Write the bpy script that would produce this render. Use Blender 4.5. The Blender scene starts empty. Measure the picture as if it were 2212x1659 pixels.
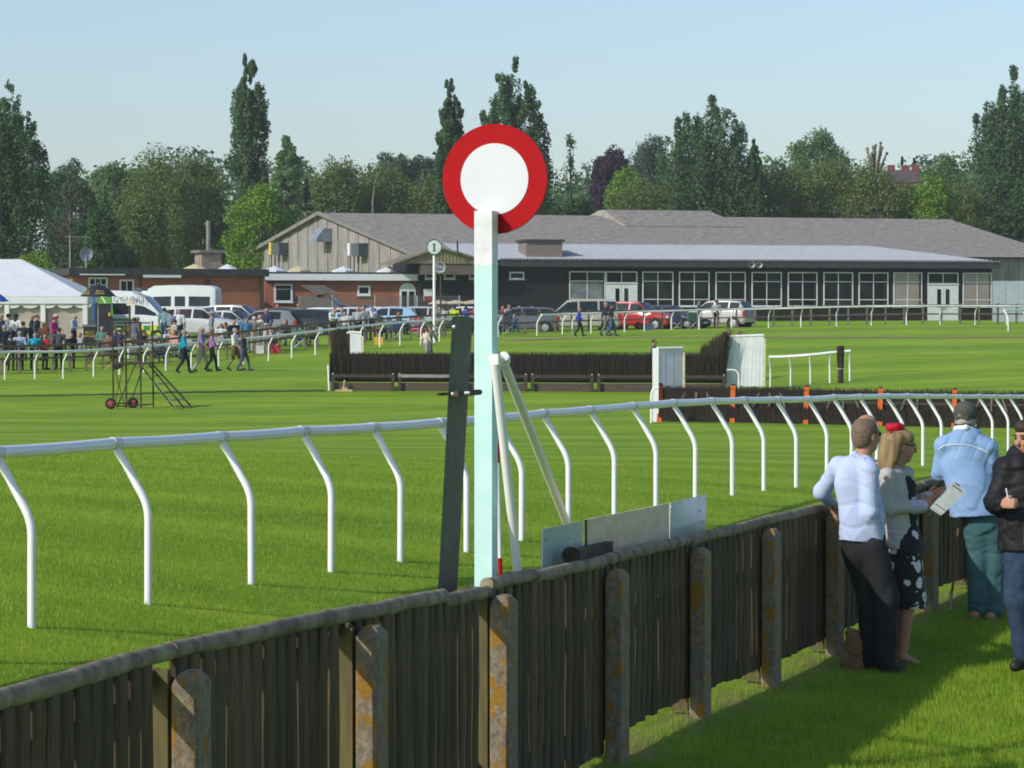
import bpy, bmesh, math, random
import numpy as np
from mathutils import Vector, Matrix
random.seed(7); rng = np.random.default_rng(7)
sc = bpy.context.scene
col = sc.collection
R = math.radians
# ------------------------------------------------------------------ camera
F = 7000.0                      # focal length in units of a 2212 px wide picture
CAMZ = 2.7; HOR = 700.0
PIT = math.atan((829.5-HOR)/F)
cam = bpy.data.cameras.new('camera'); camo = bpy.data.objects.new('camera', cam); col.objects.link(camo)
cam.sensor_width = 36.0; cam.lens = 36.0*F/2212.0; cam.clip_start = 0.5; cam.clip_end = 6000
camo.location = (0, 0, CAMZ); camo.rotation_euler = (math.pi/2-PIT, 0, 0)
sc.camera = camo
# ------------------------------------------------------------------ light
SUN = Vector((-0.79, -0.61, 0)).normalized()*math.cos(R(33)); SUN.z = math.sin(R(33))
w = bpy.data.worlds.new('World'); sc.world = w; w.use_nodes = True
nt = w.node_tree; bg = nt.nodes['Background']
sky = nt.nodes.new('ShaderNodeTexSky'); sky.sky_type = 'NISHITA'; sky.sun_disc = False
sky.sun_elevation = R(33); sky.sun_rotation = math.atan2(SUN.x, SUN.y)
sky.air_density = 1.0; sky.dust_density = 1.1; sky.ozone_density = 3.5; sky.altitude = 50
tint = nt.nodes.new('ShaderNodeMixRGB'); tint.blend_type = 'MULTIPLY'; tint.inputs[0].default_value = 1.0; tint.inputs[2].default_value = (0.99, 0.965, 0.965, 1)   # cool white balance of the photograph
nt.links.new(sky.outputs[0], tint.inputs[1]); nt.links.new(tint.outputs[0], bg.inputs[0]); bg.inputs[1].default_value = 0.128
sun = bpy.data.lights.new('sun', 'SUN'); suno = bpy.data.objects.new('sun', sun); col.objects.link(suno)
sun.energy = 2.9; sun.angle = R(0.53); sun.color = (1.0, 0.94, 0.84)
suno.rotation_euler = SUN.to_track_quat('Z', 'Y').to_euler(); suno.location = (-40, -30, 40)
sc.view_settings.view_transform = 'Standard'; sc.view_settings.look = 'None'
sc.view_settings.exposure = 0.32; sc.view_settings.gamma = 1.0
sc.render.engine = 'CYCLES'; sc.cycles.filter_width = 1.8
# ------------------------------------------------------------------ helpers
def P(u, v, s):
    "a point seen at (u, v) where one metre measures s"
    d = F/s; a = (u-1106.0)/F; b = (829.5-v)/F
    return Vector((d*a, d*(math.cos(PIT)+b*math.sin(PIT)), CAMZ+d*(-math.sin(PIT)+b*math.cos(PIT))))
def lin(c):
    return tuple(((x/255.0)/12.92 if x <= 10 else ((x/255.0+0.055)/1.055)**2.4) for x in c)
MATS = {}
def M(name, c, c2=None, scale=6.0, rough=0.7, bump=0.0, bscale=None, metal=0.0, spec=0.35, detail=5.0, stretch=None, contrast=0.5, rnd=0.0, trans=0.0, sub=0):
    "procedural principled material: noise between two colours, noise bump, random tint per object"
    if name in MATS: return MATS[name]
    m = bpy.data.materials.new(name); m.use_nodes = True; n = m.node_tree; N = n.nodes; L = n.links
    b = N['Principled BSDF']; b.inputs['Roughness'].default_value = rough; b.inputs['Metallic'].default_value = metal
    b.inputs['Specular IOR Level'].default_value = spec
    if c2 is None: c2 = tuple(x*0.8 for x in c)
    tc = N.new('ShaderNodeTexCoord'); mp = N.new('ShaderNodeMapping'); L.new(tc.outputs['Object'], mp.inputs[0])
    if stretch: mp.inputs['Scale'].default_value = stretch
    no = N.new('ShaderNodeTexNoise'); no.inputs['Scale'].default_value = scale; no.inputs['Detail'].default_value = detail
    L.new(mp.outputs[0], no.inputs[0])
    cr = N.new('ShaderNodeValToRGB'); h = contrast*0.5
    cr.color_ramp.elements[0].position = max(0, 0.5-0.5*h); cr.color_ramp.elements[1].position = min(1, 0.5+0.5*h)
    cr.color_ramp.elements[0].color = (*c2, 1); cr.color_ramp.elements[1].color = (*c, 1)
    L.new(no.outputs[0], cr.inputs[0]); out = cr.outputs[0]
    if rnd:
        oi = N.new('ShaderNodeObjectInfo'); mr = N.new('ShaderNodeMapRange'); mr.inputs[3].default_value = 1-rnd; mr.inputs[4].default_value = 1+rnd
        L.new(oi.outputs['Random'], mr.inputs[0]); hs = N.new('ShaderNodeHueSaturation'); L.new(mr.outputs[0], hs.inputs['Value']); L.new(out, hs.inputs['Color']); out = hs.outputs[0]
    L.new(out, b.inputs['Base Color'])
    if bump:
        n2 = N.new('ShaderNodeTexNoise'); n2.inputs['Scale'].default_value = bscale or scale*4; n2.inputs['Detail'].default_value = 4
        L.new(mp.outputs[0], n2.inputs[0])
        bp = N.new('ShaderNodeBump'); bp.inputs['Strength'].default_value = 0.6; bp.inputs['Distance'].default_value = bump
        L.new(n2.outputs[0], bp.inputs['Height']); L.new(bp.outputs[0], b.inputs['Normal'])
    if trans:
        tr = N.new('ShaderNodeBsdfTranslucent'); L.new(out, tr.inputs[0]); mx = N.new('ShaderNodeMixShader'); mx.inputs[0].default_value = trans
        L.new(b.outputs[0], mx.inputs[1]); L.new(tr.outputs[0], mx.inputs[2]); L.new(mx.outputs[0], N['Material Output'].inputs[0])
    MATS[name] = m; return m
def frame(ax):
    ax = ax.normalized(); up = Vector((0, 0, 1)) if abs(ax.z) < 0.95 else Vector((1, 0, 0))
    x = up.cross(ax).normalized(); return x, ax.cross(x)
class MB:
    def __init__(s): s.v = []; s.f = []; s.m = []; s.T = None
    def add(s, vs, fs, mi=0):
        o = len(s.v)
        s.v += [tuple(s.T @ Vector(x)) if s.T else tuple(x) for x in vs]
        s.f += [tuple(i+o for i in f) for f in fs]; s.m += [mi]*len(fs); return s
    def box(s, c, d, rot=None, mi=0):
        c = Vector(c); vs = []
        for z in (-.5, .5):
            for x, y in ((-.5, -.5), (.5, -.5), (.5, .5), (-.5, .5)):
                p = Vector((x*d[0], y*d[1], z*d[2])); vs.append(c+(rot @ p if rot else p))
        return s.add(vs, [(3,2,1,0),(4,5,6,7),(0,1,5,4),(1,2,6,5),(2,3,7,6),(3,0,4,7)], mi)
    def box2(s, a, b, mi=0):
        a = Vector(a); b = Vector(b); return s.box((a+b)/2, [abs(x) for x in (b-a)], None, mi)
    def beam(s, a, b, w, h, mi=0, side=None):
        "rectangular bar from a to b; w across (horizontal), h upright"
        a = Vector(a); b = Vector(b); ax = (b-a)
        if side is None: x, y = frame(ax)
        else: x = Vector(side).normalized(); y = ax.normalized().cross(x).normalized()
        vs = []
        for p in (a, b):
            for i, j in ((-.5,-.5),(.5,-.5),(.5,.5),(-.5,.5)): vs.append(p+x*(i*w)+y*(j*h))
        return s.add(vs, [(3,2,1,0),(4,5,6,7),(0,1,5,4),(1,2,6,5),(2,3,7,6),(3,0,4,7)], mi)
    def quad(s, a, b, c, d, mi=0): return s.add([a, b, c, d], [(0,1,2,3)], mi)
    def extrude(s, poly, vec, mi=0):
        n = len(poly); vec = Vector(vec); vs = [Vector(p) for p in poly]+[Vector(p)+vec for p in poly]
        return s.add(vs, [tuple(range(n))[::-1], tuple(range(n, 2*n))]+[(i, (i+1) % n, n+(i+1) % n, n+i) for i in range(n)], mi)
    def tube(s, path, r, n=8, cap=True, mi=0):
        path = [Vector(p) for p in path]; k = len(path); rs = r if isinstance(r, (list, tuple)) else [r]*k
        vs = []; x = None
        for i, p in enumerate(path):
            t = (path[min(i+1, k-1)]-path[max(i-1, 0)]).normalized()
            if x is None: x, y = frame(t)
            else:
                x = (x-t*x.dot(t)).normalized(); y = t.cross(x)
            for j in range(n):
                a = 2*math.pi*j/n; vs.append(p+(x*math.cos(a)+y*math.sin(a))*rs[i])
        fs = [(i*n+j, i*n+(j+1) % n, (i+1)*n+(j+1) % n, (i+1)*n+j) for i in range(k-1) for j in range(n)]
        if cap: fs += [tuple(range(n))[::-1], tuple(range((k-1)*n, k*n))]
        return s.add(vs, fs, mi)
    def ell(s, c, r, n=10, m=6, mi=0, rot=None):
        c = Vector(c); vs = []
        for i in range(m+1):
            a = math.pi*i/m-math.pi/2
            for j in range(n):
                b = 2*math.pi*j/n; p = Vector((r[0]*math.cos(a)*math.cos(b), r[1]*math.cos(a)*math.sin(b), r[2]*math.sin(a)))
                vs.append(c+(rot @ p if rot else p))
        return s.add(vs, [(i*n+j, i*n+(j+1) % n, (i+1)*n+(j+1) % n, (i+1)*n+j) for i in range(m) for j in range(n)], mi)
    def lathe(s, prof, n=24, T=None, mi=0, close=False):
        T = T or Matrix(); vs = []
        for r, z in prof:
            for j in range(n):
                a = 2*math.pi*j/n; vs.append(T @ Vector((r*math.cos(a), r*math.sin(a), z)))
        k = len(prof); fs = [(i*n+j, i*n+(j+1) % n, (i+1)*n+(j+1) % n, (i+1)*n+j) for i in range(k-1) for j in range(n)]
        return s.add(vs, fs, mi)
    def mesh(s, name, mats):
        me = bpy.data.meshes.new(name); me.from_pydata(s.v, [], s.f)
        for m in (mats if isinstance(mats, (list, tuple)) else [mats]): me.materials.append(m)
        if any(s.m): me.polygons.foreach_set('material_index', s.m)
        me.update(); return me
    def build(s, name, mats, parent=None, smooth=False, world=False, at=None):
        if world and parent is not None:
            o = parent.location; s.v = [(x-o.x, y-o.y, z-o.z) for x, y, z in s.v]
        me = s.mesh(name, mats)
        return link(name, me, parent, smooth, at)
def shade(me, ang=40):
    me.polygons.foreach_set('use_smooth', [True]*len(me.polygons))
    try: me.set_sharp_from_angle(angle=R(ang))
    except Exception: pass
def link(name, me, parent=None, smooth=False, at=None, rz=0.0):
    if smooth: shade(me, smooth if smooth is not True else 40)
    o = bpy.data.objects.new(name, me); col.objects.link(o)
    if parent is not None: o.parent = parent
    if at is not None: o.location = at
    if rz: o.rotation_euler.z = rz
    return o
def tag(o, label=None, cat=None, group=None, kind=None):
    for k, x in (('label', label), ('category', cat), ('group', group), ('kind', kind)):
        if x: o[k] = x
    return o
def thing(name, loc, label, cat, group=None, rz=0.0):
    o = bpy.data.objects.new(name, None); col.objects.link(o); o.location = loc; o.rotation_euler = (0, 0, rz)
    o.empty_display_size = 0.2
    return tag(o, label, cat, group)
def copy_tree(o, parent=None):
    c = o.copy(); col.objects.link(c); c.parent = parent
    for ch in o.children: copy_tree(ch, c)
    return c
def nquad(name, co, mats, parent=None, mi=None, n=4):
    "mesh of loose n-gons from an array (k, n, 3)"
    k = co.shape[0]; me = bpy.data.meshes.new(name)
    me.vertices.add(k*n); me.vertices.foreach_set('co', co.reshape(-1).astype(np.float32))
    me.loops.add(k*n); me.loops.foreach_set('vertex_index', np.arange(k*n, dtype=np.int32))
    me.polygons.add(k); me.polygons.foreach_set('loop_start', np.arange(0, k*n, n, dtype=np.int32)); me.polygons.foreach_set('loop_total', np.full(k, n, dtype=np.int32))
    for m in mats: me.materials.append(m)
    if mi is not None: me.polygons.foreach_set('material_index', mi.astype(np.int32))
    me.update(calc_edges=True); me.validate()
    return link(name, me, parent)
def text_mesh(txt, size, mat, name, parent, loc, rot, ext=0.004, align='CENTER', sx=1.0):
    cu = bpy.data.curves.new(name, 'FONT'); cu.body = txt; cu.size = size; cu.extrude = ext; cu.align_x = align; cu.align_y = 'CENTER'; cu.resolution_u = 3
    t = bpy.data.objects.new(name+'_curve', cu); col.objects.link(t)
    me = bpy.data.meshes.new_from_object(t.evaluated_get(bpy.context.evaluated_depsgraph_get()))
    bpy.data.objects.remove(t); me.materials.clear(); me.materials.append(mat)
    o = link(name, me, parent); o.location = loc; o.rotation_euler = rot; o.scale = (sx, 1, 1); return o
# ------------------------------------------------------------------ ground heights (thin plate spline through measured feet)
RAILFEET = [(68,1355,341),(320,1305,315),(543,1262,290),(715,1235,275),(865,1213,263),(1008,1192,252),(1127,1168,240),(1228,1145,229),(1327,1125,218),(1417,1105,207),(1502,1087,196),(1582,1070,186),(1650,1060,178),(1720,1053,172)]
CP = [P(*a) for a in RAILFEET]
CP += [P(*a) for a in [(1420,911,80),(1850,919,81),(2212,926,82),(715,843,61),(1100,845,61),(1400,845,60.5),(250,880,66),(410,880,66),(440,803,55.5),(525,801,55.5),
    (10,820,54.8),(136,818.5,54),(202,815,53.3),(358,801,51.5),(472,791,50),(580,780,49),(681,767,47.8),(820,750,45.8),(949,738,44),(1076,728,42),
    (1215,722.5,40),(1349,717.5,39.3),(1510,712,38.6),(1730,707,38),(1958,702,37.5),(2175,702,37),(1708,836,59.6),(1836,823,59.6),(1995,1006,137)]]
CP += [Vector(a) for a in [(10.2,64,.17),(2,12,0),(4,16,0),(6,22,.05),(9,27,.15),(-1.26,12.7,0),(-4,8,0),(0,17.6,0),(.66,20,0),(1.3,22.2,0),(1.96,24.3,-.02),(2.6,26.2,.02),(3.77,29,.13),(6,34,.25),(12,45,.2),
    (-12,224,2.6),(0,212,2.9),(32,224,3.0),(-22,146,1.35),(-20,196,2.2),(-20,168,1.9),(-8,172,2.2),(-30,230,2.8),(30,240,3.1),(10,192,2.45)]]
CPa = np.array([tuple(p) for p in CP]); SCL = 30.0
# depth is compressed so that near and far features are equally stiff
def warp(x, y): return np.stack([x/np.maximum(y, 6.0)*10.0, np.log(np.maximum(y, 6.0))*6.0], -1)
def _phi(r2): return 0.5*r2*np.log(r2+1e-9)
_w = warp(CPa[:, 0], CPa[:, 1]); _n = len(_w)
_A = np.zeros((_n+3, _n+3)); _A[:_n, :_n] = _phi(((_w[:, None]-_w[None])**2).sum(-1))+np.eye(_n)*0.004
_A[:_n, _n] = 1; _A[:_n, _n+1:] = _w; _A[_n, :_n] = 1; _A[_n+1:, :_n] = _w.T
_c = np.linalg.solve(_A, np.concatenate([CPa[:, 2], [0, 0, 0]]))
def Garr(x, y):
    x = np.asarray(x, float); y = np.asarray(y, float)
    yc = np.clip(y, 9, 235); xc = np.clip(x*yc/np.maximum(y, 1e-3) if False else x, -0.165*yc-1.0, 0.165*yc+1.0)
    q = warp(xc, yc); r2 = ((q[..., None, :]-_w)**2).sum(-1)
    z = _phi(r2) @ _c[:_n]+_c[_n]+q @ _c[_n+1:]
    t = np.clip((y-240)/160.0, 0, 1); return z+9.0*t*t*(3-2*t)
def G(x, y): return float(Garr(np.array([x]), np.array([y]))[0])
def ground_at(u, s):
    p = P(u, HOR, s); return Vector((p.x, p.y, G(p.x, p.y)))
# near plank fence line: (u, s, cap height, post top)
FP = [(-120,690,1.44,1.39),(415,550,1.405,1.355),(805,465,1.35,1.315),(1090,397,1.27,1.24),(1335,350,1.238,1.2),(1515,315,1.212,1.178),(1668,288,1.214,1.178),(1805,267,1.215,1.18),(1912,253,1.23,1.19),(2012,241,1.25,1.2),(2110,229,1.29,1.23),(2210,217,1.33,1.27),(2320,206,1.36,1.3)]
FP = [(u-.105*s, s, a, b) for u, s, a, b in FP]
FW = [P(u, HOR, s) for u, s, a, b in FP]
_fu = [a[0] for a in FP]; _fs = [a[1] for a in FP]
def LS(u): return float(np.interp(u, _fu, _fs))   # scale on the fence line
def fence_dist(x, y):
    "signed distance to the fence line (positive on the lawn side)"
    best = np.full(x.shape, 1e9); sg = np.ones(x.shape)
    for a, b in zip(FW[:-1], FW[1:]):
        dx, dy = b.x-a.x, b.y-a.y; l2 = dx*dx+dy*dy
        t = np.clip(((x-a.x)*dx+(y-a.y)*dy)/l2, 0, 1); ex = x-a.x-t*dx; ey = y-a.y-t*dy
        d = np.sqrt(ex*ex+ey*ey); s = np.where(ex*dy-ey*dx > 0, 1, -1); k = d < best
        best = np.where(k, d, best); sg = np.where(k, s, sg)
    return best*sg
# ------------------------------------------------------------------ ground sheet
ys = np.concatenate([np.arange(2, 60, .4), np.arange(60, 250, 2.0), np.geomspace(250, 900, 24)])
xs = np.concatenate([-np.geomspace(60, 800, 14)[::-1], np.arange(-58, -14, 2.0), np.arange(-14, 17, .4), np.arange(17, 60, 2.0), np.geomspace(60, 800, 14)])
XX, YY = np.meshgrid(xs, ys); ZZ = Garr(XX, YY)
nx, ny = len(xs), len(ys)
me = bpy.data.meshes.new('ground'); co = np.stack([XX, YY, ZZ], -1).reshape(-1, 3)
ii = (np.arange(ny-1)[:, None]*nx+np.arange(nx-1)[None]).reshape(-1)
fc = np.stack([ii, ii+1, ii+1+nx, ii+nx], -1)
me.from_pydata(co.tolist(), [], fc.tolist())
fd = fence_dist(XX.reshape(-1), YY.reshape(-1))
wear = np.clip(.95-np.abs(fd-0.08)/0.36, 0, 1)*(co[:, 1] < 45)
at = me.attributes.new('wear', 'FLOAT', 'POINT'); at.data.foreach_set('value', wear.astype(np.float32))
lawn = ((fd > 0) & (co[:, 1] < 60)).astype(np.float32)
at = me.attributes.new('lawn', 'FLOAT', 'POINT'); at.data.foreach_set('value', lawn)
ground = link('ground', me, None, True); tag(ground, 'mown grass ground of the racecourse and its lawns', 'ground', kind='structure')
def grass_mat():
    m = bpy.data.materials.new('mown_grass'); m.use_nodes = True; n = m.node_tree; N = n.nodes; L = n.links; b = N['Principled BSDF']
    b.inputs['Roughness'].default_value = 0.85; b.inputs['Specular IOR Level'].default_value = 0.15
    tc = N.new('ShaderNodeTexCoord'); sx = N.new('ShaderNodeSeparateXYZ'); L.new(tc.outputs['Object'], sx.inputs[0])
    def noise(sc_, det=5, vec=None, rough=.6):
        t = N.new('ShaderNodeTexNoise'); t.inputs['Scale'].default_value = sc_; t.inputs['Detail'].default_value = det; t.inputs['Roughness'].default_value = rough
        L.new(vec or tc.outputs['Object'], t.inputs[0]); return t.outputs[0]
    def math_(op, a, b_=None, v=0.0):
        t = N.new('ShaderNodeMath'); t.operation = op; L.new(a, t.inputs[0])
        if b_ is not None: L.new(b_, t.inputs[1])
        else: t.inputs[1].default_value = v
        return t.outputs[0]
    # mowing bands: run across the course, uneven width
    lg = math_('LOGARITHM', sx.outputs[1], None, 2.718)
    warpn = math_('MULTIPLY', noise(.10, 2), None, 5.0)
    ph = math_('ADD', math_('MULTIPLY', lg, None, 64.0), warpn)
    ph = math_('ADD', ph, math_('MULTIPLY', math_('DIVIDE', sx.outputs[0], sx.outputs[1]), None, -16.0))
    st = math_('SINE', ph); st = math_('MULTIPLY', math_('ADD', st, None, 1.0), None, 0.5)
    mp = N.new('ShaderNodeMapping'); mp.inputs['Scale'].default_value = (.35, 1, 1); L.new(tc.outputs['Object'], mp.inputs[0])
    patch = noise(.9, 6, mp.outputs[0]); fine = noise(9, 6, None, .75); vfine = noise(55, 3, None, .8)
    f = math_('ADD', math_('MULTIPLY', st, None, .14), math_('MULTIPLY', patch, None, .75))
    f = math_('ADD', f, math_('MULTIPLY', fine, None, .42)); f = math_('ADD', f, math_('MULTIPLY', vfine, None, .30))
    cr = N.new('ShaderNodeValToRGB'); e = cr.color_ramp.elements
    e[0].position = .42; e[0].color = (.10, .20, .010, 1); e[1].position = 1.06; e[1].color = (.33, .46, .034, 1)
    k = cr.color_ramp.elements.new(.74); k.color = (.185, .325, .015, 1)
    L.new(f, cr.inputs[0])
    aw = N.new('ShaderNodeAttribute'); aw.attribute_name = 'wear'
    dry = N.new('ShaderNodeValToRGB'); dry.color_ramp.elements[0].color = (.17, .15, .05, 1); dry.color_ramp.elements[1].color = (.36, .33, .13, 1); L.new(fine, dry.inputs[0])
    wf = math_('MULTIPLY', aw.outputs['Fac'], math_('ADD', fine, None, .45)); 
    mr = N.new('ShaderNodeMapRange'); mr.inputs[1].default_value = .3; mr.inputs[2].default_value = .75; L.new(wf, mr.inputs[0])
    mx = N.new('ShaderNodeMixRGB'); L.new(mr.outputs[0], mx.inputs[0]); L.new(cr.outputs[0], mx.inputs[1]); L.new(dry.outputs[0], mx.inputs[2])
    L.new(mx.outputs[0], b.inputs['Base Color'])
    bp = N.new('ShaderNodeBump'); bp.inputs['Strength'].default_value = .7; bp.inputs['Distance'].default_value = .05
    L.new(math_('ADD', fine, vfine), bp.inputs['Height']); L.new(bp.outputs[0], b.inputs['Normal'])
    return m
GRASS = grass_mat(); me.materials.append(GRASS)
# worn sandy line along the far side of the course
def ribbon(name, pts, wd, mat, lift=.012):
    vs = []; fs = []
    for i, p in enumerate(pts):
        t = (pts[min(i+1, len(pts)-1)]-pts[max(i-1, 0)]).normalized(); n_ = Vector((-t.y, t.x, 0))
        for sgn in (-1, 1):
            q = p+n_*sgn*wd*(.5+.22*math.sin(i*1.7+sgn)+.2*random.random()); vs.append((q.x, q.y, G(q.x, q.y)+lift))
    for i in range(len(pts)-1): fs.append((2*i, 2*i+1, 2*i+3, 2*i+2))
    m_ = bpy.data.meshes.new(name); m_.from_pydata(vs, [], fs); m_.materials.append(mat)
    return link(name, m_)
pp = []
for i in range(90):
    u = 1100+i*13.4; s = np.interp(u, [1100, 1250, 1500, 1800, 2300], [43.5, 42.3, 42.6, 43.6, 44.5]); pp.append(P(u, HOR, s))
tag(ribbon('worn_path', pp, 1.5, M('worn_soil', (.36, .28, .15), (.20, .19, .06), 3, .95, contrast=.8), .02), 'narrow worn sandy line along the far side of the course', 'path', kind='structure')
pp = [P(u, HOR, 61.9-.0012*(u-150)) for u in range(-40, 712, 14)]
tag(ribbon('dark_grass_line', pp, .5, M('dark_grass', (.035, .085, .006), (.02, .05, .004), 4, .95), .02), 'thin dark green line crossing the course', 'grass strip', kind='structure')  # narrow flat ribbon, darker green than the turf around it
# ------------------------------------------------------------------ near plank fence
def lichen_mat():
    m = bpy.data.materials.new('lichen_concrete'); m.use_nodes = True; n = m.node_tree; N = n.nodes; L = n.links; b = N['Principled BSDF']; b.inputs['Roughness'].default_value = .9
    tc = N.new('ShaderNodeTexCoord'); oi = N.new('ShaderNodeObjectInfo'); ad = N.new('ShaderNodeVectorMath'); ad.operation = 'ADD'
    mu = N.new('ShaderNodeMath'); mu.operation = 'MULTIPLY'; mu.inputs[1].default_value = 40; L.new(oi.outputs['Random'], mu.inputs[0])
    L.new(tc.outputs['Object'], ad.inputs[0]); L.new(mu.outputs[0], ad.inputs[1])
    def nz(s, d=6, r=.6):
        t = N.new('ShaderNodeTexNoise'); t.inputs['Scale'].default_value = s; t.inputs['Detail'].default_value = d; t.inputs['Roughness'].default_value = r; L.new(ad.outputs[0], t.inputs[0]); return t.outputs[0]
    base = N.new('ShaderNodeValToRGB'); base.color_ramp.elements[0].position = .35; base.color_ramp.elements[1].position = .7
    base.color_ramp.elements[0].color = (.13, .10, .062, 1); base.color_ramp.elements[1].color = (.40, .32, .215, 1); L.new(nz(26, 8, .75), base.inputs[0])
    def over(prev, noise_, lo, hi, c1, c2, fine):
        mr = N.new('ShaderNodeMapRange'); mr.inputs[1].default_value = lo; mr.inputs[2].default_value = hi; L.new(noise_, mr.inputs[0])
        cc = N.new('ShaderNodeValToRGB'); cc.color_ramp.elements[0].color = (*c1, 1); cc.color_ramp.elements[1].color = (*c2, 1); L.new(fine, cc.inputs[0])
        mx = N.new('ShaderNodeMixRGB'); L.new(mr.outputs[0], mx.inputs[0]); L.new(prev, mx.inputs[1]); L.new(cc.outputs[0], mx.inputs[2]); return mx.outputs[0]
    c = over(base.outputs[0], nz(7, 3), .56, .62, (.10, .09, .06), (.32, .29, .22), nz(60, 3))
    c = over(c, nz(9.5, 5, .55), .555, .585, (.20, .09, .01), (.46, .25, .03), nz(45, 3))
    L.new(c, b.inputs['Base Color'])
    bp = N.new('ShaderNodeBump'); bp.inputs['Strength'].default_value = .8; bp.inputs['Distance'].default_value = .012; L.new(nz(70, 6, .8), bp.inputs['Height']); L.new(bp.outputs[0], b.inputs['Normal'])
    return m
LICH = lichen_mat()
PLANK = M('weathered_plank', (.135, .092, .045), (.040, .029, .014), 5, .85, .004, 60, stretch=(9, 9, .9), contrast=.9, rnd=.3)
MOSSY = M('mossy_batten', (.15, .13, .05), (.085, .072, .028), 4, .85, .003, 60, stretch=(8, 8, .8), contrast=.9)
LOG = M('weathered_log', (.34, .28, .19), (.12, .095, .06), 9, .85, .006, 45, contrast=.85, rnd=.12)
base = Vector((FW[1].x, FW[1].y, 0))
fence = thing('plank_fence', base, 'weathered timber plank fence on lichen-covered concrete posts beside the course', 'fence')
fdirs = [(FW[min(i+1, len(FW)-1)]-FW[max(i-1, 0)]).normalized() for i in range(len(FW))]
for d in fdirs: d.z = 0; d.normalize()
def tn(i):
    t = fdirs[i]; return t, Vector((t.y, -t.x, 0))
# concrete posts: chamfered top, one mesh shared
pm = MB(); a, bb = .095, .054
H = 1.0
ring = [(-a,-bb),(a,-bb),(a,bb),(-a,bb)]
vs = [(x, y, -.25) for x, y in ring]+[(x, y, .958) for x, y in ring]+[(x*.55, y*.5, .99) for x, y in ring]
pm.add(vs, [(0,1,5,4),(1,2,6,5),(2,3,7,6),(3,0,4,7),(4,5,9,8),(5,6,10,9),(6,7,11,10),(7,4,8,11),(8,9,10,11)])
post_me = pm.mesh('post', LICH)
bv = bmesh.new(); bv.from_mesh(post_me); bmesh.ops.bevel(bv, geom=[e for e in bv.edges], offset=.008, segments=1, affect='EDGES'); bv.to_mesh(post_me); bv.free()
for i in range(len(FW)):
    t, nrm = tn(i); p = FW[i]+nrm*.105; g = G(p.x, p.y)
    o = link('post', post_me, fence, at=(p.x-base.x, p.y-base.y, g), rz=math.atan2(t.y, t.x)+random.uniform(-.03, .03)); o.scale.z = (FP[i][3]-g)/1.0
    bt = MB(); bt.beam(FW[i]-nrm*.03-t*.05+Vector((0, 0, g+.05)) - Vector((0, 0, FW[i].z)), FW[i]-nrm*.03-t*.05+Vector((0, 0, FP[i][2]-.06))-Vector((0, 0, FW[i].z)), .12, .04, side=nrm)
    bt.build('batten', MOSSY, fence, world=True)
# planks
plank_me = []
for k in range(6):
    q = MB(); n_ = 5; w0, w1 = -.061-.002*(k % 3), .061+.002*(k % 2); bow = .002+.001*k; th = .026+.0015*(k % 3); nz_ = 5; rows = []
    for iz in range(nz_+1):
        pts = []
        for j in range(n_+1):
            t_ = j/n_; pts.append((w0+(w1-w0)*t_+random.uniform(-.002, .002), th+bow*math.sin(math.pi*t_)+random.uniform(-.0015, .0015)+.003*math.sin(iz*1.3+k), iz/nz_))
        rows.append(pts+[(w1, .003*math.sin(iz*1.3+k), iz/nz_), (w0, .003*math.sin(iz*1.3+k), iz/nz_)])
    m_ = len(rows[0]); q.add([p for r in rows for p in r], [(iz*m_+j, iz*m_+(j+1) % m_, (iz+1)*m_+(j+1) % m_, (iz+1)*m_+j)[::-1] for iz in range(nz_) for j in range(m_)]+[tuple(range(m_)), tuple(nz_*m_+j for j in range(m_))[::-1]]); plank_me.append(q.mesh('plank', PLANK))
for i in range(len(FW)-1):
    A, B = FW[i], FW[i+1]; A = Vector((A.x, A.y, 0)); B = Vector((B.x, B.y, 0)); t = (B-A); ln = t.length; t.normalize(); nrm = Vector((t.y, -t.x, 0))
    npl = max(8, round(ln/.152)); an = math.atan2(t.y, t.x)
    for k in range(npl):
        f = (k+.5)/npl
        if i in (0, 1, 2):   # boards stop short of these posts, so light falls through beside them
            f = (ln-.27-.06-.152*(npl-1-k))/ln
            if f*ln < .02: continue
        p = A+(B-A)*f+nrm*random.uniform(-.004, .004); g = G(p.x, p.y)
        z1 = FP[i][2]*(1-f)+FP[i+1][2]*f-.02; z0 = g+(.02 if i < 4 else .11)+random.uniform(0, .025)
        o = link('plank', random.choice(plank_me), fence, at=(p.x-base.x, p.y-base.y, z0), rz=an+math.pi-R(1)+random.uniform(-.05, .05)); o.scale.z = z1-z0
        o.rotation_euler.y = random.uniform(-.006, .006)
    for hz in (.26, FP[i][2]-.12-.02 if i < 3 else .9):
        rb = MB(); za, zb = G(A.x, A.y)+hz, G(B.x, B.y)+hz; rb.beam(A-nrm*.06+Vector((0, 0, za)), B-nrm*.06+Vector((0, 0, zb)), .07, .07); rb.build('rail', PLANK, fence, world=True)
    # round log capping in pieces
    pieces = [(0, 1)] if i not in (2, 3) else ([(0, .36), (.36, 1)] if i == 3 else [(0, .63), (.63, 1.0)])
    for (f0, f1) in pieces:
        dz = random.uniform(-.006, .012) ; off = random.uniform(-.008, .012); path = []; rad = []
        if i == 2 and f0 > 0: dz = -.03
        for k in range(10):
            f = f0+(f1-f0)*k/9; p = A+(B-A)*f+nrm*(.012+off); z = FP[i][2]*(1-f)+FP[i+1][2]*f
            path.append(Vector((p.x, p.y, z+dz+.003*math.sin(k*1.1+i)))); rad.append(.0385+.002*math.sin(k*2.1+i*3)+random.uniform(-.002, .002))
        lg = MB(); lg.tube(path, rad, 12); lg.build('cap_log', LOG, fence, smooth=True, world=True)
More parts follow.
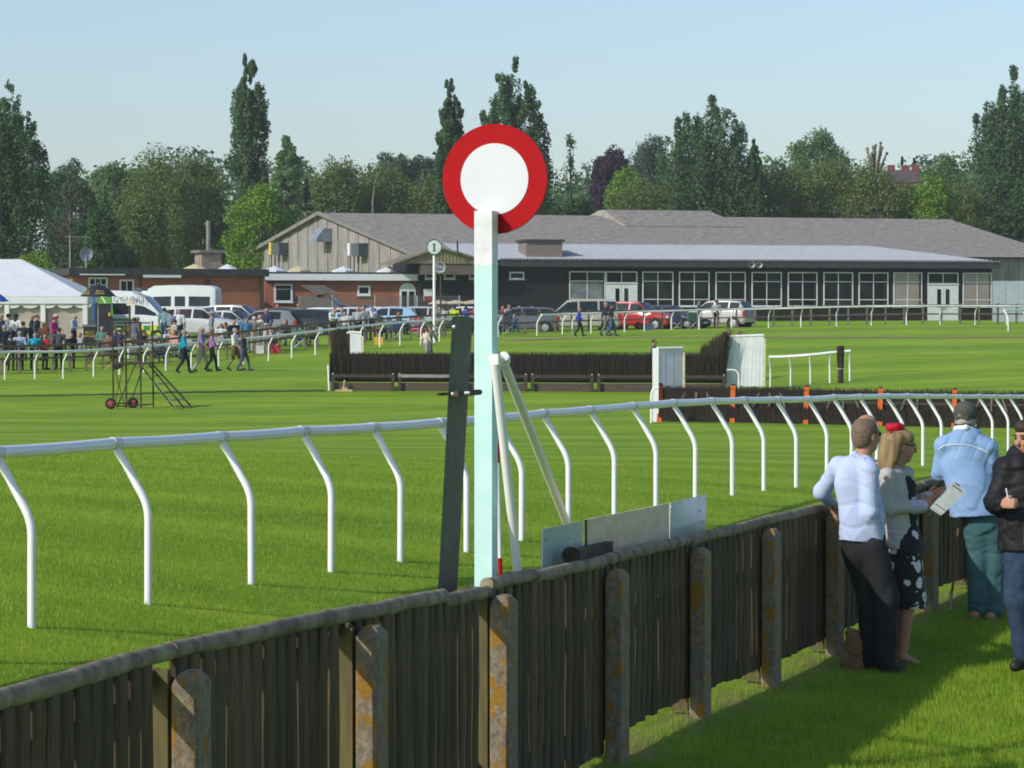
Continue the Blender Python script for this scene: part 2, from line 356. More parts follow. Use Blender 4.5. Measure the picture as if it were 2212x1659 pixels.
# ------------------------------------------------------------------ running rails
WHITE = M('white_plastic', (.87, .88, .87), (.80, .81, .79), 3, .34, 0, contrast=.9, spec=.5)
WHITED = M('grubby_white_plastic', (.74, .74, .68), (.56, .54, .45), 4, .45, 0, contrast=.9, spec=.4)
def goose(w=.24, h=1.08, r=.027):
    q = MB(); pts = [(0, 0, -.1), (0, 0, .35), (0, 0, .58)]
    for k in range(1, 7):
        a = k/6; pts.append((w*.32*a*a, 0, .58+.22*a))
    pts += [(w*.68, 0, h-.13), (w, 0, h-.015)]
    q.tube(pts, r, 10); return q.mesh('post', WHITE)
goose_me = goose(); goose_far = goose(.24, 1.08, .034)
def rail_run(name, feet, over, label, parts_me, rr=.041, cat='running rail', seglen=1, sleeve=True, ends=True):
    "feet: ground points; over: overhang direction sign of the rail head to the left of travel"
    b0 = feet[0].copy(); th = thing(name, b0, label, cat)
    heads = []
    for i, p in enumerate(feet):
        t = (feet[min(i+1, len(feet)-1)]-feet[max(i-1, 0)]); t.z = 0; t.normalize(); n_ = Vector((-t.y, t.x, 0))*over
        o = link('post', parts_me, th, smooth=True, at=p-b0, rz=math.atan2(n_.y, n_.x)); o.rotation_euler.x = random.uniform(-.015, .015)
        heads.append(p+n_*.245+Vector((0, 0, 1.1+random.uniform(-.006, .006))))
    for i in range(len(heads)-1):
        q = MB(); d = (heads[i+1]-heads[i]); mid = (heads[i]+heads[i+1])/2-Vector((0, 0, .006))
        pa = [heads[i], heads[i]+d*.25-Vector((0, 0, .004)), mid, heads[i]+d*.75-Vector((0, 0, .004)), heads[i+1]]
        q.tube(pa, rr, 14); q.build('rail', WHITE, th, smooth=True, world=True)
        if sleeve:
            q = MB(); dn = d.normalized(); q.tube([heads[i]-dn*.06, heads[i]+dn*.06], rr*1.07, 14); q.build('joint', WHITED, th, smooth=True, world=True)
    return th, heads
feet = [P(*a) for a in RAILFEET]
x0, x1 = feet[1], feet[0]
pre = [feet[0]+(feet[0]-feet[1])*k for k in (2, 1)]
for p in pre: p.z = G(p.x, p.y)
pts = []
tops = [(1754,164),(1809,156),(1865,149),(1924,143),(1967,137),(2008,131.5),(2049,126.5),(2082,122),(2121,117.5),(2156,113.5),(2187,110),(2218,106.5),(2248,103.5),(2278,100.5),(2308,98)]
for u, s in tops: pts.append(ground_at(u+30*s/150, s))
feetN = pre+[Vector((p.x, p.y, G(p.x, p.y))) for p in feet]+pts
rail_run('running_rail', feetN, 1, 'near white plastic running rail on curved posts along the plank fence', goose_me)
# far rails
fu = [(-120,57),(-55,56),(10,54.8),(75,54.4),(136,54),(202,53.2),(258,52.6),(310,52),(358,51.5),(413,50.8),(472,50),(526,49.5),(580,49),(630,48.4),(681,47.8),(728,47.1),(775,46.4),(820,45.8),(864,45.2),(909,44.6),(949,44),(990,43.4),(1033,42.7),(1076,42)]
rail_run('running_rail', [ground_at(u, s) for u, s in fu], -1, 'white running rail curving past the crowd and the white marquee', goose_far, rr=.052, sleeve=False)
fr = [(1160,41),(1215,40),(1236,39.9),(1277,39.7),(1349,39.3),(1392,39.1),(1450,38.9),(1510,38.6),(1580,38.3),(1660,38.1),(1730,38),(1807,37.8),(1882,37.6),(1958,37.5),(2031,37.3),(2106,37.1),(2175,37),(2250,36.8),(2330,36.6)]
rail_run('running_rail', [ground_at(u, s) for u, s in fr], -1, 'white running rail in front of the parked cars and black pavilion', goose_far, rr=.052, sleeve=False)
rail_run('running_rail', [ground_at(u, s) for u, s in [(2178,41.5),(2217,41.2),(2262,41),(2310,40.8)]], 1, 'short white rail section overlapping the end of the far rail by the silver hoarding', goose_far, rr=.052, sleeve=False)
th_, hd_ = rail_run('running_rail', [ground_at(u, s) for u, s in [(1664,59.4),(1708,59.5),(1751,59.6),(1793,59.6),(1836,59.6)]], -1, 'short white rail leading from the fence wing to the dark brush post', goose_far, rr=.052, sleeve=False)
# ------------------------------------------------------------------ post and rail fence behind the far rails
OLDW = M('grey_timber', (.20, .165, .115), (.10, .085, .06), 3, .9, stretch=(6, 6, 1), contrast=.8, rnd=.15)
pf = []
u = -70.0
while u < 2260:
    s = np.interp(u, [-70, 10, 200, 360, 580, 820, 950, 1100, 1215, 1510, 1958, 2260], [53.2, 52.5, 51.2, 49.5, 47, 44, 42.2, 40.2, 38.6, 37.4, 36.5, 36])
    pf.append((u, s)); u += np.interp(u, [0, 300, 600, 900, 1150, 1300, 2200], [37, 35, 27, 24, 33, 40, 40.5])
pfg = [ground_at(u, s) for u, s in pf]
bf = pfg[0].copy(); prf = thing('post_and_rail_fence', bf, 'grey timber post and rail fence between the crowd and the course', 'fence')
q = MB(); q.box((0, 0, .55), (.11, .1, 1.3)); ppost = q.mesh('post', OLDW)
for i, p in enumerate(pfg):
    o = link('post', ppost, prf, at=p-bf, rz=random.uniform(-.2, .2)); o.scale.z = random.uniform(.97, 1.04)
    if i:
        a = pfg[i-1]
        for hz, hh in ((1.12, .1), (.6, .085)):
            q = MB(); q.beam(a+Vector((0, -.06, hz)), p+Vector((0, -.06, hz+random.uniform(-.01, .01))), .04, hh); q.build('rail', OLDW, prf, world=True)
# ------------------------------------------------------------------ finishing post
FPW = M('white_gloss_paint', (.74, .76, .76), (.64, .67, .67), 12, .5, .002, 60)
CYAN = M('pale_cyan_paint', (.54, .80, .76), (.48, .74, .70), 7, .5, .001, 80)
REDP = M('red_gloss_paint', (.42, .004, .008), (.38, .004, .007), 5, .55, spec=.12)
DISCW = M('white_disc_paint', (.68, .71, .74), (.65, .68, .71), 3, .5)
fb = ground_at(1050, 370); yaw = R(-18)
fin = thing('winning_post', fb, 'tall white and pale cyan winning post topped by a red and white disc', 'winning post', rz=yaw)
zt = P(1050, 456, 370).z-fb.z; zc = P(1050, 574, 370).z-fb.z
q = MB(); q.box2((-.054, -.054, -.3), (.054, .054, zc)); q.build('lower_post', CYAN, fin)
q = MB(); q.box2((-.0545, -.0545, zc), (.0545, .0545, zt)); q.build('upper_post', FPW, fin)
dz = P(1061, 386, 370).z-fb.z; rx = .055
T = Matrix.Translation((.03, .075, dz)) @ Matrix.Rotation(math.pi/2, 4, 'X')
q = MB(); q.lathe([(.205, -.009), (.322, -.009), (.322, .009), (.205, .009), (.205, -.009)], 64, T); q.build('disc_rim', REDP, fin, smooth=30)
q = MB(); q.lathe([(0, .0125), (.2085, .0125), (.2085, -.0125), (0, -.0125)], 64, T); q.build('disc_centre', DISCW, fin, smooth=30)
# two stays and their clamp
def wl(o, p):  # world point to the frame of thing o
    return Matrix.Rotation(-o.rotation_euler.z, 3, 'Z') @ (Vector(p)-o.location)
ca = P(1069, 779, 377); cb = P(1087, 781, 369)
b1 = P(1121, 1262, 366); b2 = P(1238, 1165, 330)
b1 = ca+(b1-ca)*1.12; b2 = cb+(b2-cb)*1.12
q = MB(); q.tube([wl(fin, ca), wl(fin, b1)], .027, 14); q.tube([wl(fin, ca), wl(fin, ca)+Vector((0, 0, .03))], .03, 12); q.build('stay', WHITE, fin, smooth=True)
q = MB(); q.tube([wl(fin, cb), wl(fin, b2)], .027, 14); q.build('stay', WHITE, fin, smooth=True)
q = MB(); q.tube([wl(fin, P(1058, 776, 380)), wl(fin, P(1098, 772, 366))], .014, 10); q.box(wl(fin, P(1070, 776, 381)), (.05, .05, .06)); q.tube([wl(fin, P(1088, 770, 372)), wl(fin, P(1092, 779, 366))], .03, 12); q.build('clamp', WHITE, fin, smooth=30)
# ranging pole behind the post
STEEL = M('galvanised', (.42, .45, .46), (.34, .37, .38), 6, .45, metal=.3)
pb = ground_at(1080, 364); rp = thing('ranging_pole', pb, 'thin red and white banded pole standing against the winning post', 'pole')
zb = lambda v: P(1080, v, 364).z-pb.z
for v0, v1, m_, nm in ((1300, 1206, REDP, 'red_band'), (1206, 1000, FPW, 'white_band'), (1000, 895, REDP, 'red_band'), (895, 850, FPW, 'white_band')):
    q = MB(); dxu = lambda v: (-(1206-v)/250*.016); q.tube([(dxu(v0), 0, max(-.1, zb(v0))), (dxu(v1), 0, zb(v1))], .0125, 12); q.build(nm, m_, rp, smooth=True)
# dark slanting board with its bracket
DKG = M('dark_green_paint', (.10, .11, .082), (.066, .074, .055), 14, .6, .002, 60, contrast=.7)
gb = ground_at(968, 398)
db = thing('dark_board', gb, 'dark green leaning timber board beside the winning post', 'board')
def qd(u, v, s): return P(u, v, s)-gb
tl, tm, tr = qd(977, 683, 398), qd(1003, 683, 391), qd(1021, 686, 386)
k_ = (1320-683)/600.0
bl, bm_, br = qd(945-1.5, 1330, 398), qd(969-2, 1330, 391), qd(986-2, 1330, 386)
q = MB(); ins = Vector((.02, .09, 0)); ins2 = Vector((-.03, .035, 0))
q.add([bl, bm_, tm, tl, bl+ins, bm_+ins, tm+ins, tl+ins], [(0,1,2,3),(7,6,5,4),(0,3,7,4),(1,5,6,2),(2,6,7,3),(0,4,5,1)]); q.build('face_plank', DKG, db)
q = MB(); e_ = Vector((.0015, -.001, 0))
q.add([bm_+e_, br, tr, tm+e_, bm_+ins2, br+ins2*.6, tr+ins2*.6, tm+ins2], [(0,1,2,3),(7,6,5,4),(0,3,7,4),(1,5,6,2),(2,6,7,3),(0,4,5,1)]); q.build('side_plank', DKG, db)
RUST = M('rusty_iron', (.13, .07, .045), (.06, .035, .025), 12, .8, .002, 50, metal=.2)
q = MB(); q.tube([qd(945, 852, 406), qd(1040, 847, 386)], .0075, 8); q.beam(qd(985, 851, 405), qd(1036, 847, 387), .02, .03); q.build('bracket', RUST, db)
q = MB()
for u, v in ((978, 851), (1007, 849), (1012, 849)): q.ell(qd(u, v, 409), (.011, .011, .011), 8, 4)
q.ell(qd(981, 706, 400), (.012, .012, .012), 8, 4); q.build('bolt', STEEL, db)
# panels standing up behind the fence top
def acryl():
    m = bpy.data.materials.new('clear_acrylic'); m.use_nodes = True; n = m.node_tree; N = n.nodes; L = n.links; b = N['Principled BSDF']
    b.inputs['Base Color'].default_value = (.52, .60, .64, 1); b.inputs['Roughness'].default_value = .12; b.inputs['Specular IOR Level'].default_value = .6
    tr = N.new('ShaderNodeBsdfTransparent'); tr.inputs[0].default_value = (.75, .86, .88, 1); mx = N.new('ShaderNodeMixShader')
    tc = N.new('ShaderNodeTexCoord'); no = N.new('ShaderNodeTexNoise'); no.inputs['Scale'].default_value = 4; L.new(tc.outputs['Object'], no.inputs[0])
    mr = N.new('ShaderNodeMapRange'); mr.inputs[3].default_value = .15; mr.inputs[4].default_value = .42; L.new(no.outputs[0], mr.inputs[0]); L.new(mr.outputs[0], mx.inputs[0])
    L.new(b.outputs[0], mx.inputs[1]); L.new(tr.outputs[0], mx.inputs[2]); L.new(mx.outputs[0], N['Material Output'].inputs[0]); return m
ACR = acryl()
PLY = M('weathered_plywood', (.82, .66, .47), (.64, .50, .34), 5, .8, .002, 40, stretch=(1, 1, 2.5), contrast=.9)
PLYE = M('stained_edge', (.13, .09, .06), (.08, .06, .04), 8, .85)
def panel(name, q4, mat, label, cat, group=None, th=.008):
    a, b, c, d = q4; lo = min(p.z for p in q4); o0 = Vector(((a.x+b.x)/2, (a.y+b.y)/2, lo)); o = thing(name, o0, label, cat, group)
    nrm = (b-a).cross(d-a).normalized()*th; vs = [p-o0 for p in q4]; q = MB(); q.add(vs+[p+nrm for p in vs], [(0,1,2,3),(7,6,5,4),(0,4,5,1),(1,5,6,2),(2,6,7,3),(3,7,4,0)])
    q.build('sheet', mat, o); return o, o0
pa, o0 = panel('clear_panel', [P(1168, 1262, LS(1168)*.972), P(1256, 1235, LS(1256)*.972), P(1257, 1125, LS(1257)*.972), P(1171, 1143, LS(1171)*.972)], ACR, 'clear plastic sheet on the fence top next to the winning post', 'panel')
q = MB()
for u, v in ((1176, 1157), (1182, 1165), (1228, 1164)): q.ell(P(u, v, LS(u)*.975)-o0, (.007, .007, .007), 8, 4)
q.build('screw', STEEL, pa)
pa, o0 = panel('plywood_panel', [P(1265, 1235, LS(1265)*.972), P(1443, 1195, LS(1443)*.972), P(1441, 1087, LS(1441)*.972), P(1265, 1122, LS(1265)*.972)], PLY, 'pale weathered plywood sheet on the fence top between two clear sheets', 'panel', th=.012)
q = MB(); q.add([P(1263, 1235, LS(1263)*.974)-o0, P(1276, 1233, LS(1276)*.974)-o0, P(1275.5, 1121, LS(1276)*.974)-o0, P(1263, 1123, LS(1263)*.974)-o0], [(0,1,2,3)]); q.v = [tuple(Vector(p)-Vector((0, .004, 0))) for p in q.v]; q.build('stained_edge', PLYE, pa)
pa, o0 = panel('clear_panel', [P(1444, 1195, LS(1444)*.972), P(1521, 1172, LS(1521)*.972), P(1524, 1068, LS(1524)*.972), P(1446, 1086, LS(1446)*.972)], ACR, 'clear plastic sheet on the fence top beyond the plywood sheet', 'panel')
q = MB()
for u, v in ((1512, 1103), (1516, 1126), (1450, 1095)): q.ell(P(u, v, LS(u)*.975)-o0, (.007, .007, .007), 8, 4)
q.build('screw', STEEL, pa)
# dark timber offcut lying on the cap
a = P(1238, 1200, LS(1238)*.995); b = P(1316, 1182, LS(1316)*.985); o0 = Vector((a.x, a.y, a.z-.06)); tb = thing('timber_offcut', o0, 'dark timber offcut with a rounded end resting on the fence cap', 'timber')
q = MB(); q.beam(a-o0, b-o0, .05, .075); q.build('offcut_body', M('dark_timber', (.085, .065, .045), (.045, .035, .025), 6, .85, .003, 40), tb)
q = MB(); T = Matrix.Translation(a-o0+Vector((-.012, -.02, 0))) @ Matrix.Rotation(math.pi/2, 4, 'X') ; q.lathe([(0, -.035), (.055, -.035), (.055, .035), (0, .035)], 18, T); q.build('rounded_end', M('dark_end_grain', (.05, .04, .03), (.025, .02, .015), 20, .9), tb, smooth=30)
# ------------------------------------------------------------------ grass blades (one mass each)
def blades(name, x, y, hgt, wid, mats, label, lean=.5):
    k = len(x); z = Garr(x, y); a = rng.uniform(0, 2*np.pi, k); h = hgt*rng.uniform(.55, 1.25, k); wdt = wid*rng.uniform(.7, 1.3, k)
    dx, dy = np.cos(a)*wdt/2, np.sin(a)*wdt/2; la = rng.uniform(0, 2*np.pi, k); ll = lean*h*rng.uniform(.1, 1, k)
    b0 = np.stack([x-dx, y-dy, z-.01], -1); b1 = np.stack([x+dx, y+dy, z-.01], -1)
    t = np.stack([x+np.cos(la)*ll, y+np.sin(la)*ll, z+h], -1)
    co = np.stack([b0, b1, t], 1); mi = rng.integers(0, len(mats), k)
    o = nquad(name, co, mats, mi=mi, n=3); return tag(o, label, 'grass', kind='stuff')
def gm(name, c, tr=.35): return M(name, c, tuple(x*.8 for x in c), 3, .75, trans=tr, spec=.2)
GL = [gm('grass_a', (.23, .40, .02)), gm('grass_b', (.18, .325, .015)), gm('grass_c', (.32, .46, .034)), gm('grass_d', (.40, .48, .075))]
def scatter(n_, x0, x1, y0, y1): return rng.uniform(x0, x1, n_), rng.uniform(y0, y1, n_)
x, y = scatter(480000, 0, 7.6, 18, 38); d = fence_dist(x, y); vis = (np.abs(x/y) < .17) & (d > .0) & (rng.random(len(x)) < np.clip(d*1.2, .3, 1))
blades('lawn_grass', x[vis], y[vis], .05, .006, GL, 'longer green lawn grass on the spectator side of the plank fence')
y = 12.5+52.0*rng.random(1300000)**1.15; x = rng.uniform(-.172, .172, len(y))*y; d = fence_dist(x, y); vis = d < -.05
vis &= rng.random(len(x)) < np.clip(1.25-(y-13)/30, 0, 1)**1.2*np.clip(y/40, .35, 1)
blades('verge_grass', x[vis], y[vis], .030, .0055, GL, 'short mown grass of the course just behind the plank fence')
# ------------------------------------------------------------------ steeplechase fence
BIRCH = M('dark_birch', (.030, .022, .016), (.012, .010, .008), 20, .95)
BIRCH2 = M('brown_birch', (.060, .042, .026), (.028, .022, .014), 20, .95)
BIRCHG = M('green_brush', (.050, .055, .020), (.022, .024, .010), 14, .95)
def brush(name, a, b, z0, z1, dep, n_, parent, mats, wid=.02, rag=.08, lean=0.0, core=True, splay=.0):
    "dense upright twigs between a and b (frame of the parent); z1 may be (za, zb)"
    za, zb = z1 if isinstance(z1, tuple) else (z1, z1)
    a = np.array(a, float); b = np.array(b, float); t = rng.random(n_); dd = rng.uniform(-.5, .5, n_)*dep
    ax = b-a; ax /= np.linalg.norm(ax); nr = np.array([-ax[1], ax[0], 0])
    p = a+np.outer(t, b-a)+np.outer(dd, nr); top = za+(zb-za)*t
    h0 = z0+(top-z0)*rng.uniform(0, .62, n_); h1 = np.minimum(top*1.0+rng.uniform(-rag, rag, n_), h0+rng.uniform(.35, .8, n_)*(top-z0)+.1)
    up = rng.random(n_) < .3; h1 = np.where(up, top+rng.uniform(-rag*.4, rag, n_), h1)
    lx = rng.normal(0, .05, n_)+splay*(t-.5); ly = rng.normal(0, .05, n_)+lean
    base_ = p.copy(); base_[:, 2] = h0; tip = p+np.outer(lx*(h1-h0), ax)+np.outer(ly*(h1-h0), nr); tip[:, 2] = h1
    ang = rng.uniform(-.9, .9, n_); wv = np.outer(np.cos(ang), ax)*wid+np.outer(np.sin(ang), nr)*wid
    co = np.stack([base_-wv/2, base_+wv/2, tip+wv*.15, tip-wv*.15], 1)
    if core:
        q = MB(); A = Vector(a); B = Vector(b); N_ = Vector(nr)*dep*.42
        vs = [A-N_+Vector((0, 0, z0)), B-N_+Vector((0, 0, z0)), B+N_+Vector((0, 0, z0)), A+N_+Vector((0, 0, z0)), A-N_+Vector((0, 0, za-.02)), B-N_+Vector((0, 0, zb-.02)), B+N_+Vector((0, 0, zb-.02)), A+N_+Vector((0, 0, za-.02))]
        cq = np.array([[tuple(vs[i]) for i in f] for f in [(3,2,1,0),(4,5,6,7),(0,1,5,4),(1,2,6,5),(2,3,7,6),(3,0,4,7)]]); co = np.concatenate([cq, co])
    mi = rng.integers(0, len(mats), len(co)); 
    if core: mi[:6] = 0
    return nquad(name, co, mats, parent, mi)
DARKT = M('dark_rail_timber', (.085, .065, .045), (.04, .032, .024), 5, .85, stretch=(1, 6, 6), contrast=.8)
APRON = M('brown_kickboard', (.12, .095, .07), (.07, .055, .04), 5, .85, stretch=(1, 6, 6), contrast=.8)
GREYT = M('bleached_rail', (.34, .32, .29), (.24, .22, .2), 5, .8)
A = ground_at(712, 61); B = ground_at(1568, 60.6); cf = thing('steeplechase_fence', A, 'long dark birch steeplechase fence with timber guard rail and kickboards', 'jump')
ax = (B-A); L_ = ax.length; axn = ax.normalized(); fn = Vector((axn.y, -axn.x, 0))   # towards camera
brush('birch', (0, 0, 0), B-A, .3, (1.31, 1.30), .6, 8000, cf, [BIRCH, BIRCH, BIRCH2], rag=.065, wid=.016)
e1 = axn*.72; brush('wing_brush', axn*.05, e1, .35, (2.12, 2.02), .6, 700, cf, [BIRCH2, BIRCHG, BIRCHG, BIRCH], rag=.12, splay=-.4)
brush('wing_brush', (B-A)-axn*.75, (B-A)-axn*.05, .35, (1.45, 2.15), .6, 700, cf, [BIRCH2, BIRCHG, BIRCHG, BIRCH], rag=.12, splay=.4)
nb = 6
for i in range(nb):
    f0, f1 = i/nb, (i+1)/nb; a = (B-A)*f0+fn*.42+axn*.06; b = (B-A)*f1+fn*.42-axn*.06
    ga = .0
    q = MB(); q.beam(a+Vector((0, 0, .13)), b+Vector((0, 0, .13)), .03, .30); q.build('kickboard', APRON, cf)
    q = MB(); q.beam(a+fn*.06+Vector((0, 0, .52)), b+fn*.06+Vector((0, 0, .52)), .10, .11); q.build('guard_rail', GREYT if i == 1 else DARKT, cf)
    for e in (a+axn*.06, b-axn*.06):
        q = MB(); q.beam(e+fn*.09+Vector((0, 0, -.05)), e+fn*.06+Vector((0, 0, .6)), .11, .09, side=axn); q.build('post', DARKT, cf)
        q = MB(); q.ell(e+fn*.11+Vector((0, 0, .59)), (.03, .03, .03), 8, 4); q.build('bolt', STEEL, cf)
    for hz in ():
        pass
q = MB(); q.tube([fn*.35+axn*-.02+Vector((0, 0, 0)), fn*.35+axn*-.05+Vector((0, 0, .9))], .035, 10); q.build('edge_post', WHITE, cf, smooth=True)
# small pile of cut timber leaning at the end
o0 = A+axn*.5+fn*.62; o0.z = G(o0.x, o0.y); tk = thing('timber_wedge', o0, 'small pale timber block against the end of the steeplechase fence', 'timber block')
q = MB(); q.box((0, 0, .03), (.6, .12, .07)); q.build('base_block', M('fresh_timber', (.55, .42, .24), (.42, .32, .18), 6, .8), tk)
q = MB(); q.beam((-.02, 0, .05), (.02, .02, .4), .06, .05); q.box((.02, 0, .09), (.2, .1, .09)); q.build('upright', MATS['fresh_timber'], tk)
# ------------------------------------------------------------------ white wings (vertical plastic boards)
WPAN = M('white_wing_board', (.76, .79, .81), (.68, .71, .73), 3, .5, rnd=.05)
CREAM = M('cream_edge', (.70, .66, .50), (.58, .52, .36), 8, .6)
def wing(q4, s, n_, label, edge=None, thick=.09, top=True, s2=None):
    "q4: (u,v) of bottom-left, bottom-right, top-right, top-left"
    s2 = s2 or s; pts = [P(q4[0][0], q4[0][1], s), P(q4[1][0], q4[1][1], s2), P(q4[2][0], q4[2][1], s2), P(q4[3][0], q4[3][1], s)]
    o0 = pts[0].copy(); o0.z = min(G(p.x, p.y) for p in pts[:2]); o = thing('fence_wing', o0, label, 'fence wing')
    a, b, c, d = [p-o0 for p in pts]; bk = Vector((0, thick, 0))
    for i in range(n_):
        f0, f1 = (i+.02)/n_, (i+.98)/n_; w4 = [a+(b-a)*f0, a+(b-a)*f1, d+(c-d)*f1, d+(c-d)*f0]; q = MB(); oo = Vector((0, .006*(i % 2), 0))
        q.add([p+oo for p in w4]+[p+oo+bk*.4 for p in w4], [(0,1,2,3),(7,6,5,4),(0,4,5,1),(1,5,6,2),(2,6,7,3),(3,7,4,0)]); q.build('board', WPAN, o)
    if top:
        q = MB(); q.tube([d+bk*.2, c+bk*.2], .045, 10); q.build('top_rail', WHITE, o, smooth=True)
    q = MB(); q.tube([a+bk*.3-Vector((.02, 0, .05)), d+bk*.3-Vector((.02, 0, 0))], .05, 10); q.build('edge_post', WHITE, o, smooth=True)
    if edge:
        q = MB(); q.beam(b+bk*.3+Vector((.02, 0, 0)), c+bk*.3+Vector((.02, 0, -.12)), .05, .1); q.build('edge_board', CREAM, o)
    return o
wing([(753, 775), (781, 775), (781, 719), (753, 717)], 59, 4, 'small white wing board behind the left end of the steeplechase fence', edge=True)
wing([(1561, 833), (1649, 836), (1650, 724), (1574, 727)], 60.5, 10, 'large white boarded wing at the right end of the steeplechase fence', edge=True)
hw = wing([(1420, 910), (1474, 906), (1474, 752), (1420, 753)], 79.0, 3, 'white moulded wing standing at the end of the orange posted hurdles', edge=True, s2=78.6)
q = MB(); q.beam(P(1416, 916, 80)-hw.location, P(1416, 752, 80)-hw.location, .13, .16); q.build('end_post', WHITE, hw)
# curved tubes standing at the wings
def hoop(u, s, hgt, wd, label):
    g = ground_at(u, s); o = thing('curved_tube_post', g, label, 'tube post')
    q = MB(); q.tube([(0, 0, -.05), (0, 0, hgt*.8), (wd*.15, 0, hgt*.93), (wd*.4, 0, hgt), (wd, 0, hgt)], .03, 10); q.build('tube', WHITE, o, smooth=True)
    q = MB(); q.tube([(0, 0, 0), (0, 0, .06)], .04, 10); q.build('foot', WHITED, o, smooth=True); return o
hoop(1407, 81, .93, .2, 'bent white tube beside the moulded hurdle wing')
hoop(1596, 61.2, .8, -.42, 'bent white tube in front of the large boarded wing')
# brush post at the end of the short rail
g = ground_at(1816, 60); bp_ = thing('brush_post', g, 'dark birch-wrapped marker post at the end of the short rail', 'post')
q = MB(); q.tube([(0, 0, 0), (0, 0, 1.2)], [.11, .09], 10); q.build('trunk', BIRCH2, bp_)
brush('birch', (-.11, 0, 0), (.11, 0, 0), .45, 1.32, .2, 200, bp_, [BIRCH, BIRCH2], rag=.05, core=False)
q = MB(); q.tube([(0, 0, .5), (0, 0, .53)], .125, 10); q.build('tie', STEEL, bp_)
# ------------------------------------------------------------------ hurdles
ORANGE = M('orange_padding', (.62, .13, .01), (.38, .07, .008), 14, .7, contrast=.8)
hp = [(1424, 80), (1583, 80.3), (1742, 80.6), (1902, 81), (2062, 81.4), (2222, 81.8), (2382, 82.2)]
names = ['against the moulded white wing', 'second along from the moulded white wing', 'third along from the moulded white wing', 'fourth along from the moulded white wing', 'behind the man in the flat grey cap', 'at the far end of the row of hurdles']
for i in range(6):
    a = ground_at(*hp[i]); b = ground_at(*hp[i+1]); o = thing('hurdle', a, 'dark brush hurdle with orange padded posts '+names[i], 'hurdle', 'hurdles in a row across the course')
    v = b-a; t = v.normalized(); fnn = Vector((t.y, -t.x, 0)); up = Vector((0, 0, 1))-fnn*.25; up.normalize()
    brush('brush', fnn*-.12, v-fnn*.12, .3, .93, .16, 1000, o, [BIRCH, BIRCH2, BIRCH], rag=.07, lean=.3, wid=.016)
    brush('lower_brush', fnn*.1, v+fnn*.1, .02, .42, .10, 420, o, [BIRCH, BIRCH2, BIRCH], rag=.06, wid=.03)
    for hz, off in ((.86, -.22), (.62, -.05), (.36, .02)):
        q = MB(); q.beam(fnn*-off*.2+up*hz+fnn*.08, v-fnn*off*.2+up*hz+fnn*.08, .05, .06); q.build('rail', DARKT if hz != .86 else ORANGE, o)
    for f0, f1 in ((.22, .36), (.5, .5), (.78, .64)):
        q = MB(); q.beam(v*f0+up*.1+fnn*.13, v*f1+up*.85+fnn*.13, .04, .05); q.build('brace', OLDW, o)
    for e in ((0*v,) if i else (t*.02,)):
        q = MB(); q.beam(e+fnn*.12-up*.05, e+fnn*.12+up*1.02, .13, .1, side=t); q.build('post', ORANGE, o)
        q = MB(); q.ell(e+fnn*.12+up*1.03, (.07, .06, .05), 10, 5); q.build('post_pad', BIRCH2, o)
# ------------------------------------------------------------------ judge's wheeled platform
RS = M('rusty_tube', (.085, .055, .035), (.045, .035, .022), 8, .75, metal=.3)
g0 = ground_at(330, 66.5); pl = thing('wheeled_platform', g0, 'rusty wheeled viewing platform with steps and tall handrails on the course', 'platform')
k = 66.5
def pe(x, y, dy=0.0):   # crop coordinates of the enlarged view
    p = P(172.8+x*.2083, 691.2+y*.2083, k); return p-g0+Vector((0, dy, 0))
def bar(name, pts_, r=.026, m_=RS): q = MB(); q.tube(pts_, r, 8); return q.build(name, m_, pl, smooth=True)
gz = lambda x, dy: Vector((pe(x, 900).x, dy, .02))
yf, yb = -.35, .45
top = pe(400, 445).z
legs = [(350, yf), (455, yb), (635, yf), (735, yb)]
for x, dy in legs:
    lo = gz(x+8, dy); hi = Vector((pe(x, 20).x, dy, pe(x, 15).z if dy == yf else pe(x, 10).z)); bar('leg', [lo, hi], .028)
q = MB(); q.box2((pe(345, 0).x, yf-.05, top-.04), (pe(740, 0).x, yb+.05, top+.02)); q.build('deck', DARKT, pl)
hx = pe(335, 0).x, pe(715, 0).x
for zz in (pe(0, 30).z, pe(0, 235).z):
    bar('handrail', [(hx[0], yf, zz), (hx[1]-.35, yf, zz+.02)], .022); bar('handrail', [(pe(455, 0).x, yb, zz), (hx[1], yb, zz)], .022); bar('handrail', [(hx[0], yf, zz), (pe(455, 0).x, yb, zz)], .022)
bar('brace', [gz(390, yf), Vector((pe(590, 0).x, yf, top))], .02); bar('brace', [gz(490, yb), Vector((pe(650, 0).x, yb, top))], .02)
bar('brace', [gz(360, yf), Vector((pe(440, 0).x, yb, top))], .014); bar('brace', [gz(450, yb), Vector((pe(355, 0).x, yf, top))], .014)
bar('base_bar', [Vector((pe(390, 0).x, yf, .09)), Vector((pe(740, 0).x, yf, .14))], .022); bar('base_bar', [Vector((pe(450, 0).x, yb, .09)), Vector((pe(740, 0).x, yb, .14))], .022)
bar('axle', [Vector((pe(335, 0).x, yf-.1, .17)), Vector((pe(525, 0).x, yb+.15, .17))], .02)
TYRE = M('black_rubber', (.018, .018, .018), (.012, .012, .012), 8, .85); REDW = M('faded_red_wheel', (.40, .06, .06), (.3, .05, .05), 8, .7)
for x, dy in ((335, yf-.12), (525, yb+.15)):
    q = MB(); T = Matrix.Translation((pe(x, 0).x, dy, .175)) @ Matrix.Rotation(math.pi/2, 4, 'X'); q.lathe([(.11, -.05), (.165, -.05), (.18, 0), (.165, .05), (.11, .05)], 20, T); wq = q.build('wheel', TYRE, pl, smooth=True)
    q = MB(); q.lathe([(0, .045), (.05, .06), (.115, .03), (.115, -.03), (0, -.05)], 20, T); q.build('rim', REDW, wq, smooth=True)
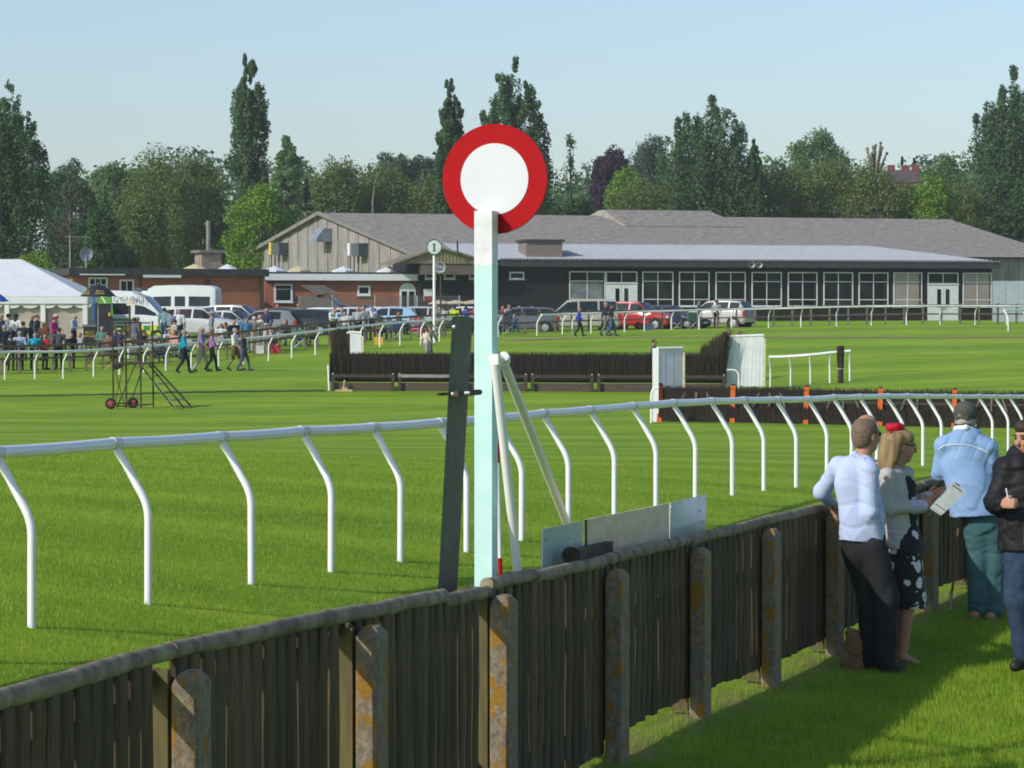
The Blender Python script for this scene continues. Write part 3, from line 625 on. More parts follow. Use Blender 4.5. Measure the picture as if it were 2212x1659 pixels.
# steps: three stringers and treads
s0 = [(660, 530, yf), (715, 505, 0.0), (735, 440, yb)]; s1 = [(985, 912, yf), (1078, 915, 0.0), (1150, 912, yb)]
A0 = [Vector((pe(x, y).x, dy, top-.05-(.10 if j == 0 else 0))) for j, (x, y, dy) in enumerate(s0)]; B0 = [Vector((pe(x, y).x, dy, .02)) for x, y, dy in s1]
for a, b in zip(A0, B0): bar('stringer', [a, b], .026)
for f in (.2, .4, .6, .8, .97):
    a = A0[0].lerp(B0[0], f); b = A0[2].lerp(B0[2], f-.015); b.z = a.z
    q = MB(); q.beam(a, b, .16, .035); q.build('tread', GREYT, pl)
q = MB(); q.add([pe(345, 440, yf-.02), pe(470, 455, yf-.02), pe(440, 500, yf-.02), pe(390, 515, yf-.02), pe(355, 495, yf-.02)], [(0,1,2,3,4)]); q.v += [tuple(Vector(v_)+Vector((0, .1, 0))) for v_ in q.v[:5]]; q.f += [(9,8,7,6,5)]+[(i, (i+1) % 5, 5+(i+1) % 5, 5+i)[::-1] for i in range(5)]; q.m += [0]*6; q.build('bag', TYRE, pl)
bar('chain', [pe(350, 445, yf), pe(262, 528, yf)], .012, MATS['fresh_timber'])
# ------------------------------------------------------------------ buildings
class Fac:
    "a vertical wall plane: origin seen at u0 with scale s0, running at angle th (0 = across the view)"
    def __init__(s, u0, s0, th, z0=None):
        p = P(u0, HOR, s0); s.o = Vector((p.x, p.y, 0)); s.a = Vector((math.cos(th), math.sin(th), 0)); s.th = th
        s.z0 = G(p.x, p.y) if z0 is None else z0; s.o.z = s.z0
    def x(s, u):
        k = (u-1106.0)/F; return (k*s.o.y-s.o.x)/(s.a.x-k*s.a.y)
    def z(s, u, v):
        y = s.o.y+s.x(u)*s.a.y; return CAMZ+(HOR-v)/F*y-s.z0
    def p(s, u, v, dep=0.0): return Vector((s.x(u), dep, s.z(u, v)))
BLACKW = M('black_stained_boards', (.022, .019, .018), (.014, .012, .012), 3, .7, .01, 4, stretch=(1, 1, 12), contrast=.7)
WFR = M('white_window_frame', (.72, .74, .75), (.66, .68, .69), 4, .5)
GLASS = M('dark_window_glass', (.022, .03, .028), (.008, .012, .012), .9, .05, spec=.2, rnd=.7, detail=2)  # random tone per pane paints uneven reflections into the glass colour
GLASSB = M('blind_behind_glass', (.34, .29, .27), (.28, .24, .22), .8, .15, spec=.4)
GLASSL = M('bright_room_glass', (.22, .27, .28), (.06, .07, .07), 1.2, .1, spec=.4, contrast=.9)
METR = M('blue_grey_sheet_roof', (.40, .42, .44), (.34, .36, .38), 1.5, .5, metal=.1, stretch=(3, .3, 1), contrast=.7)
FELT = M('dark_roof_felt', (.055, .057, .062), (.035, .036, .04), 3, .8)
ASB = M('grey_cement_roof', (.33, .30, .265), (.20, .185, .16), 2.2, .9, detail=9, contrast=.75)
CLAD = M('grey_cement_cladding', (.33, .315, .285), (.20, .19, .17), 1.5, .9, stretch=(3, 3, .5), contrast=.8, rnd=.10)
BRICK = None
def brick_mat():
    m = bpy.data.materials.new('red_brick'); m.use_nodes = True; n = m.node_tree; N = n.nodes; L = n.links; b = N['Principled BSDF']; b.inputs['Roughness'].default_value = .9
    tc = N.new('ShaderNodeTexCoord'); sp = N.new('ShaderNodeSeparateXYZ'); cb_ = N.new('ShaderNodeCombineXYZ'); L.new(tc.outputs['Object'], sp.inputs[0]); L.new(sp.outputs[0], cb_.inputs[0]); L.new(sp.outputs[2], cb_.inputs[1])
    br = N.new('ShaderNodeTexBrick'); br.inputs['Scale'].default_value = 1; br.inputs['Brick Width'].default_value = .225; br.inputs['Row Height'].default_value = .075; br.inputs['Mortar Size'].default_value = .008
    br.inputs['Color1'].default_value = (.36, .10, .045, 1); br.inputs['Color2'].default_value = (.28, .075, .035, 1); br.inputs['Mortar'].default_value = (.30, .19, .13, 1); L.new(cb_.outputs[0], br.inputs[0])
    no = N.new('ShaderNodeTexNoise'); no.inputs['Scale'].default_value = .8; no.inputs['Detail'].default_value = 6; L.new(tc.outputs['Object'], no.inputs[0])
    mr = N.new('ShaderNodeMapRange'); mr.inputs[3].default_value = .7; mr.inputs[4].default_value = 1.3; L.new(no.outputs[0], mr.inputs[0]); hs = N.new('ShaderNodeHueSaturation'); L.new(mr.outputs[0], hs.inputs['Value']); L.new(br.outputs[0], hs.inputs['Color']); L.new(hs.outputs[0], b.inputs['Base Color']); return m
BRICK = brick_mat()
def window(parent, x0, x1, z0, z1, cols, rows, pane_mats, y=-.02, fw=.07, bar=.05, name='window', dep=.06):
    "frame in the wall plane (proud of it), each pane a sub-part; rows: relative heights from the top"
    q = MB(); w, h = x1-x0, z1-z0
    q.box2((x0, y-dep, z0), (x0+fw, y, z1)); q.box2((x1-fw, y-dep, z0), (x1, y, z1)); q.box2((x0+fw, y-dep, z1-fw), (x1-fw, y, z1)); q.box2((x0+fw, y-dep, z0), (x1-fw, y, z0+fw))
    xe = [x0+fw+(w-2*fw)*i/cols for i in range(cols+1)]; tot = sum(rows); ze = [z1-fw]
    for r in rows: ze.append(ze[-1]-(h-2*fw)*r/tot)
    for i in range(1, cols): q.box2((xe[i]-bar/2, y-dep*.9, z0+fw), (xe[i]+bar/2, y-.004, z1-fw))
    for j in range(1, len(ze)-1):
        for i in range(cols): q.box2((xe[i]+bar/2, y-dep*.85, ze[j]-bar/2), (xe[i+1]-bar/2, y-.008, ze[j]+bar/2))
    fr = q.build(name, WFR, parent)
    for i in range(cols):
        for j in range(len(rows)):
            q = MB(); q.box2((xe[i]+bar*.4, y-dep*.45, ze[j+1]+bar*.4), (xe[i+1]-bar*.4, y-dep*.35, ze[j]-bar*.4)); m_ = pane_mats[(i+j*cols) % len(pane_mats)] if isinstance(pane_mats, list) else pane_mats; q.build('pane', m_, fr)
    q = MB(); q.box2((x0-.06, y-dep-.07, z0-.05), (x1+.06, y-.012, z0-.004)); q.build('sill', WFR, fr)
    return fr
# --- black pavilion
fp = Fac(905, 33.4, R(13)); pav = thing('pavilion', fp.o, 'long black boarded pavilion with white windows and a blue-grey sheet roof', 'building', rz=fp.th)
xr = fp.x(2142); zt = fp.z(1500, 560); xl = 0.0
q = MB(); q.box2((0, 0, -1), (xr, 9, zt+.0)); q.build('wall', BLACKW, pav)
q = MB(); q.box2((fp.x(1075), -.75, zt-.55), (xr+.35, -.68, zt-.12)); q.build('fascia', FELT, pav)
q = MB(); q.box2((fp.x(1075), -.68, zt-.06), (xr+.3, 0, zt-.02)); q.build('soffit', BLACKW, pav)
for u in np.linspace(1232, 2142, 13):
    xx = fp.x(u-6); q = MB(); q.box2((xx, -.06, -.5), (xx+.16, -.002, zt-.55)); q.build('pilaster', BLACKW, pav)
# ribbed roof sheet
ea, eb = fp.x(1000), xr+.38; n_ = int((eb-ea)/.11); vs = []; fs = []
zr = fp.z(1500, 529)
zr = CAMZ+(HOR-529)/F*(fp.o.y+fp.x(1500)*fp.a.y+6.0)-fp.z0
for i in range(n_+1):
    x_ = ea+(eb-ea)*i/n_; zz = .035*(1 if i % 2 else -1); hip = max(0, (x_-(eb-7.0)))/7.0
    vs += [(x_, -.82, zt-.10+zz), (x_, -.82+6.8*(1-hip*.995), zt-.10+(zr-zt+.1)*(1-hip*.995)+zz)]
fs = [(2*i, 2*i+2, 2*i+3, 2*i+1) for i in range(n_)]
q = MB(); q.add(vs, fs); q.build('roof', METR, pav)
wz = (fp.z(1500, 662), fp.z(1500, 587))
wins = [(1229,1307,'L'),(1387,1454,'D'),(1466,1532,'D'),(1545,1610,'D'),(1623,1688,'D'),(1701,1765,'D'),(1778,1842,'D'),(1854,1918,'D'),(1929,1991,'B'),(2079,2141,'B')]
for a, b, k_ in wins: window(pav, fp.x(a), fp.x(b), wz[0], wz[1], 2, [1.15, 2.4, .8], {'D': GLASS, 'B': GLASSB, 'L': [GLASS, GLASS, GLASSL, GLASSL, GLASSL, GLASS]}[k_])
DOORW = M('white_door_paint', (.70, .72, .73), (.63, .65, .66), 3, .5)
for a, b in ((1308, 1376), (2003, 2069)):
    x0, x1 = fp.x(a), fp.x(b); zd = fp.z(1500, 612); xm = (x0+x1)/2
    window(pav, x0, x1, zd, wz[1], 2, [1], GLASS, name='transom_window')
    for s0, s1, sg in ((x0, xm-.01, 1), (xm+.01, x1, -1)):
        q = MB(); q.box2((s0, -.10, -.05), (s1, -.03, zd-.06)); dr = q.build('door', DOORW, pav)
        hx0 = (s1-.42 if sg > 0 else s0+.16); q = MB(); q.box2((hx0, -.112, zd-1.55), (hx0+.27, -.103, zd-.35)); q.build('pane', GLASS, dr)
        q = MB(); q.box2((s1-.09 if sg > 0 else s0+.05, -.15, zd-1.7), (s1-.05 if sg > 0 else s0+.09, -.102, zd-1.45)); q.build('handle', STEEL, dr)
for u in (958, 972+27, 1048, 1118): pass
for a, b in ((918, 942), (959, 983), (1013, 1040), (1100, 1132)): window(pav, fp.x(a), fp.x(b), fp.z(1000, 603), fp.z(1000, 587), 1, [1], GLASS, fw=.09)
q = MB(); q.box((fp.x(924), -.04, fp.z(924, 637)), (.55, .03, .75)); sg = q.build('sign_board', WFR, pav)
q = MB(); q.box((fp.x(924), -.065, fp.z(924, 645)), (.5, .015, .32)); q.build('red_panel', REDP, sg)
# loudspeakers under the eaves
for u in (1615, 1631):
    q = MB(); T = Matrix.Translation((fp.x(u), -.85, fp.z(u, 572))) @ Matrix.Rotation(math.pi/2+.2, 4, 'X'); q.lathe([(.07, -.2), (.1, -.05), (.22, .12), (.2, .12), (.05, -.1)], 16, T); q.build('loudspeaker', STEEL, pav, smooth=True)
q = MB(); q.box((fp.x(1511), -.05, fp.z(1511, 571)), (.04, .06, .25)); q.build('lamp', WFR, pav)
# ventilator box on the roof
vx0, vx1 = fp.x(1139), fp.x(1217); vz = fp.z(1180, 551)
q = MB(); q.box2((vx0, .3, vz-.2), (vx1, 2.6, fp.z(1180, 522))); vb = q.build('ventilator_box', M('grey_boards', (.24, .21, .18), (.16, .14, .12), 2, .9, stretch=(1, 1, 8), contrast=.9), pav)
q = MB(); q.box2((vx0-.15, .15, fp.z(1180, 522)+.003), (vx1+.15, 2.75, fp.z(1180, 517))); q.build('lid', FELT, vb)
# --- porch gable in front of the pavilion's left end
OLIVE = M('olive_sheet', (.27, .24, .145), (.22, .195, .115), 2, .7, stretch=(10, 10, .5), contrast=.6)
pz0, pz1 = fp.z(940, 582), fp.z(940, 537); px0, px1, pxm = fp.x(850), fp.x(1062), fp.x(941)
q = MB(); n_ = 56; zz0 = pz0+.25
for i in range(n_):
    x0 = px0+(px1-px0)*i/n_; x1 = px0+(px1-px0)*(i+1)/n_; f = lambda x: pz0+.55+(pz1-pz0-.55)*(1-abs(x-pxm)/((pxm-px0) if x < pxm else (px1-pxm)))
    d = -.95-.03*(i % 2); q.quad((x0, d, pz0+.35), (x1, d, pz0+.35), (x1, d, f(x1)), (x0, d, f(x0))); q.quad((x1, -.95, pz0+.35), (x1, -.98, pz0+.35), (x1, -.98, f(x1)), (x1, -.95, f(x1)))
q.build('porch_gable', OLIVE, pav)
q = MB()
for a, b in (((px0-.2, pz0+.42), (pxm, pz1+.1)), ((pxm, pz1+.1), (px1+.2, pz0+.42))): q.add([(a[0], -1.2, a[1]), (b[0], -1.2, b[1]), (b[0], 4, b[1]), (a[0], 4, a[1]), (a[0], -1.2, a[1]-.12), (b[0], -1.2, b[1]-.12), (b[0], 4, b[1]-.12), (a[0], 4, a[1]-.12)], [(0,1,2,3),(7,6,5,4),(0,4,5,1),(2,6,7,3),(1,5,6,2),(3,7,4,0)])
q.build('porch_roof', M('olive_roof', (.24, .22, .14), (.18, .165, .10), 2, .8), pav)
q = MB(); q.box2((fp.x(903), -.9, pz0-.35), (fp.x(1068), -.05, pz0+.32)); q.build('porch_fascia', M('brown_fascia', (.15, .115, .10), (.11, .085, .075), 2, .8), pav)
q = MB(); q.tube([(fp.x(980), -1.3, fp.z(980, 553)), (fp.x(979), -1.3, fp.z(980, 521))], .06, 8); q.build('flue', FELT, pav)
# --- grey barn behind
fbn = Fac(905, 32.1, R(30), 2.9); barn = thing('barn', fbn.o, 'big grey cement-clad barn with a broad shallow roof and extractor vents', 'building', rz=fbn.th)
Lb = fbn.x(2300); Wb = 28.5; ev = CAMZ+(HOR-549)/F*218-2.9; tilt = .42/53.0; rdg = CAMZ+(HOR-460)/F*230.4-2.9
def rb(x, y):  # roof height
    t = 1-abs(y-Wb/2)/(Wb/2); return ev+(rdg-ev)*t+x*tilt
q = MB(); q.add([(-.35, -.4, rb(0, -.4)), (Lb, -.4, rb(Lb, -.4)), (Lb, Wb/2, rb(Lb, Wb/2)), (-.35, Wb/2, rb(0, Wb/2)), (-.35, Wb+.4, rb(0, Wb+.4)), (Lb, Wb+.4, rb(Lb, Wb+.4))], [(0,1,2,3),(3,2,5,4)])
q.add([(x, y, z-.14) for x, y, z in q.v], [(3,2,1,0),(4,5,2,3),]) ; q.build('roof', ASB, barn)
xa, xb = fbn.x(1283)+9, fbn.x(1560)+9
q = MB(); q.add([(xa, Wb/2-4, rb(xa, Wb/2-4)+.03), (xb, Wb/2-4, rb(xb, Wb/2-4)+.03), (xb-.8, Wb/2-.1, rb(xb, Wb/2)+.45), (xa+.5, Wb/2-.1, rb(xa, Wb/2)+.45), (xa+.5, Wb/2+.8, rb(xa, Wb/2)+.4), (xb-.8, Wb/2+.8, rb(xb, Wb/2)+.4), (xa, Wb/2+4, rb(xa, Wb/2+4)), (xb, Wb/2+4, rb(xb, Wb/2+4))], [(0,1,2,3),(3,2,5,4),(4,5,7,6),(0,3,4,6),(1,7,5,2)]); q.build('ridge_vent', ASB, barn)
q = MB(); q.box2((.05, .05, -1), (Lb, Wb-.05, ev-.1)); q.build('wall', CLAD, barn)
npan = 36; rowz = 3.05
fbz = ev-3.2
for i in range(npan):
    y0, y1 = Wb*i/npan+.02, Wb*(i+1)/npan-.02; off = -.03-.035*(i % 2)
    for lo, hi in ((-1.0, fbz+1.55), (fbz+1.57, None)):
        z0_, z1_ = (hi, hi) if hi is not None else (rb(0, y0)-.15, rb(0, y1)-.15)
        if hi is not None: lo = 1.2
        q = MB(); d0 = off-(.03 if hi is None else 0)
        q.add([(d0, y0, lo), (d0, y1, lo), (d0, y1, z1_), (d0, y0, z0_), (.04, y0, lo), (.04, y1, lo), (.04, y1, z1_), (.04, y0, z0_)], [(3,2,1,0),(4,5,6,7),(0,1,5,4),(1,2,6,5),(2,3,7,6),(3,0,4,7)])
        q.build('cladding_sheet', CLAD, barn)
q = MB()
for sgn in (0, 1):
    y0, y1 = (-.45, Wb/2) if not sgn else (Wb/2, Wb+.45); q.beam((-.42, y0, rb(0, y0)-.02), (-.42, y1, rb(0, y1)-.02), .12, .26)
q.build('verge_board', M('verge_grey', (.23, .22, .2), (.17, .165, .15), 3, .9), barn)
for i in range(int(Lb/1.09)):   # end boards of the front wall, only the part right of the pavilion shows
    x0 = i*1.09
    if x0 > fbn.x(2120):
        q = MB(); q.box2((x0+.03, -.06-.03*(i % 2), -.5), (x0+1.06, .03, ev-.25+x0*tilt)); q.build('cladding_sheet', CLAD, barn)
# things on the gable: vents, lamp boxes on red poles (gable runs along local y at x = 0; u decreases with y)
def gy(u):
    k = (u-1106.0)/F; b = Vector((-fbn.a.y, fbn.a.x, 0)); return (k*fbn.o.y-fbn.o.x)/(b.x-k*b.y)
def gz_(u, v): 
    y = fbn.o.y+gy(u)*fbn.a.x; return CAMZ+(HOR-v)/F*y-fbn.z0
VENT = M('blue_grey_vent', (.30, .36, .42), (.24, .29, .34), 3, .5, metal=.3)
y_, z_ = gy(712), gz_(712, 523); q = MB(); q.extrude([(-.05, y_-.55, z_), (-1.3, y_-.55, z_), (-1.3, y_-.55, z_+.25), (-.7, y_-.55, z_+.95), (-.05, y_-.55, z_+.95)], (0, 1.1, 0)); q.build('extractor_hood', VENT, barn)
for u, v, c in ((619, 538, 'y'), (791, 540, 'w')):
    y_, z_ = gy(u), gz_(u, v); q = MB(); q.box((-.45, y_, z_), (.8, 1.0, .9)); vb = q.build('extractor_box', M('slate_box', (.09, .11, .12), (.07, .085, .095), 3, .6), barn)
    q = MB(); q.box((-.75, y_+.95, z_+.05), (.25, .35, .85)); q.build('lamp_box', M('yellow_box', (.75, .55, .12), (.6, .42, .08), 4, .6) if c == 'y' else WFR, vb)
    for dy in (.95, .35): q = MB(); q.tube([(-.75, y_+dy, z_-.4), (-.75, y_+dy, z_-2.4)], .05, 8); q.build('red_pole', RUST, vb)
# --- brick building
fk = Fac(157, 36.0, R(24), 1.95); bk = thing('brick_building', fk.o, 'low red brick building with a dark flat felt roof behind the ambulances', 'building', rz=fk.th)
x1 = fk.x(571); zt = fk.z(300, 596)
q = MB(); q.box2((0, 0, -1), (x1, 9, zt)); q.build('wall', BRICK, bk)
q = MB(); q.box2((-.3, -.35, zt+.003), (x1+.2, 9.2, zt+.45)); q.build('flat_roof', FELT, bk)
q = MB(); q.box2((fk.x(218)-1.4, -.41, zt+.02), (fk.x(218)+1.4, -.352, zt+.1)); q.box2((fk.x(306), -.42, zt-.1), (fk.x(387), -.352, zt+.06)); q.build('white_trim', WFR, bk)
window(bk, fk.x(191), fk.x(232), fk.z(210, 634), fk.z(210, 599.5), 3, [1, 1.2], GLASS, fw=.09)
window(bk, fk.x(258), fk.x(289), fk.z(270, 634), fk.z(270, 604), 2, [1], GLASS, fw=.09)
q = MB(); q.tube([(fk.x(303), -.06, 0), (fk.x(303), -.06, zt)], .05, 8); q.tube([(fk.x(562), -.06, 0), (fk.x(562), -.06, zt)], .05, 8); q.build('drainpipe', FELT, bk)
q = MB(); q.box((fk.x(447), -.1, fk.z(447, 610)), (.25, .2, .35)); q.build('wall_lamp', FELT, bk)
# second brick range with white fascia
f2 = Fac(571, 33.6, R(12), 2.2); b2_ = thing('brick_building', f2.o, 'red brick range with white fascia and pyramid rooflights beside the black pavilion', 'building', rz=f2.th)
x1 = f2.x(904); zf0, zf1 = f2.z(700, 606), f2.z(700, 592)
q = MB(); q.box2((.05, 0, -1), (x1-.05, 9, zf0)); q.build('wall', BRICK, b2_)
q = MB(); q.box2((0, -.5, zf0+.003), (x1, -.42, zf1)); q.build('fascia', WFR, b2_)
q = MB(); q.box2((0, -.42, zf0+.01), (x1, 9, zf1+.12)); q.build('flat_roof', FELT, b2_)
window(b2_, f2.x(592), f2.x(632), f2.z(610, 653), f2.z(610, 613), 1, [1, 3], GLASS, fw=.12)
window(b2_, f2.x(772), f2.x(800), f2.z(780, 638), f2.z(780, 617), 1, [1], GLASS, fw=.12)
x0d, x1d = f2.x(863), f2.x(897); zd = f2.z(880, 626)
q = MB(); q.box2((x0d, -.12, 0), (x1d, -.02, zd)); n_ = 12
q.extrude([((x0d+x1d)/2+(x1d-x0d)/2*math.cos(math.pi*i/n_), -.12, zd+.45*math.sin(math.pi*i/n_)) for i in range(n_+1)], (0, .1, 0)); dr = q.build('arched_door', WFR, b2_)
for a, b in ((.12, .44), (.58, .9)): q = MB(); q.box2((x0d+(x1d-x0d)*a, -.135, .3), (x0d+(x1d-x0d)*b, -.122, zd-.1)); q.build('pane', GLASS, dr)
SKW = M('white_rooflight', (.70, .74, .76), (.6, .64, .66), 3, .4); SKY_ = M('cream_rooflight', (.62, .54, .34), (.5, .43, .26), 3, .5)
def rooflight(parent, fc, u, zb_, w_, h_, m_):
    x = fc.x(u); q = MB(); n_ = 8; q.lathe([(w_*.5, 0), (w_*.5, .12), (w_*.46, .14), (.02, h_)], n_, Matrix.Translation((x, 1.4, zb_))); q.build('rooflight', m_, parent)
for u, m_ in ((508, SKW), (437, SKY_)): rooflight(bk, fk, u, fk.z(500, 587), 1.6 if u > 480 else 2.0, .5, m_)
for u, m_ in ((600, SKW), (652, SKY_), (750, SKW), (847, SKW)): rooflight(b2_, f2, u, zf1+.12, 1.55, .42, m_)
# chimney block with metal flue
cx = fk.x(480); q = MB(); q.box2((cx-.65, 2, zt), (cx+.65, 3.3, fk.z(480, 545))); ch = q.build('chimney', M('buff_render', (.30, .25, .19), (.22, .18, .14), 3, .9), bk)
q = MB(); q.box2((cx-.85, 1.8, fk.z(480, 545)+.003), (cx+.85, 3.5, fk.z(480, 539))); q.tube([(cx, 2.6, fk.z(480, 540)), (cx, 2.6, fk.z(480, 474))], .14, 10); q.build('flue', M('dull_zinc', (.28, .27, .25), (.2, .19, .18), 5, .6, metal=.4), ch)
# aerial and dish
q = MB(); ax_ = fk.x(182); za = zt+.4; q.tube([(ax_, 3, za), (ax_, 3, za+2.1)], .03, 6); q.tube([(ax_-.4, 3, za+2.0), (ax_+1.2, 3, za+2.0)], .02, 6)
for k in range(6): q.tube([(ax_-.3+k*.25, 2.8, za+2.0), (ax_-.3+k*.25, 3.2, za+2.0)], .012, 4)
q.build('aerial', STEEL, bk)
q = MB(); T = Matrix.Translation((fk.x(217), 3, za+.95)) @ Matrix.Rotation(math.pi/2+.1, 4, 'X'); q.lathe([(0, -.08), (.25, -.05), (.42, .03), (.42, .05), (.25, -.03), (0, -.06)], 20, T); q.tube([(fk.x(217), 3, za), (fk.x(217), 3, za+.9)], .04, 6); q.build('satellite_dish', M('grey_dish', (.35, .37, .40), (.3, .32, .35), 3, .5), bk, smooth=True)
# timber lean-to and fence in front of the brick range
g = P(690, HOR, 35.0); g.z = G(g.x, g.y); ln = thing('lean_to', g, 'small lean-to shed with a dark sloping roof against the brick range', 'shed', rz=R(12))
X_ = lambda u: (u-690)/35.0
Z_ = lambda v: CAMZ+(HOR-v)/35.0-g.z
q = MB(); q.box2((X_(648), .1, -.5), (X_(722), 2.2, Z_(640))); q.build('wall', M('grey_shed_boards', (.20, .18, .165), (.14, .125, .115), 2, .9, stretch=(10, 10, 1), contrast=.9), ln)
q = MB(); q.add([(X_(648), 0, Z_(616)), (X_(700), 0, Z_(616)), (X_(734), -.3, Z_(634)), (X_(684), -.3, Z_(637)), (X_(648), .3, Z_(618)), (X_(700), 2, Z_(616)), (X_(734), 2, Z_(634)), (X_(684), 0, Z_(641))], [(0,3,2,1),(3,7,6,2),(0,1,5,4),(1,2,6,5)]); q.build('roof', M('shed_roof', (.13, .11, .105), (.1, .085, .08), 3, .85), ln)
for i in range(14):
    q = MB(); u = 646+i*6.1; q.box2((X_(u), -.45, -.5), (X_(u+5.7), -.41, Z_(641+.3*i))); q.build('board', MATS['grey_shed_boards'], ln)
wf = P(800, HOR, 36.0); wf.z = G(wf.x, wf.y); wm = thing('mesh_fence', wf, 'grey wire mesh fence panels in front of the brick range', 'fence', rz=R(8))
MESH = M('grey_mesh', (.14, .145, .145), (.1, .105, .105), 3, .7)
for i, u in enumerate((718, 810, 902, 994)):
    q = MB(); x = (u-800)/36.0; q.tube([(x, 0, -.3), (x, 0, CAMZ+(700-638)/36.0-wf.z)], .04, 8); q.build('post', STEEL, wm)
    if i < 3:
        q = MB(); zt_ = CAMZ+(700-640)/36.0-wf.z; x2 = x+92/36.0
        for k in range(26): xx = x+(x2-x)*(k+.5)/26; q.box2((xx-.012, -.01, .1), (xx+.012, .01, zt_))
        for k in range(12): zz = .1+(zt_-.1)*k/11; q.box2((x, .011, zz-.012), (x2, .025, zz+.012))
        q.build('mesh_panel', MESH, wm)
# silver hoarding by the right end
hb = P(2180, HOR, 33.5); hb.z = G(hb.x, hb.y); hd = thing('hoarding', hb, 'pale silver corrugated hoarding at the right end of the pavilion', 'hoarding')
for i in range(14):
    q = MB(); x = (2144-2180)/33.5+i*.42; q.box2((x, -.02*(i % 2), -.3), (x+.41, .05-.02*(i % 2), CAMZ+(700-607)/33.5-hb.z)); q.build('sheet', M('silver_sheet', (.42, .47, .51), (.36, .41, .45), 2, .5, metal=.2, rnd=.06), hd)
# --- far houses
RTILE = M('red_clay_tile', (.20, .07, .045), (.13, .05, .035), 2, .9); WREND = M('white_render', (.62, .64, .66), (.5, .52, .55), 1.5, .8)
def house(u0, u1, v_eave, v_ridge, s, label, roof, wall, hip=.35, chim=(), base=6, cat='house'):
    a = P(u0, v_eave, s); b = P(u1, v_eave, s); zr_ = P(u0, v_ridge, s).z; g = Vector(((a.x+b.x)/2, a.y, G((a.x+b.x)/2, a.y))); o = thing('house', g, label, cat)
    w_ = b.x-a.x; ze = a.z-g.z; zr_ -= g.z; dpt = max(6, w_*.7)
    q = MB(); q.box2((-w_/2, 0, -1), (w_/2, dpt, ze)); wl_ = q.build('wall', wall, o)
    h = w_*hip; q = MB(); e = .3; q.add([(-w_/2-e, -e, ze-.05), (w_/2+e, -e, ze-.05), (w_/2+e, dpt+e, ze-.05), (-w_/2-e, dpt+e, ze-.05), (-w_/2+h, dpt/2, zr_), (w_/2-h, dpt/2, zr_)], [(0,1,5,4),(1,2,5),(2,3,4,5),(3,0,4),(3,2,1,0)]); rf = q.build('roof', roof, o)
    for uc, vc, wc in chim:
        p = P(uc, vc, s); x_ = p.x-g.x; q = MB(); q.box2((x_-wc/2, dpt/2-.4, ze), (x_+wc/2, dpt/2+.4, p.z-g.z)); q.build('chimney', RTILE, rf)
    for k in range(3):
        xx = -w_/2+w_*(k+.5)/3; q = MB(); q.box2((xx-.5, -.05, ze-1.8), (xx+.5, -.004, ze-.5)); q.build('window', GLASS, o)
    return o
house(171, 241, 431, 412, 19, 'white house with a steep red tiled pyramid roof among the trees', RTILE, WREND, .46, chim=((203, 394, 1.0),))
house(95, 200, 452, 446, 20.5, 'long pale building seen through the thin trees behind the marquee', M('pale_roof', (.42, .45, .48), (.36, .39, .42), 2, .7), WREND, .05, cat='building')
house(1918, 1985, 392, 365, 17, 'dark roofed house with red brick chimneys behind the trees', M('plum_tile', (.10, .07, .075), (.07, .05, .055), 2, .9), BRICK, .1, chim=((1931, 354, .9), (1962, 355, 1.0), (1984, 352, .9)))
house(1000, 1075, 402, 394, 17, 'brown roofed house almost hidden by the bushy trees', RTILE, WREND, .1)
house(40, 100, 430, 405, 21, 'red roofed house half hidden behind the tall left-hand poplar', RTILE, WREND, .1)
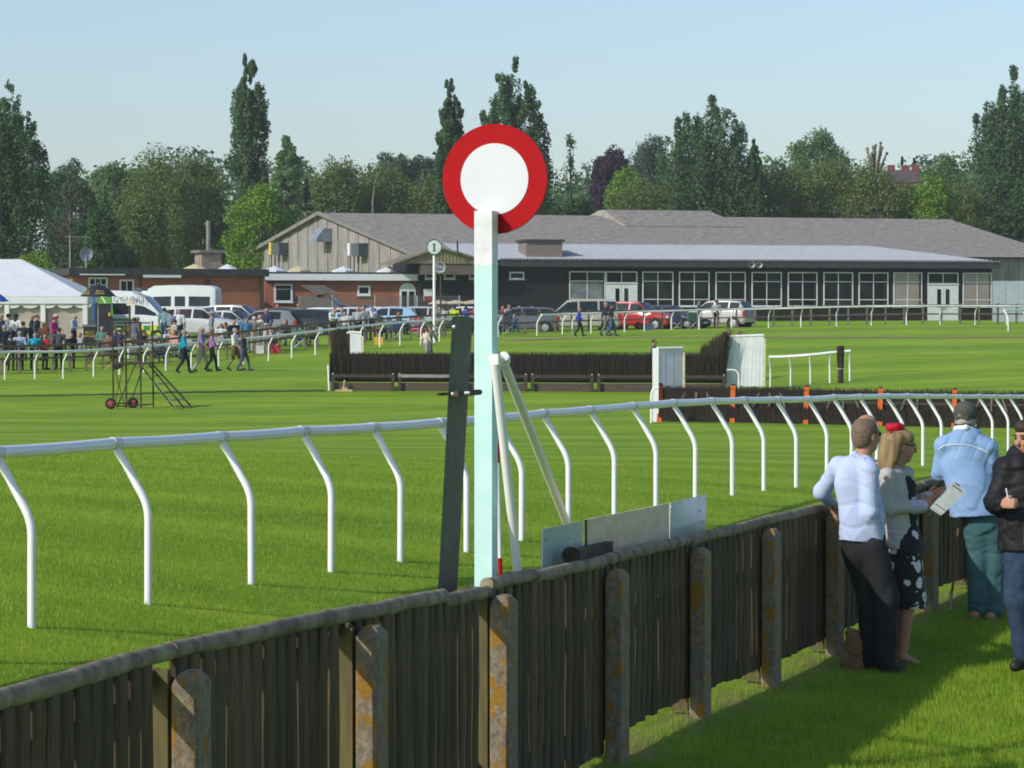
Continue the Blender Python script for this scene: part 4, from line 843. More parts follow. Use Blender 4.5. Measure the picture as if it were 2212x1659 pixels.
# ------------------------------------------------------------------ vehicles
CGLASS = M('car_glass', (.02, .026, .028), (.014, .018, .02), 1, .05, spec=.4)
TYRE2 = MATS['black_rubber']; ALLOY = M('alloy_rim', (.5, .51, .52), (.4, .41, .42), 6, .35, metal=.6)
TAIL = M('tail_lamp', (.42, .015, .015), (.3, .01, .01), 6, .3); HEADL = M('head_lamp', (.72, .74, .75), (.6, .62, .63), 6, .15)
PLW = M('white_plate', (.75, .75, .72), None, 6, .5); PLY_ = M('yellow_plate', (.75, .55, .05), None, 6, .5); DTRIM = M('dark_trim', (.02, .02, .022), None, 6, .7)
CARS = {  # x, sill, belt, top, half width, half top width, side glass towards the next station
 'hatch': [(2.0,.3,.55,.58,.68,.5,0),(1.9,.22,.66,.72,.78,.6,0),(1.2,.2,.84,.93,.84,.66,0),(.85,.2,.90,.97,.86,.68,1),(.2,.2,.92,1.42,.86,.60,1),(-.28,.2,.93,1.46,.86,.60,0),(-.38,.2,.93,1.46,.86,.60,1),(-1.15,.2,.95,1.43,.85,.58,0),(-1.55,.2,.97,1.36,.84,.56,0),(-1.93,.25,.92,.99,.8,.62,0),(-2.0,.32,.6,.64,.74,.6,0)],
 'estate': [(2.3,.3,.55,.58,.7,.5,0),(2.2,.22,.66,.72,.8,.6,0),(1.4,.2,.84,.93,.87,.66,0),(.95,.2,.90,.97,.88,.68,1),(.25,.2,.92,1.42,.88,.60,1),(-.25,.2,.93,1.46,.88,.60,0),(-.35,.2,.93,1.46,.88,.60,1),(-1.2,.2,.95,1.45,.88,.6,0),(-1.3,.2,.95,1.45,.88,.6,1),(-2.0,.2,.97,1.38,.86,.58,0),(-2.25,.25,.92,.99,.82,.62,0),(-2.32,.32,.6,.64,.76,.6,0)],
 'suv': [(2.25,.4,.68,.72,.72,.55,0),(2.15,.32,.85,.9,.84,.66,0),(1.35,.3,1.0,1.08,.9,.72,0),(.95,.3,1.05,1.12,.91,.72,1),(.3,.3,1.07,1.64,.91,.64,1),(-.2,.3,1.08,1.69,.91,.64,0),(-.3,.3,1.08,1.69,.91,.64,1),(-1.15,.3,1.1,1.68,.91,.64,0),(-1.25,.3,1.1,1.68,.91,.64,1),(-1.85,.3,1.12,1.62,.9,.62,0),(-2.18,.33,1.05,1.12,.86,.68,0),(-2.25,.42,.7,.74,.8,.64,0)],
 'mpv': [(2.3,.35,.62,.66,.72,.55,0),(2.2,.28,.8,.86,.84,.66,0),(1.65,.25,1.0,1.08,.9,.72,0),(1.35,.25,1.04,1.12,.92,.74,1),(.65,.25,1.06,1.78,.94,.72,1),(.05,.25,1.07,1.86,.95,.74,0),(-.05,.25,1.07,1.86,.95,.74,1),(-1.1,.25,1.08,1.87,.95,.74,0),(-1.2,.25,1.08,1.87,.95,.74,1),(-2.15,.25,1.09,1.84,.94,.73,0),(-2.35,.3,1.05,1.12,.92,.76,0),(-2.4,.36,.7,.75,.88,.74,0)],
 'van': [(2.9,.4,.8,.85,.82,.6,0),(2.8,.35,1.05,1.12,.92,.72,0),(2.35,.3,1.3,1.38,.97,.8,0),(2.1,.3,1.36,1.45,.98,.82,1),(1.25,.3,1.38,2.35,.99,.84,1),(.8,.3,1.38,2.5,1.0,.88,0),(.6,.3,1.38,2.62,1.0,.9,1),(-.4,.3,1.38,2.66,1.0,.9,0),(-.6,.3,1.38,2.66,1.0,.9,1),(-1.2,.3,1.38,2.66,1.0,.9,0),(-1.4,.3,1.38,2.66,1.0,.9,1),(-2.6,.3,1.38,2.62,1.0,.9,0),(-2.85,.3,1.3,2.5,1.0,.88,0),(-2.9,.35,1.2,2.4,.98,.86,0)],
}
CARME = {}
def car_parts(kind):
    "list of (name, mesh builder, material key, parent index)"
    st = CARS[kind]; rings = []
    for (x, zs, zb, zt_, w_, wt, g) in st:
        lo = Vector((x, w_*.97, zb)); hi = Vector((x, wt, zt_)); crown = .03
        half = [Vector((x, w_*.88, zs)), Vector((x, w_*.99, zs+.12)), Vector((x, w_, (zs+zb)/2+.1)), lo, lo.lerp(hi, .08), lo.lerp(hi, .86 if kind != 'van' else .52), hi, Vector((x, wt*.5, zt_+crown*.75))]
        rings.append([Vector((p.x, -p.y, p.z)) for p in half]+[Vector((x, 0, zt_+crown))]+half[::-1])
    n = len(rings[0]); body = MB(); parts = []
    for r in rings: body.v += [tuple(p) for p in r]
    ws = next(i for i, s in enumerate(st) if s[6] == 1); rw = len(st)-3
    for i in range(len(st)-1):
        a, b = st[i], st[i+1]; wind = (b[3]-a[3]) > .3 and b[0] > -.5; rear = (a[3]-b[3]) > .3 and a[0] < 0
        sg = [MB(), MB()]; cg = MB()
        for j in range(n-1):
            f = (i*n+j, i*n+j+1, (i+1)*n+j+1, (i+1)*n+j); fv = [rings[i][j], rings[i][j+1], rings[i+1][j+1], rings[i+1][j]]
            mid = min(j, n-2-j)
            if mid == 4 and a[6]: sg[0 if j < n//2 else 1].add(fv, [(0,1,2,3)])
            elif mid >= 6 and (wind or rear): cg.add(fv, [(0,1,2,3)])
            else: body.f.append(f); body.m.append(0)
        for q in sg:
            if q.f: parts.append(('side_window', q, 'glass'))
        if cg.f: parts.append(('windscreen' if wind else 'rear_window', cg, 'glass'))
    body.f += [tuple(range(n)), tuple((len(st)-1)*n+j for j in range(n))[::-1]]; body.m += [0, 0]
    body.f = [f[::-1] for f in body.f]
    L2 = st[0][0]; Lr = st[-1][0]; w_ = st[4][4]; r_ = .33 if kind in ('hatch', 'estate') else .36
    parts.insert(0, ('body', body, 'paint'))
    for x in ((L2-.78 if kind != 'van' else L2-.95), Lr+(.72 if kind != 'van' else 1.1)):
        for sy in (-1, 1):
            q = MB(); T = Matrix.Translation((x, sy*(w_-.08), r_)) @ Matrix.Rotation(-sy*math.pi/2, 4, 'X'); q.lathe([(r_+.06, .02), (r_+.06, .093), (r_-.02, .093)], 20, T); parts.append(('wheel_arch', q, 'trim'))
            q = MB(); q.lathe([(r_*.62, .11), (r_*.95, .11), (r_, .07), (r_, -.09), (r_*.62, -.1)], 20, T); parts.append(('wheel', q, 'tyre'))
            q = MB(); q.lathe([(0, .1), (r_*.2, .105), (r_*.64, .085), (r_*.64, .02)], 14, T); parts.append(('rim', q, 'rim'))
    zl = st[1][2]; wl = st[1][4]
    for sy in (-1, 1):
        q = MB(); q.box((L2-.08, sy*(wl-.18), zl-.06), (.16, .3, .15)); parts.append(('headlight', q, 'head'))
        q = MB(); q.box((Lr+.07, sy*(st[-2][4]-.07), st[-2][2]-.12), (.16, .17, .3)); parts.append(('tail_light', q, 'tail'))
        q = MB(); q.ell((st[ws][0]-.12, sy*(w_+.1), st[ws][2]+.08), (.06, .1, .07), 8, 5); parts.append(('wing_mirror', q, 'paint'))
    q = MB(); q.box((L2+.01, 0, .45), (.03, .5, .12)); parts.append(('number_plate', q, 'plw'))
    q = MB(); q.box((Lr-.01, 0, .68), (.03, .5, .12)); parts.append(('number_plate', q, 'ply'))
    q = MB(); q.box((L2-.01, 0, .56 if kind != 'van' else .8), (.05, .7, .1)); parts.append(('grille', q, 'trim'))
    return parts
def paint(name, c, rough=.22): return M('paint_'+name, c, tuple(x*.93 for x in c), 2, rough, spec=.6, metal=.0)
MK = {'glass': CGLASS, 'trim': DTRIM, 'tyre': TYRE2, 'rim': ALLOY, 'head': HEADL, 'tail': TAIL, 'plw': PLW, 'ply': PLY_}
def car(u, s, heading, kind, pname, pc, label, cat='car', group='cars parked behind the course', dz=-.1):
    p = P(u, HOR, s); p.z = G(p.x, p.y)+dz; o = thing('parked_'+('car' if kind != 'van' else 'van'), p, label, cat, group, rz=R(heading)); pm_ = paint(pname, pc)
    if kind not in CARME: CARME[kind] = [(nm, q.mesh(nm, MK.get(k, PLW)), k, nm) for nm, q, k in car_parts(kind)]
    wheel = None
    for nm, me_, k, _ in CARME[kind]:
        par = o
        if nm == 'rim' and wheel: par = wheel
        c = link(nm, me_, par, smooth=35 if nm in ('body', 'wheel', 'rim', 'wing_mirror', 'wheel_arch', 'windscreen', 'side_window', 'rear_window') else False)
        if k == 'paint': c.material_slots[0].link = 'OBJECT'; c.material_slots[0].material = pm_
        if nm == 'wheel': wheel = c
    return o
SIL = (.50, .52, .52); WH = (.72, .74, .75); NAVY = (.02, .03, .06); BLK = (.025, .028, .032)
am1 = car(268, 43.0, -8, 'van', 'ambulance_white', (.76, .78, .78), 'white ambulance van with a yellow and green chequered side beside the marquee', 'ambulance', 'emergency vans')
GRN = M('ambulance_green', (.05, .32, .07), None, 6, .4); YEL = M('ambulance_yellow', (.75, .72, .05), None, 6, .4)
for i in range(14):
    for j in range(2):
        q = MB(); q.box((-2.3+i*.34, -1.005, .55+j*.25), (.34, .012, .25)); q.build('chequer', (YEL if (i+j) % 2 else GRN), am1)
q = MB(); q.box((-.9, -1.006, 1.22), (3.4, .012, .1)); q.build('green_stripe', GRN, am1)
DKT = M('lettering_grey_green', (.10, .20, .19), None, 6, .5)
text_mesh('CY UNIT', .40, DKT, 'lettering', am1, (.55, -1.04, 2.22), (math.pi/2-.05, 0, 0), .004, sx=1.05)
for x in (.9, -2.0): q = MB(); q.box((x, 0, 2.74), (.35, 1.2, .14)); q.build('roof_light_bar', M('smoked_bar', (.12, .13, .15), None, 6, .3), am1)
am2 = car(362, 38.6, 174, 'van', 'minibus_white', (.70, .73, .74), 'white high-roofed minibus behind the ambulance against the brick wall', 'minibus', 'emergency vans', dz=.1)
cars = [(436,41.5,-14,'suv','silver_a',SIL,'silver four-by-four parked beside the ambulance bonnet'),
 (478,38.2,-8,'estate','white_a',WH,'white low car behind the silver four-by-four by the brick wall'),
 (520,39.6,-18,'suv','pearl',(.55,.57,.55),'pearl silver people carrier in the middle row of parked cars'),
 (506,41.0,-25,'hatch','silver_b',(.46,.48,.48),'small silver hatchback nosing out in front of the pearl people carrier'),
 (566,41.2,172,'hatch','grey_a',(.20,.22,.23),'grey hatchback between the silver cars and the dark saloon'),
 (632,41.0,174,'estate','dark_a',BLK,'dark blue-black hatchback with red tail lights behind the picnic crowd'),
 (628,37.2,-8,'estate','black_b',(.035,.035,.035),'black car roof behind the dark hatchback near the shed'),
 (677,38.6,172,'estate','white_b',(.70,.72,.73),'white estate car just beyond the dark hatchback'),
 (745,38.8,170,'hatch','silver_c',SIL,'silver hatchback behind the people leaning on the timber fence'),
 (772,37.4,176,'estate','white_c',(.66,.68,.69),'white car next to the mesh fence with an open boot beside it'),
 (834,38.4,168,'hatch','sky_blue',(.30,.47,.62),'light blue hatchback near the white number pole'),
 (882,38.2,172,'estate','champagne',(.42,.42,.36),'champagne coloured saloon with a glaring window by the number pole'),
 (992,38.0,170,'hatch','silver_d',(.52,.54,.55),'silver car behind the dark leaning board'),
 (1118,38.4,176,'estate','slate',(.10,.115,.14),'slate grey car with a rounded roof beside the seated group'),
 (1247,37.6,184,'mpv','beige',(.44,.42,.34),'beige people carrier parked by the first pavilion window'),
 (1380,37.0,-28,'suv','red',(.46,.025,.03),'red compact van facing the course'),
 (1450,36.6,-32,'estate','navy',(.02,.03,.055),'dark navy saloon between the red van and the silver crossover'),
 (1546,36.4,152,'suv','silver_e',(.46,.47,.46),'silver crossover seen from behind near the pavilion windows')]
for c in cars: car(*c)
# open tailgate of the white car by the mesh fence
tg = P(790, 632, 38.0); g = Vector((tg.x, tg.y, G(tg.x, tg.y))); bt_ = thing('open_boot_car', g, 'black car with its tailgate raised behind the leaning people', 'car', 'cars parked behind the course', rz=R(-10))
for nm, me_, k, _ in CARME['hatch'] if 'hatch' in CARME else []:
    c = link(nm, me_, bt_)
    if k == 'paint': c.material_slots[0].link = 'OBJECT'; c.material_slots[0].material = paint('black_c', (.02, .02, .022))
q = MB(); q.add([(-1.4, -.6, 1.42), (-1.4, .6, 1.42), (-1.95, .62, 1.85), (-2.35, .55, 1.9), (-2.35, -.55, 1.9), (-1.95, -.62, 1.85)], [(0,1,2,5),(5,2,3,4)]); q.v += [(x, y, z+.06) for x, y, z in q.v]; q.f += [(6,11,8,7),(11,10,9,8),(0,5,11,6),(5,4,10,11),(4,3,9,10),(3,2,8,9),(2,1,7,8),(1,0,6,7)]; q.m += [0]*8; q.build('tailgate', paint('black_c', (.02, .02, .022)), bt_)
# ------------------------------------------------------------------ marquee and bookmaker
CANV = M('white_canvas', (.80, .82, .84), (.74, .76, .78), 1.5, .6, trans=.15); CLEARW = M('clear_window_sheet', (.44, .41, .34), (.36, .33, .27), 1, .3, spec=.4)
m0 = P(188, HOR, 45.0); m0.z = G(m0.x, m0.y); mq = thing('marquee', m0, 'white marquee with scalloped clear walls beside the crowd', 'marquee')
X = lambda u: (u-188)/45.0
Zm = lambda v: CAMZ+(HOR-v)/45.0-m0.z
ze, zlow, zap = Zm(640), Zm(656), Zm(556); xl = X(-260); dpt = 9.0
q = MB(); xa = X(34); q.add([(xl, 0, ze), (0, 0, ze), (0, dpt, ze), (xl, dpt, ze), (xl, dpt/2, zap), (xa-.4, dpt/2, zap)], [(0,1,5,4),(1,2,5),(2,3,4,5)]); q.build('roof', CANV, mq)
q = MB(); q.box2((xl, -.04, zlow), (0, -.01, ze-.01)); q.box2((-.01, -.03, zlow), (.03, dpt, ze-.01)); q.build('valance', CANV, mq)
for i in range(int(-xl/.85)):
    q = MB(); x0 = -.2-i*.85; q.extrude([(x0+.42*math.cos(math.pi*k/8), .06, zlow-.02-.2*math.sin(math.pi*k/8)) for k in range(9)], (0, .02, 0)); 
    if i < 8: q.build('scallop', CANV, mq)
for u in (183, 92, 14, -80):
    q = MB(); q.box2((X(u)-.10, .02, 0), (X(u)+.12, .25, zlow+.02)); q.build('leg', CANV, mq)
for a, b in ((185, 96), (92, 14), (14, -80)): q = MB(); q.box2((X(b)+.12, .3, .1), (X(a)-.15, .33, zlow+.1)); q.build('clear_wall', CLEARW, mq)
q = MB(); q.box2((xl, dpt-.1, 0), (0, dpt, ze)); q.box2((-.06, .3, 0), (-.02, dpt-.1, ze)); q.build('back_wall', M('beige_lining', (.45, .40, .28), (.36, .31, .2), 1, .8), mq)
UMB = M('black_umbrella', (.022, .022, .028), None, 4, .6); UYEL = M('yellow_print', (.62, .5, .06), None, 5, .6)
def umbrella(u, v_top, v_rim, s, half, mat, label, n=8):
    g = P(u, HOR, s); g.z = G(g.x, g.y); o = thing('umbrella', g, label, 'umbrella'); zt_ = CAMZ+(HOR-v_top)/s-g.z; zr_ = CAMZ+(HOR-v_rim)/s-g.z
    q = MB(); rings = 5; vs = []; fs = []
    for i in range(rings+1):
        f = i/rings
        for j in range(n*2):
            a = math.pi*j/n+.2; r = half*f; sag = .0 if j % 2 == 0 else .06*f; vs.append((r*math.cos(a)*(1-sag*.6), r*math.sin(a)*(1-sag*.6), zt_+(zr_-zt_)*f**1.7+sag*.35))
    m = n*2; fs = [(i*m+j, (i+1)*m+j, (i+1)*m+(j+1) % m, i*m+(j+1) % m) for i in range(rings) for j in range(m)]; q.add(vs, fs); q.build('canopy', mat, o, smooth=25)
    q = MB(); q.tube([(0, 0, 0), (0, 0, zt_+.08)], .02, 8); q.build('pole', STEEL, o)
    for j in range(n):
        a = 2*math.pi*j/n+.2; q = MB(); q.tube([(0, 0, zt_-.45), (half*.55*math.cos(a), half*.55*math.sin(a), zt_+(zr_-zt_)*.55**1.7-.03)], .008, 5); q.build('rib', STEEL, o)
    return o, zt_, zr_
bu, zt_, zr_ = umbrella(212, 614, 641, 46.5, .86, UMB, "bookmaker's black umbrella with yellow lettering beside the marquee")
for x, rz in ((-.48, -.55), (.18, .2)):
    yy = -math.sqrt(max(.05, .72**2-x*x)); k = (.72/.86)**1.7; zz = zt_+(zr_-zt_)*k+.015
    text_mesh('BILLY', .15, UYEL, 'lettering', bu, (x, yy-.03, zz+.08), (math.pi/2-.75, 0, rz), .004); text_mesh('GIFFORD', .13, UYEL, 'lettering', bu, (x, yy-.1, zz-.03), (math.pi/2-.75, 0, rz), .004, sx=.85)
umbrella(-18, 628, 652, 47.5, .8, M('blue_umbrella', (.03, .09, .55), None, 4, .5), 'bright blue umbrella at the edge of the marquee crowd')
g = P(218, HOR, 45.6); g.z = G(g.x, g.y); bj = thing('bookmaker_board', g, "bookmaker's tall black odds board with a green and blue flag cover", 'odds board')
zb_ = lambda v: CAMZ+(HOR-v)/45.6-g.z; xb_ = lambda u: (u-218)/45.6
q = MB(); q.box2((xb_(207), -.15, .0), (xb_(243), .1, zb_(654))); q.build('board', M('black_board', (.022, .024, .028), (.012, .014, .016), 3, .6), bj)
GREENF = M('green_banner', (.14, .40, .06), None, 3, .6); BLUEF = M('blue_banner', (.02, .12, .42), None, 3, .6)
q = MB(); q.box2((xb_(212), -.19, zb_(656)), (xb_(242), -.16, zb_(640))); gfl = q.build('green_banner', GREENF, bj)
q = MB(); q.add([(xb_(219), -.196, zb_(641)), (xb_(223), -.196, zb_(641)), (xb_(231), -.196, zb_(655)), (xb_(227), -.196, zb_(655))], [(0,1,2,3)]); q.build('white_stripe', WFR, gfl)
q = MB(); q.add([(xb_(241.5), -.18, zb_(641)), (xb_(242.5), -.16, zb_(641)), (xb_(246.5), -.16, zb_(686)), (xb_(241), -.18, zb_(680))], [(0,1,2,3)]); q.build('green_tail', GREENF, bj)
q = MB(); q.box2((xb_(202.5), -.19, zb_(692)), (xb_(206), -.1, zb_(641))); q.build('blue_banner', BLUEF, bj)
q = MB(); q.box2((xb_(235), -.158, zb_(683)), (xb_(239), -.151, zb_(675))); q.build('yellow_motif', UYEL, bj)
g = P(194, HOR, 47.0); g.z = G(g.x, g.y); jt = thing('bookmaker_joint', g, "bookmaker's black satchel stand with yellow lettering", 'stand'); zj = lambda v: CAMZ+(HOR-v)/47.0-g.z
q = MB(); q.box2((-.28, -.2, .35), (.28, .2, zj(706))); q.build('box', MATS['black_board'], jt)
q = MB(); q.box2((-.31, -.24, zj(706)+.002), (.31, .24, zj(701))); q.build('top_tray', M('slate_tray', (.14, .16, .18), None, 3, .5), jt)
for sx in (-.24, .24): q = MB(); q.tube([(sx, 0, 0), (sx, 0, .4)], .025, 8); q.build('leg', STEEL, jt)
text_mesh('BILLY', .17, UYEL, 'lettering', jt, (0, -.21, zj(718)), (math.pi/2, 0, 0), .004); text_mesh('GIFFORD', .16, UYEL, 'lettering', jt, (0, -.21, zj(726)), (math.pi/2, 0, 0), .004, sx=.85)
# small notice on a post, bin-like bush beside
g = P(280, HOR, 48.0); g.z = G(g.x, g.y); nb_ = thing('notice_post', g, 'small square notice on a rusty red post in the crowd', 'notice')
q = MB(); q.tube([(0, 0, 0), (0, 0, CAMZ+(HOR-658)/48-g.z)], .05, 8); q.build('post', RUST, nb_)
q = MB(); q.box((0, -.06, CAMZ+(HOR-655)/48-g.z), (.27, .02, .22)); q.build('board', PLY, nb_)
# ------------------------------------------------------------------ number pole
g = ground_at(938, 44.5); npole = thing('number_post', g, 'tall white pole with a round board numbered one', 'marker post'); zn = lambda v: CAMZ+(HOR-v)/44.5-g.z
q = MB(); q.tube([(0, 0, -.1), (0, 0, zn(552))], .07, 12); q.build('pole', WHITE, npole, smooth=True)
T = Matrix.Translation((0, -.1, zn(534))) @ Matrix.Rotation(math.pi/2, 4, 'X'); NG = M('dark_green_print', (.02, .12, .06), None, 5, .5)
q = MB(); q.lathe([(0, .02), (.335, .02), (.335, -.02), (0, -.02)], 36, T); q.build('board', M('pale_board', (.70, .75, .72), None, 3, .5), npole, smooth=30)
q = MB(); q.lathe([(.335, .03), (.375, .03), (.375, -.03), (.335, -.03)], 36, T); q.build('rim', NG, npole, smooth=30)
zc = zn(534); one = [(-.10, .13), (-.10, .15), (.0, .19), (.045, .19), (.045, -.16), (.10, -.175), (.10, -.20), (-.10, -.20), (-.10, -.175), (-.04, -.16), (-.04, .125)]
q = MB(); q.extrude([(x, -.128, zc+z) for x, z in one][::-1], (0, .006, 0)); q.build('numeral', NG, npole)
# loudspeakers on a pole
g = P(952, HOR, 40.5); g.z = G(g.x, g.y); lp = thing('loudspeaker_pole', g, 'rusty pole carrying a grey horn loudspeaker cluster', 'loudspeaker'); zl = CAMZ+(HOR-578)/40.5-g.z
q = MB(); q.tube([(0, 0, 0), (0, 0, zl+.2)], .05, 8); q.build('pole', RUST, lp)
for a in (-.5, .9):
    q = MB(); T = Matrix.Translation((.12*math.cos(a), -.1, zl)) @ Matrix.Rotation(a-1.2, 4, 'Z') @ Matrix.Rotation(math.pi/2, 4, 'X'); q.lathe([(.06, -.25), (.1, -.05), (.3, .3), (.27, .3), (.05, -.1)], 18, T); q.build('horn', MATS['grey_dish'], lp, smooth=True)
# tan parasols / covers in front of the black wall
TAN = M('tan_canvas', (.50, .43, .30), (.42, .36, .25), 2, .8)
for u, wd, lb in ((875+58, .0, ''),): pass
for u, lb in ((951, 'folded flat tan parasol nearest the brick range'), (985, 'flat tan parasol behind the number pole'), (1020, 'flat tan parasol next to the winning post')):
    g = P(u, HOR, 37.5); g.z = G(g.x, g.y); o = thing('parasol', g, lb, 'parasol'); zt_ = CAMZ+(HOR-652)/37.5-g.z
    q = MB(); q.lathe([(.03, zt_+.1), (.45, zt_+.02), (.72, zt_-.1), (.70, zt_-.14)], 10); q.build('canopy', TAN, o, smooth=25); q = MB(); q.tube([(0, 0, 0), (0, 0, zt_+.1)], .025, 8); q.build('pole', OLDW, o)
# picnic tables, bags and chairs in the crowd
def small(name, u, s, label, cat, fn_):
    p = ground_at(u, s); o = thing(name, p, label, cat); fn_(o); return o
def picnic(o, m_=None):
    m_ = m_ or M('brown_picnic_wood', (.15, .07, .045), (.1, .05, .03), 4, .8)
    for i in range(5): q = MB(); q.box((0, -.3+i*.15, .73), (1.7, .135, .04)); q.build('plank', m_, o)
    for sy in (-.72, .72): q = MB(); q.box((0, sy, .44), (1.7, .26, .04)); q.build('bench', m_, o)
    for sx in (-.6, .6): q = MB(); q.beam((sx, -.6, 0), (sx, -.2, .71), .08, .09); q.beam((sx, .6, 0), (sx, .2, .71), .08, .09); q.beam((sx, -.75, .4), (sx, .75, .4), .05, .08); q.build('leg_frame', m_, o)
small('picnic_table', 226, 49.6, 'brown picnic table with the man in the green jumper', 'picnic table', picnic)
small('picnic_table', 272, 49.4, 'brown picnic table behind the wheeled platform', 'picnic table', picnic)
small('picnic_table', 366, 47.5, 'grey picnic table with the women in summer tops', 'picnic table', lambda o: picnic(o, OLDW))
small('picnic_table', 612, 45.0, 'low picnic table among the folding chairs', 'picnic table', lambda o: picnic(o, OLDW))
def bag(o, c):
    q = MB(); q.box2((-.22, -.12, 0), (.22, .12, .36)); q.build('body', c, o); q = MB(); q.tube([(-.12, 0, .36), (-.08, 0, .52), (.08, 0, .52), (.12, 0, .36)], .012, 6); q.build('handle', c, o)
for u, s, c, lb in ((595, 47, (.42, .03, .05), 'red cool bag by the timber fence'), (560, 47, (.62, .60, .66), 'white shopping bag with pink marks by the timber fence'), (818, 45, (.70, .42, .03), 'yellow carrier bag on the grass behind the rail'), (1404, 38.3, (.06, .09, .16), 'blue striped bag beside the red van'), (727, 44.5, (.75, .16, .03), 'orange-red hat box among the people leaning on the fence')):
    small('bag', u, s, lb, 'bag', lambda o, c=c: bag(o, M('bag_%d' % u, c, None, 5, .7)))
def folding(o, c):
    m_ = M('chair_%d' % int(c[2]*1000), c, None, 4, .8)
    q = MB(); q.box((0, 0, .42), (.5, .45, .03)); q.build('seat', m_, o); q = MB(); q.box((0, .24, .72), (.5, .03, .5)); q.build('backrest', m_, o)
    for a, b in (((-.25, -.22, 0), (.25, -.2, .45)), ((.25, -.22, 0), (-.25, -.2, .45)), ((-.25, .25, 0), (-.25, .25, .95)), ((.25, .25, 0), (.25, .25, .95))): q = MB(); q.tube([a, b], .013, 6); q.build('leg', STEEL, o)
for u, s, c, lb in ((648, 45.5, (.02, .08, .05), 'dark green folding chair near the steeplechase fence'), (676, 45.2, (.03, .05, .03), 'green folding chair beside the brush wing'), (858, 43.5, (.03, .05, .12), 'navy folding chair behind the far rail'), (1096, 40.3, (.05, .06, .08), 'grey folding chair by the slate car'), (1462, 37.9, (.03, .04, .09), 'dark folding chair in front of the navy saloon'), (1496, 37.8, (.04, .04, .05), 'black folding chair beside the silver crossover')):
    small('folding_chair', u, s, lb, 'chair', lambda o, c=c: folding(o, c))
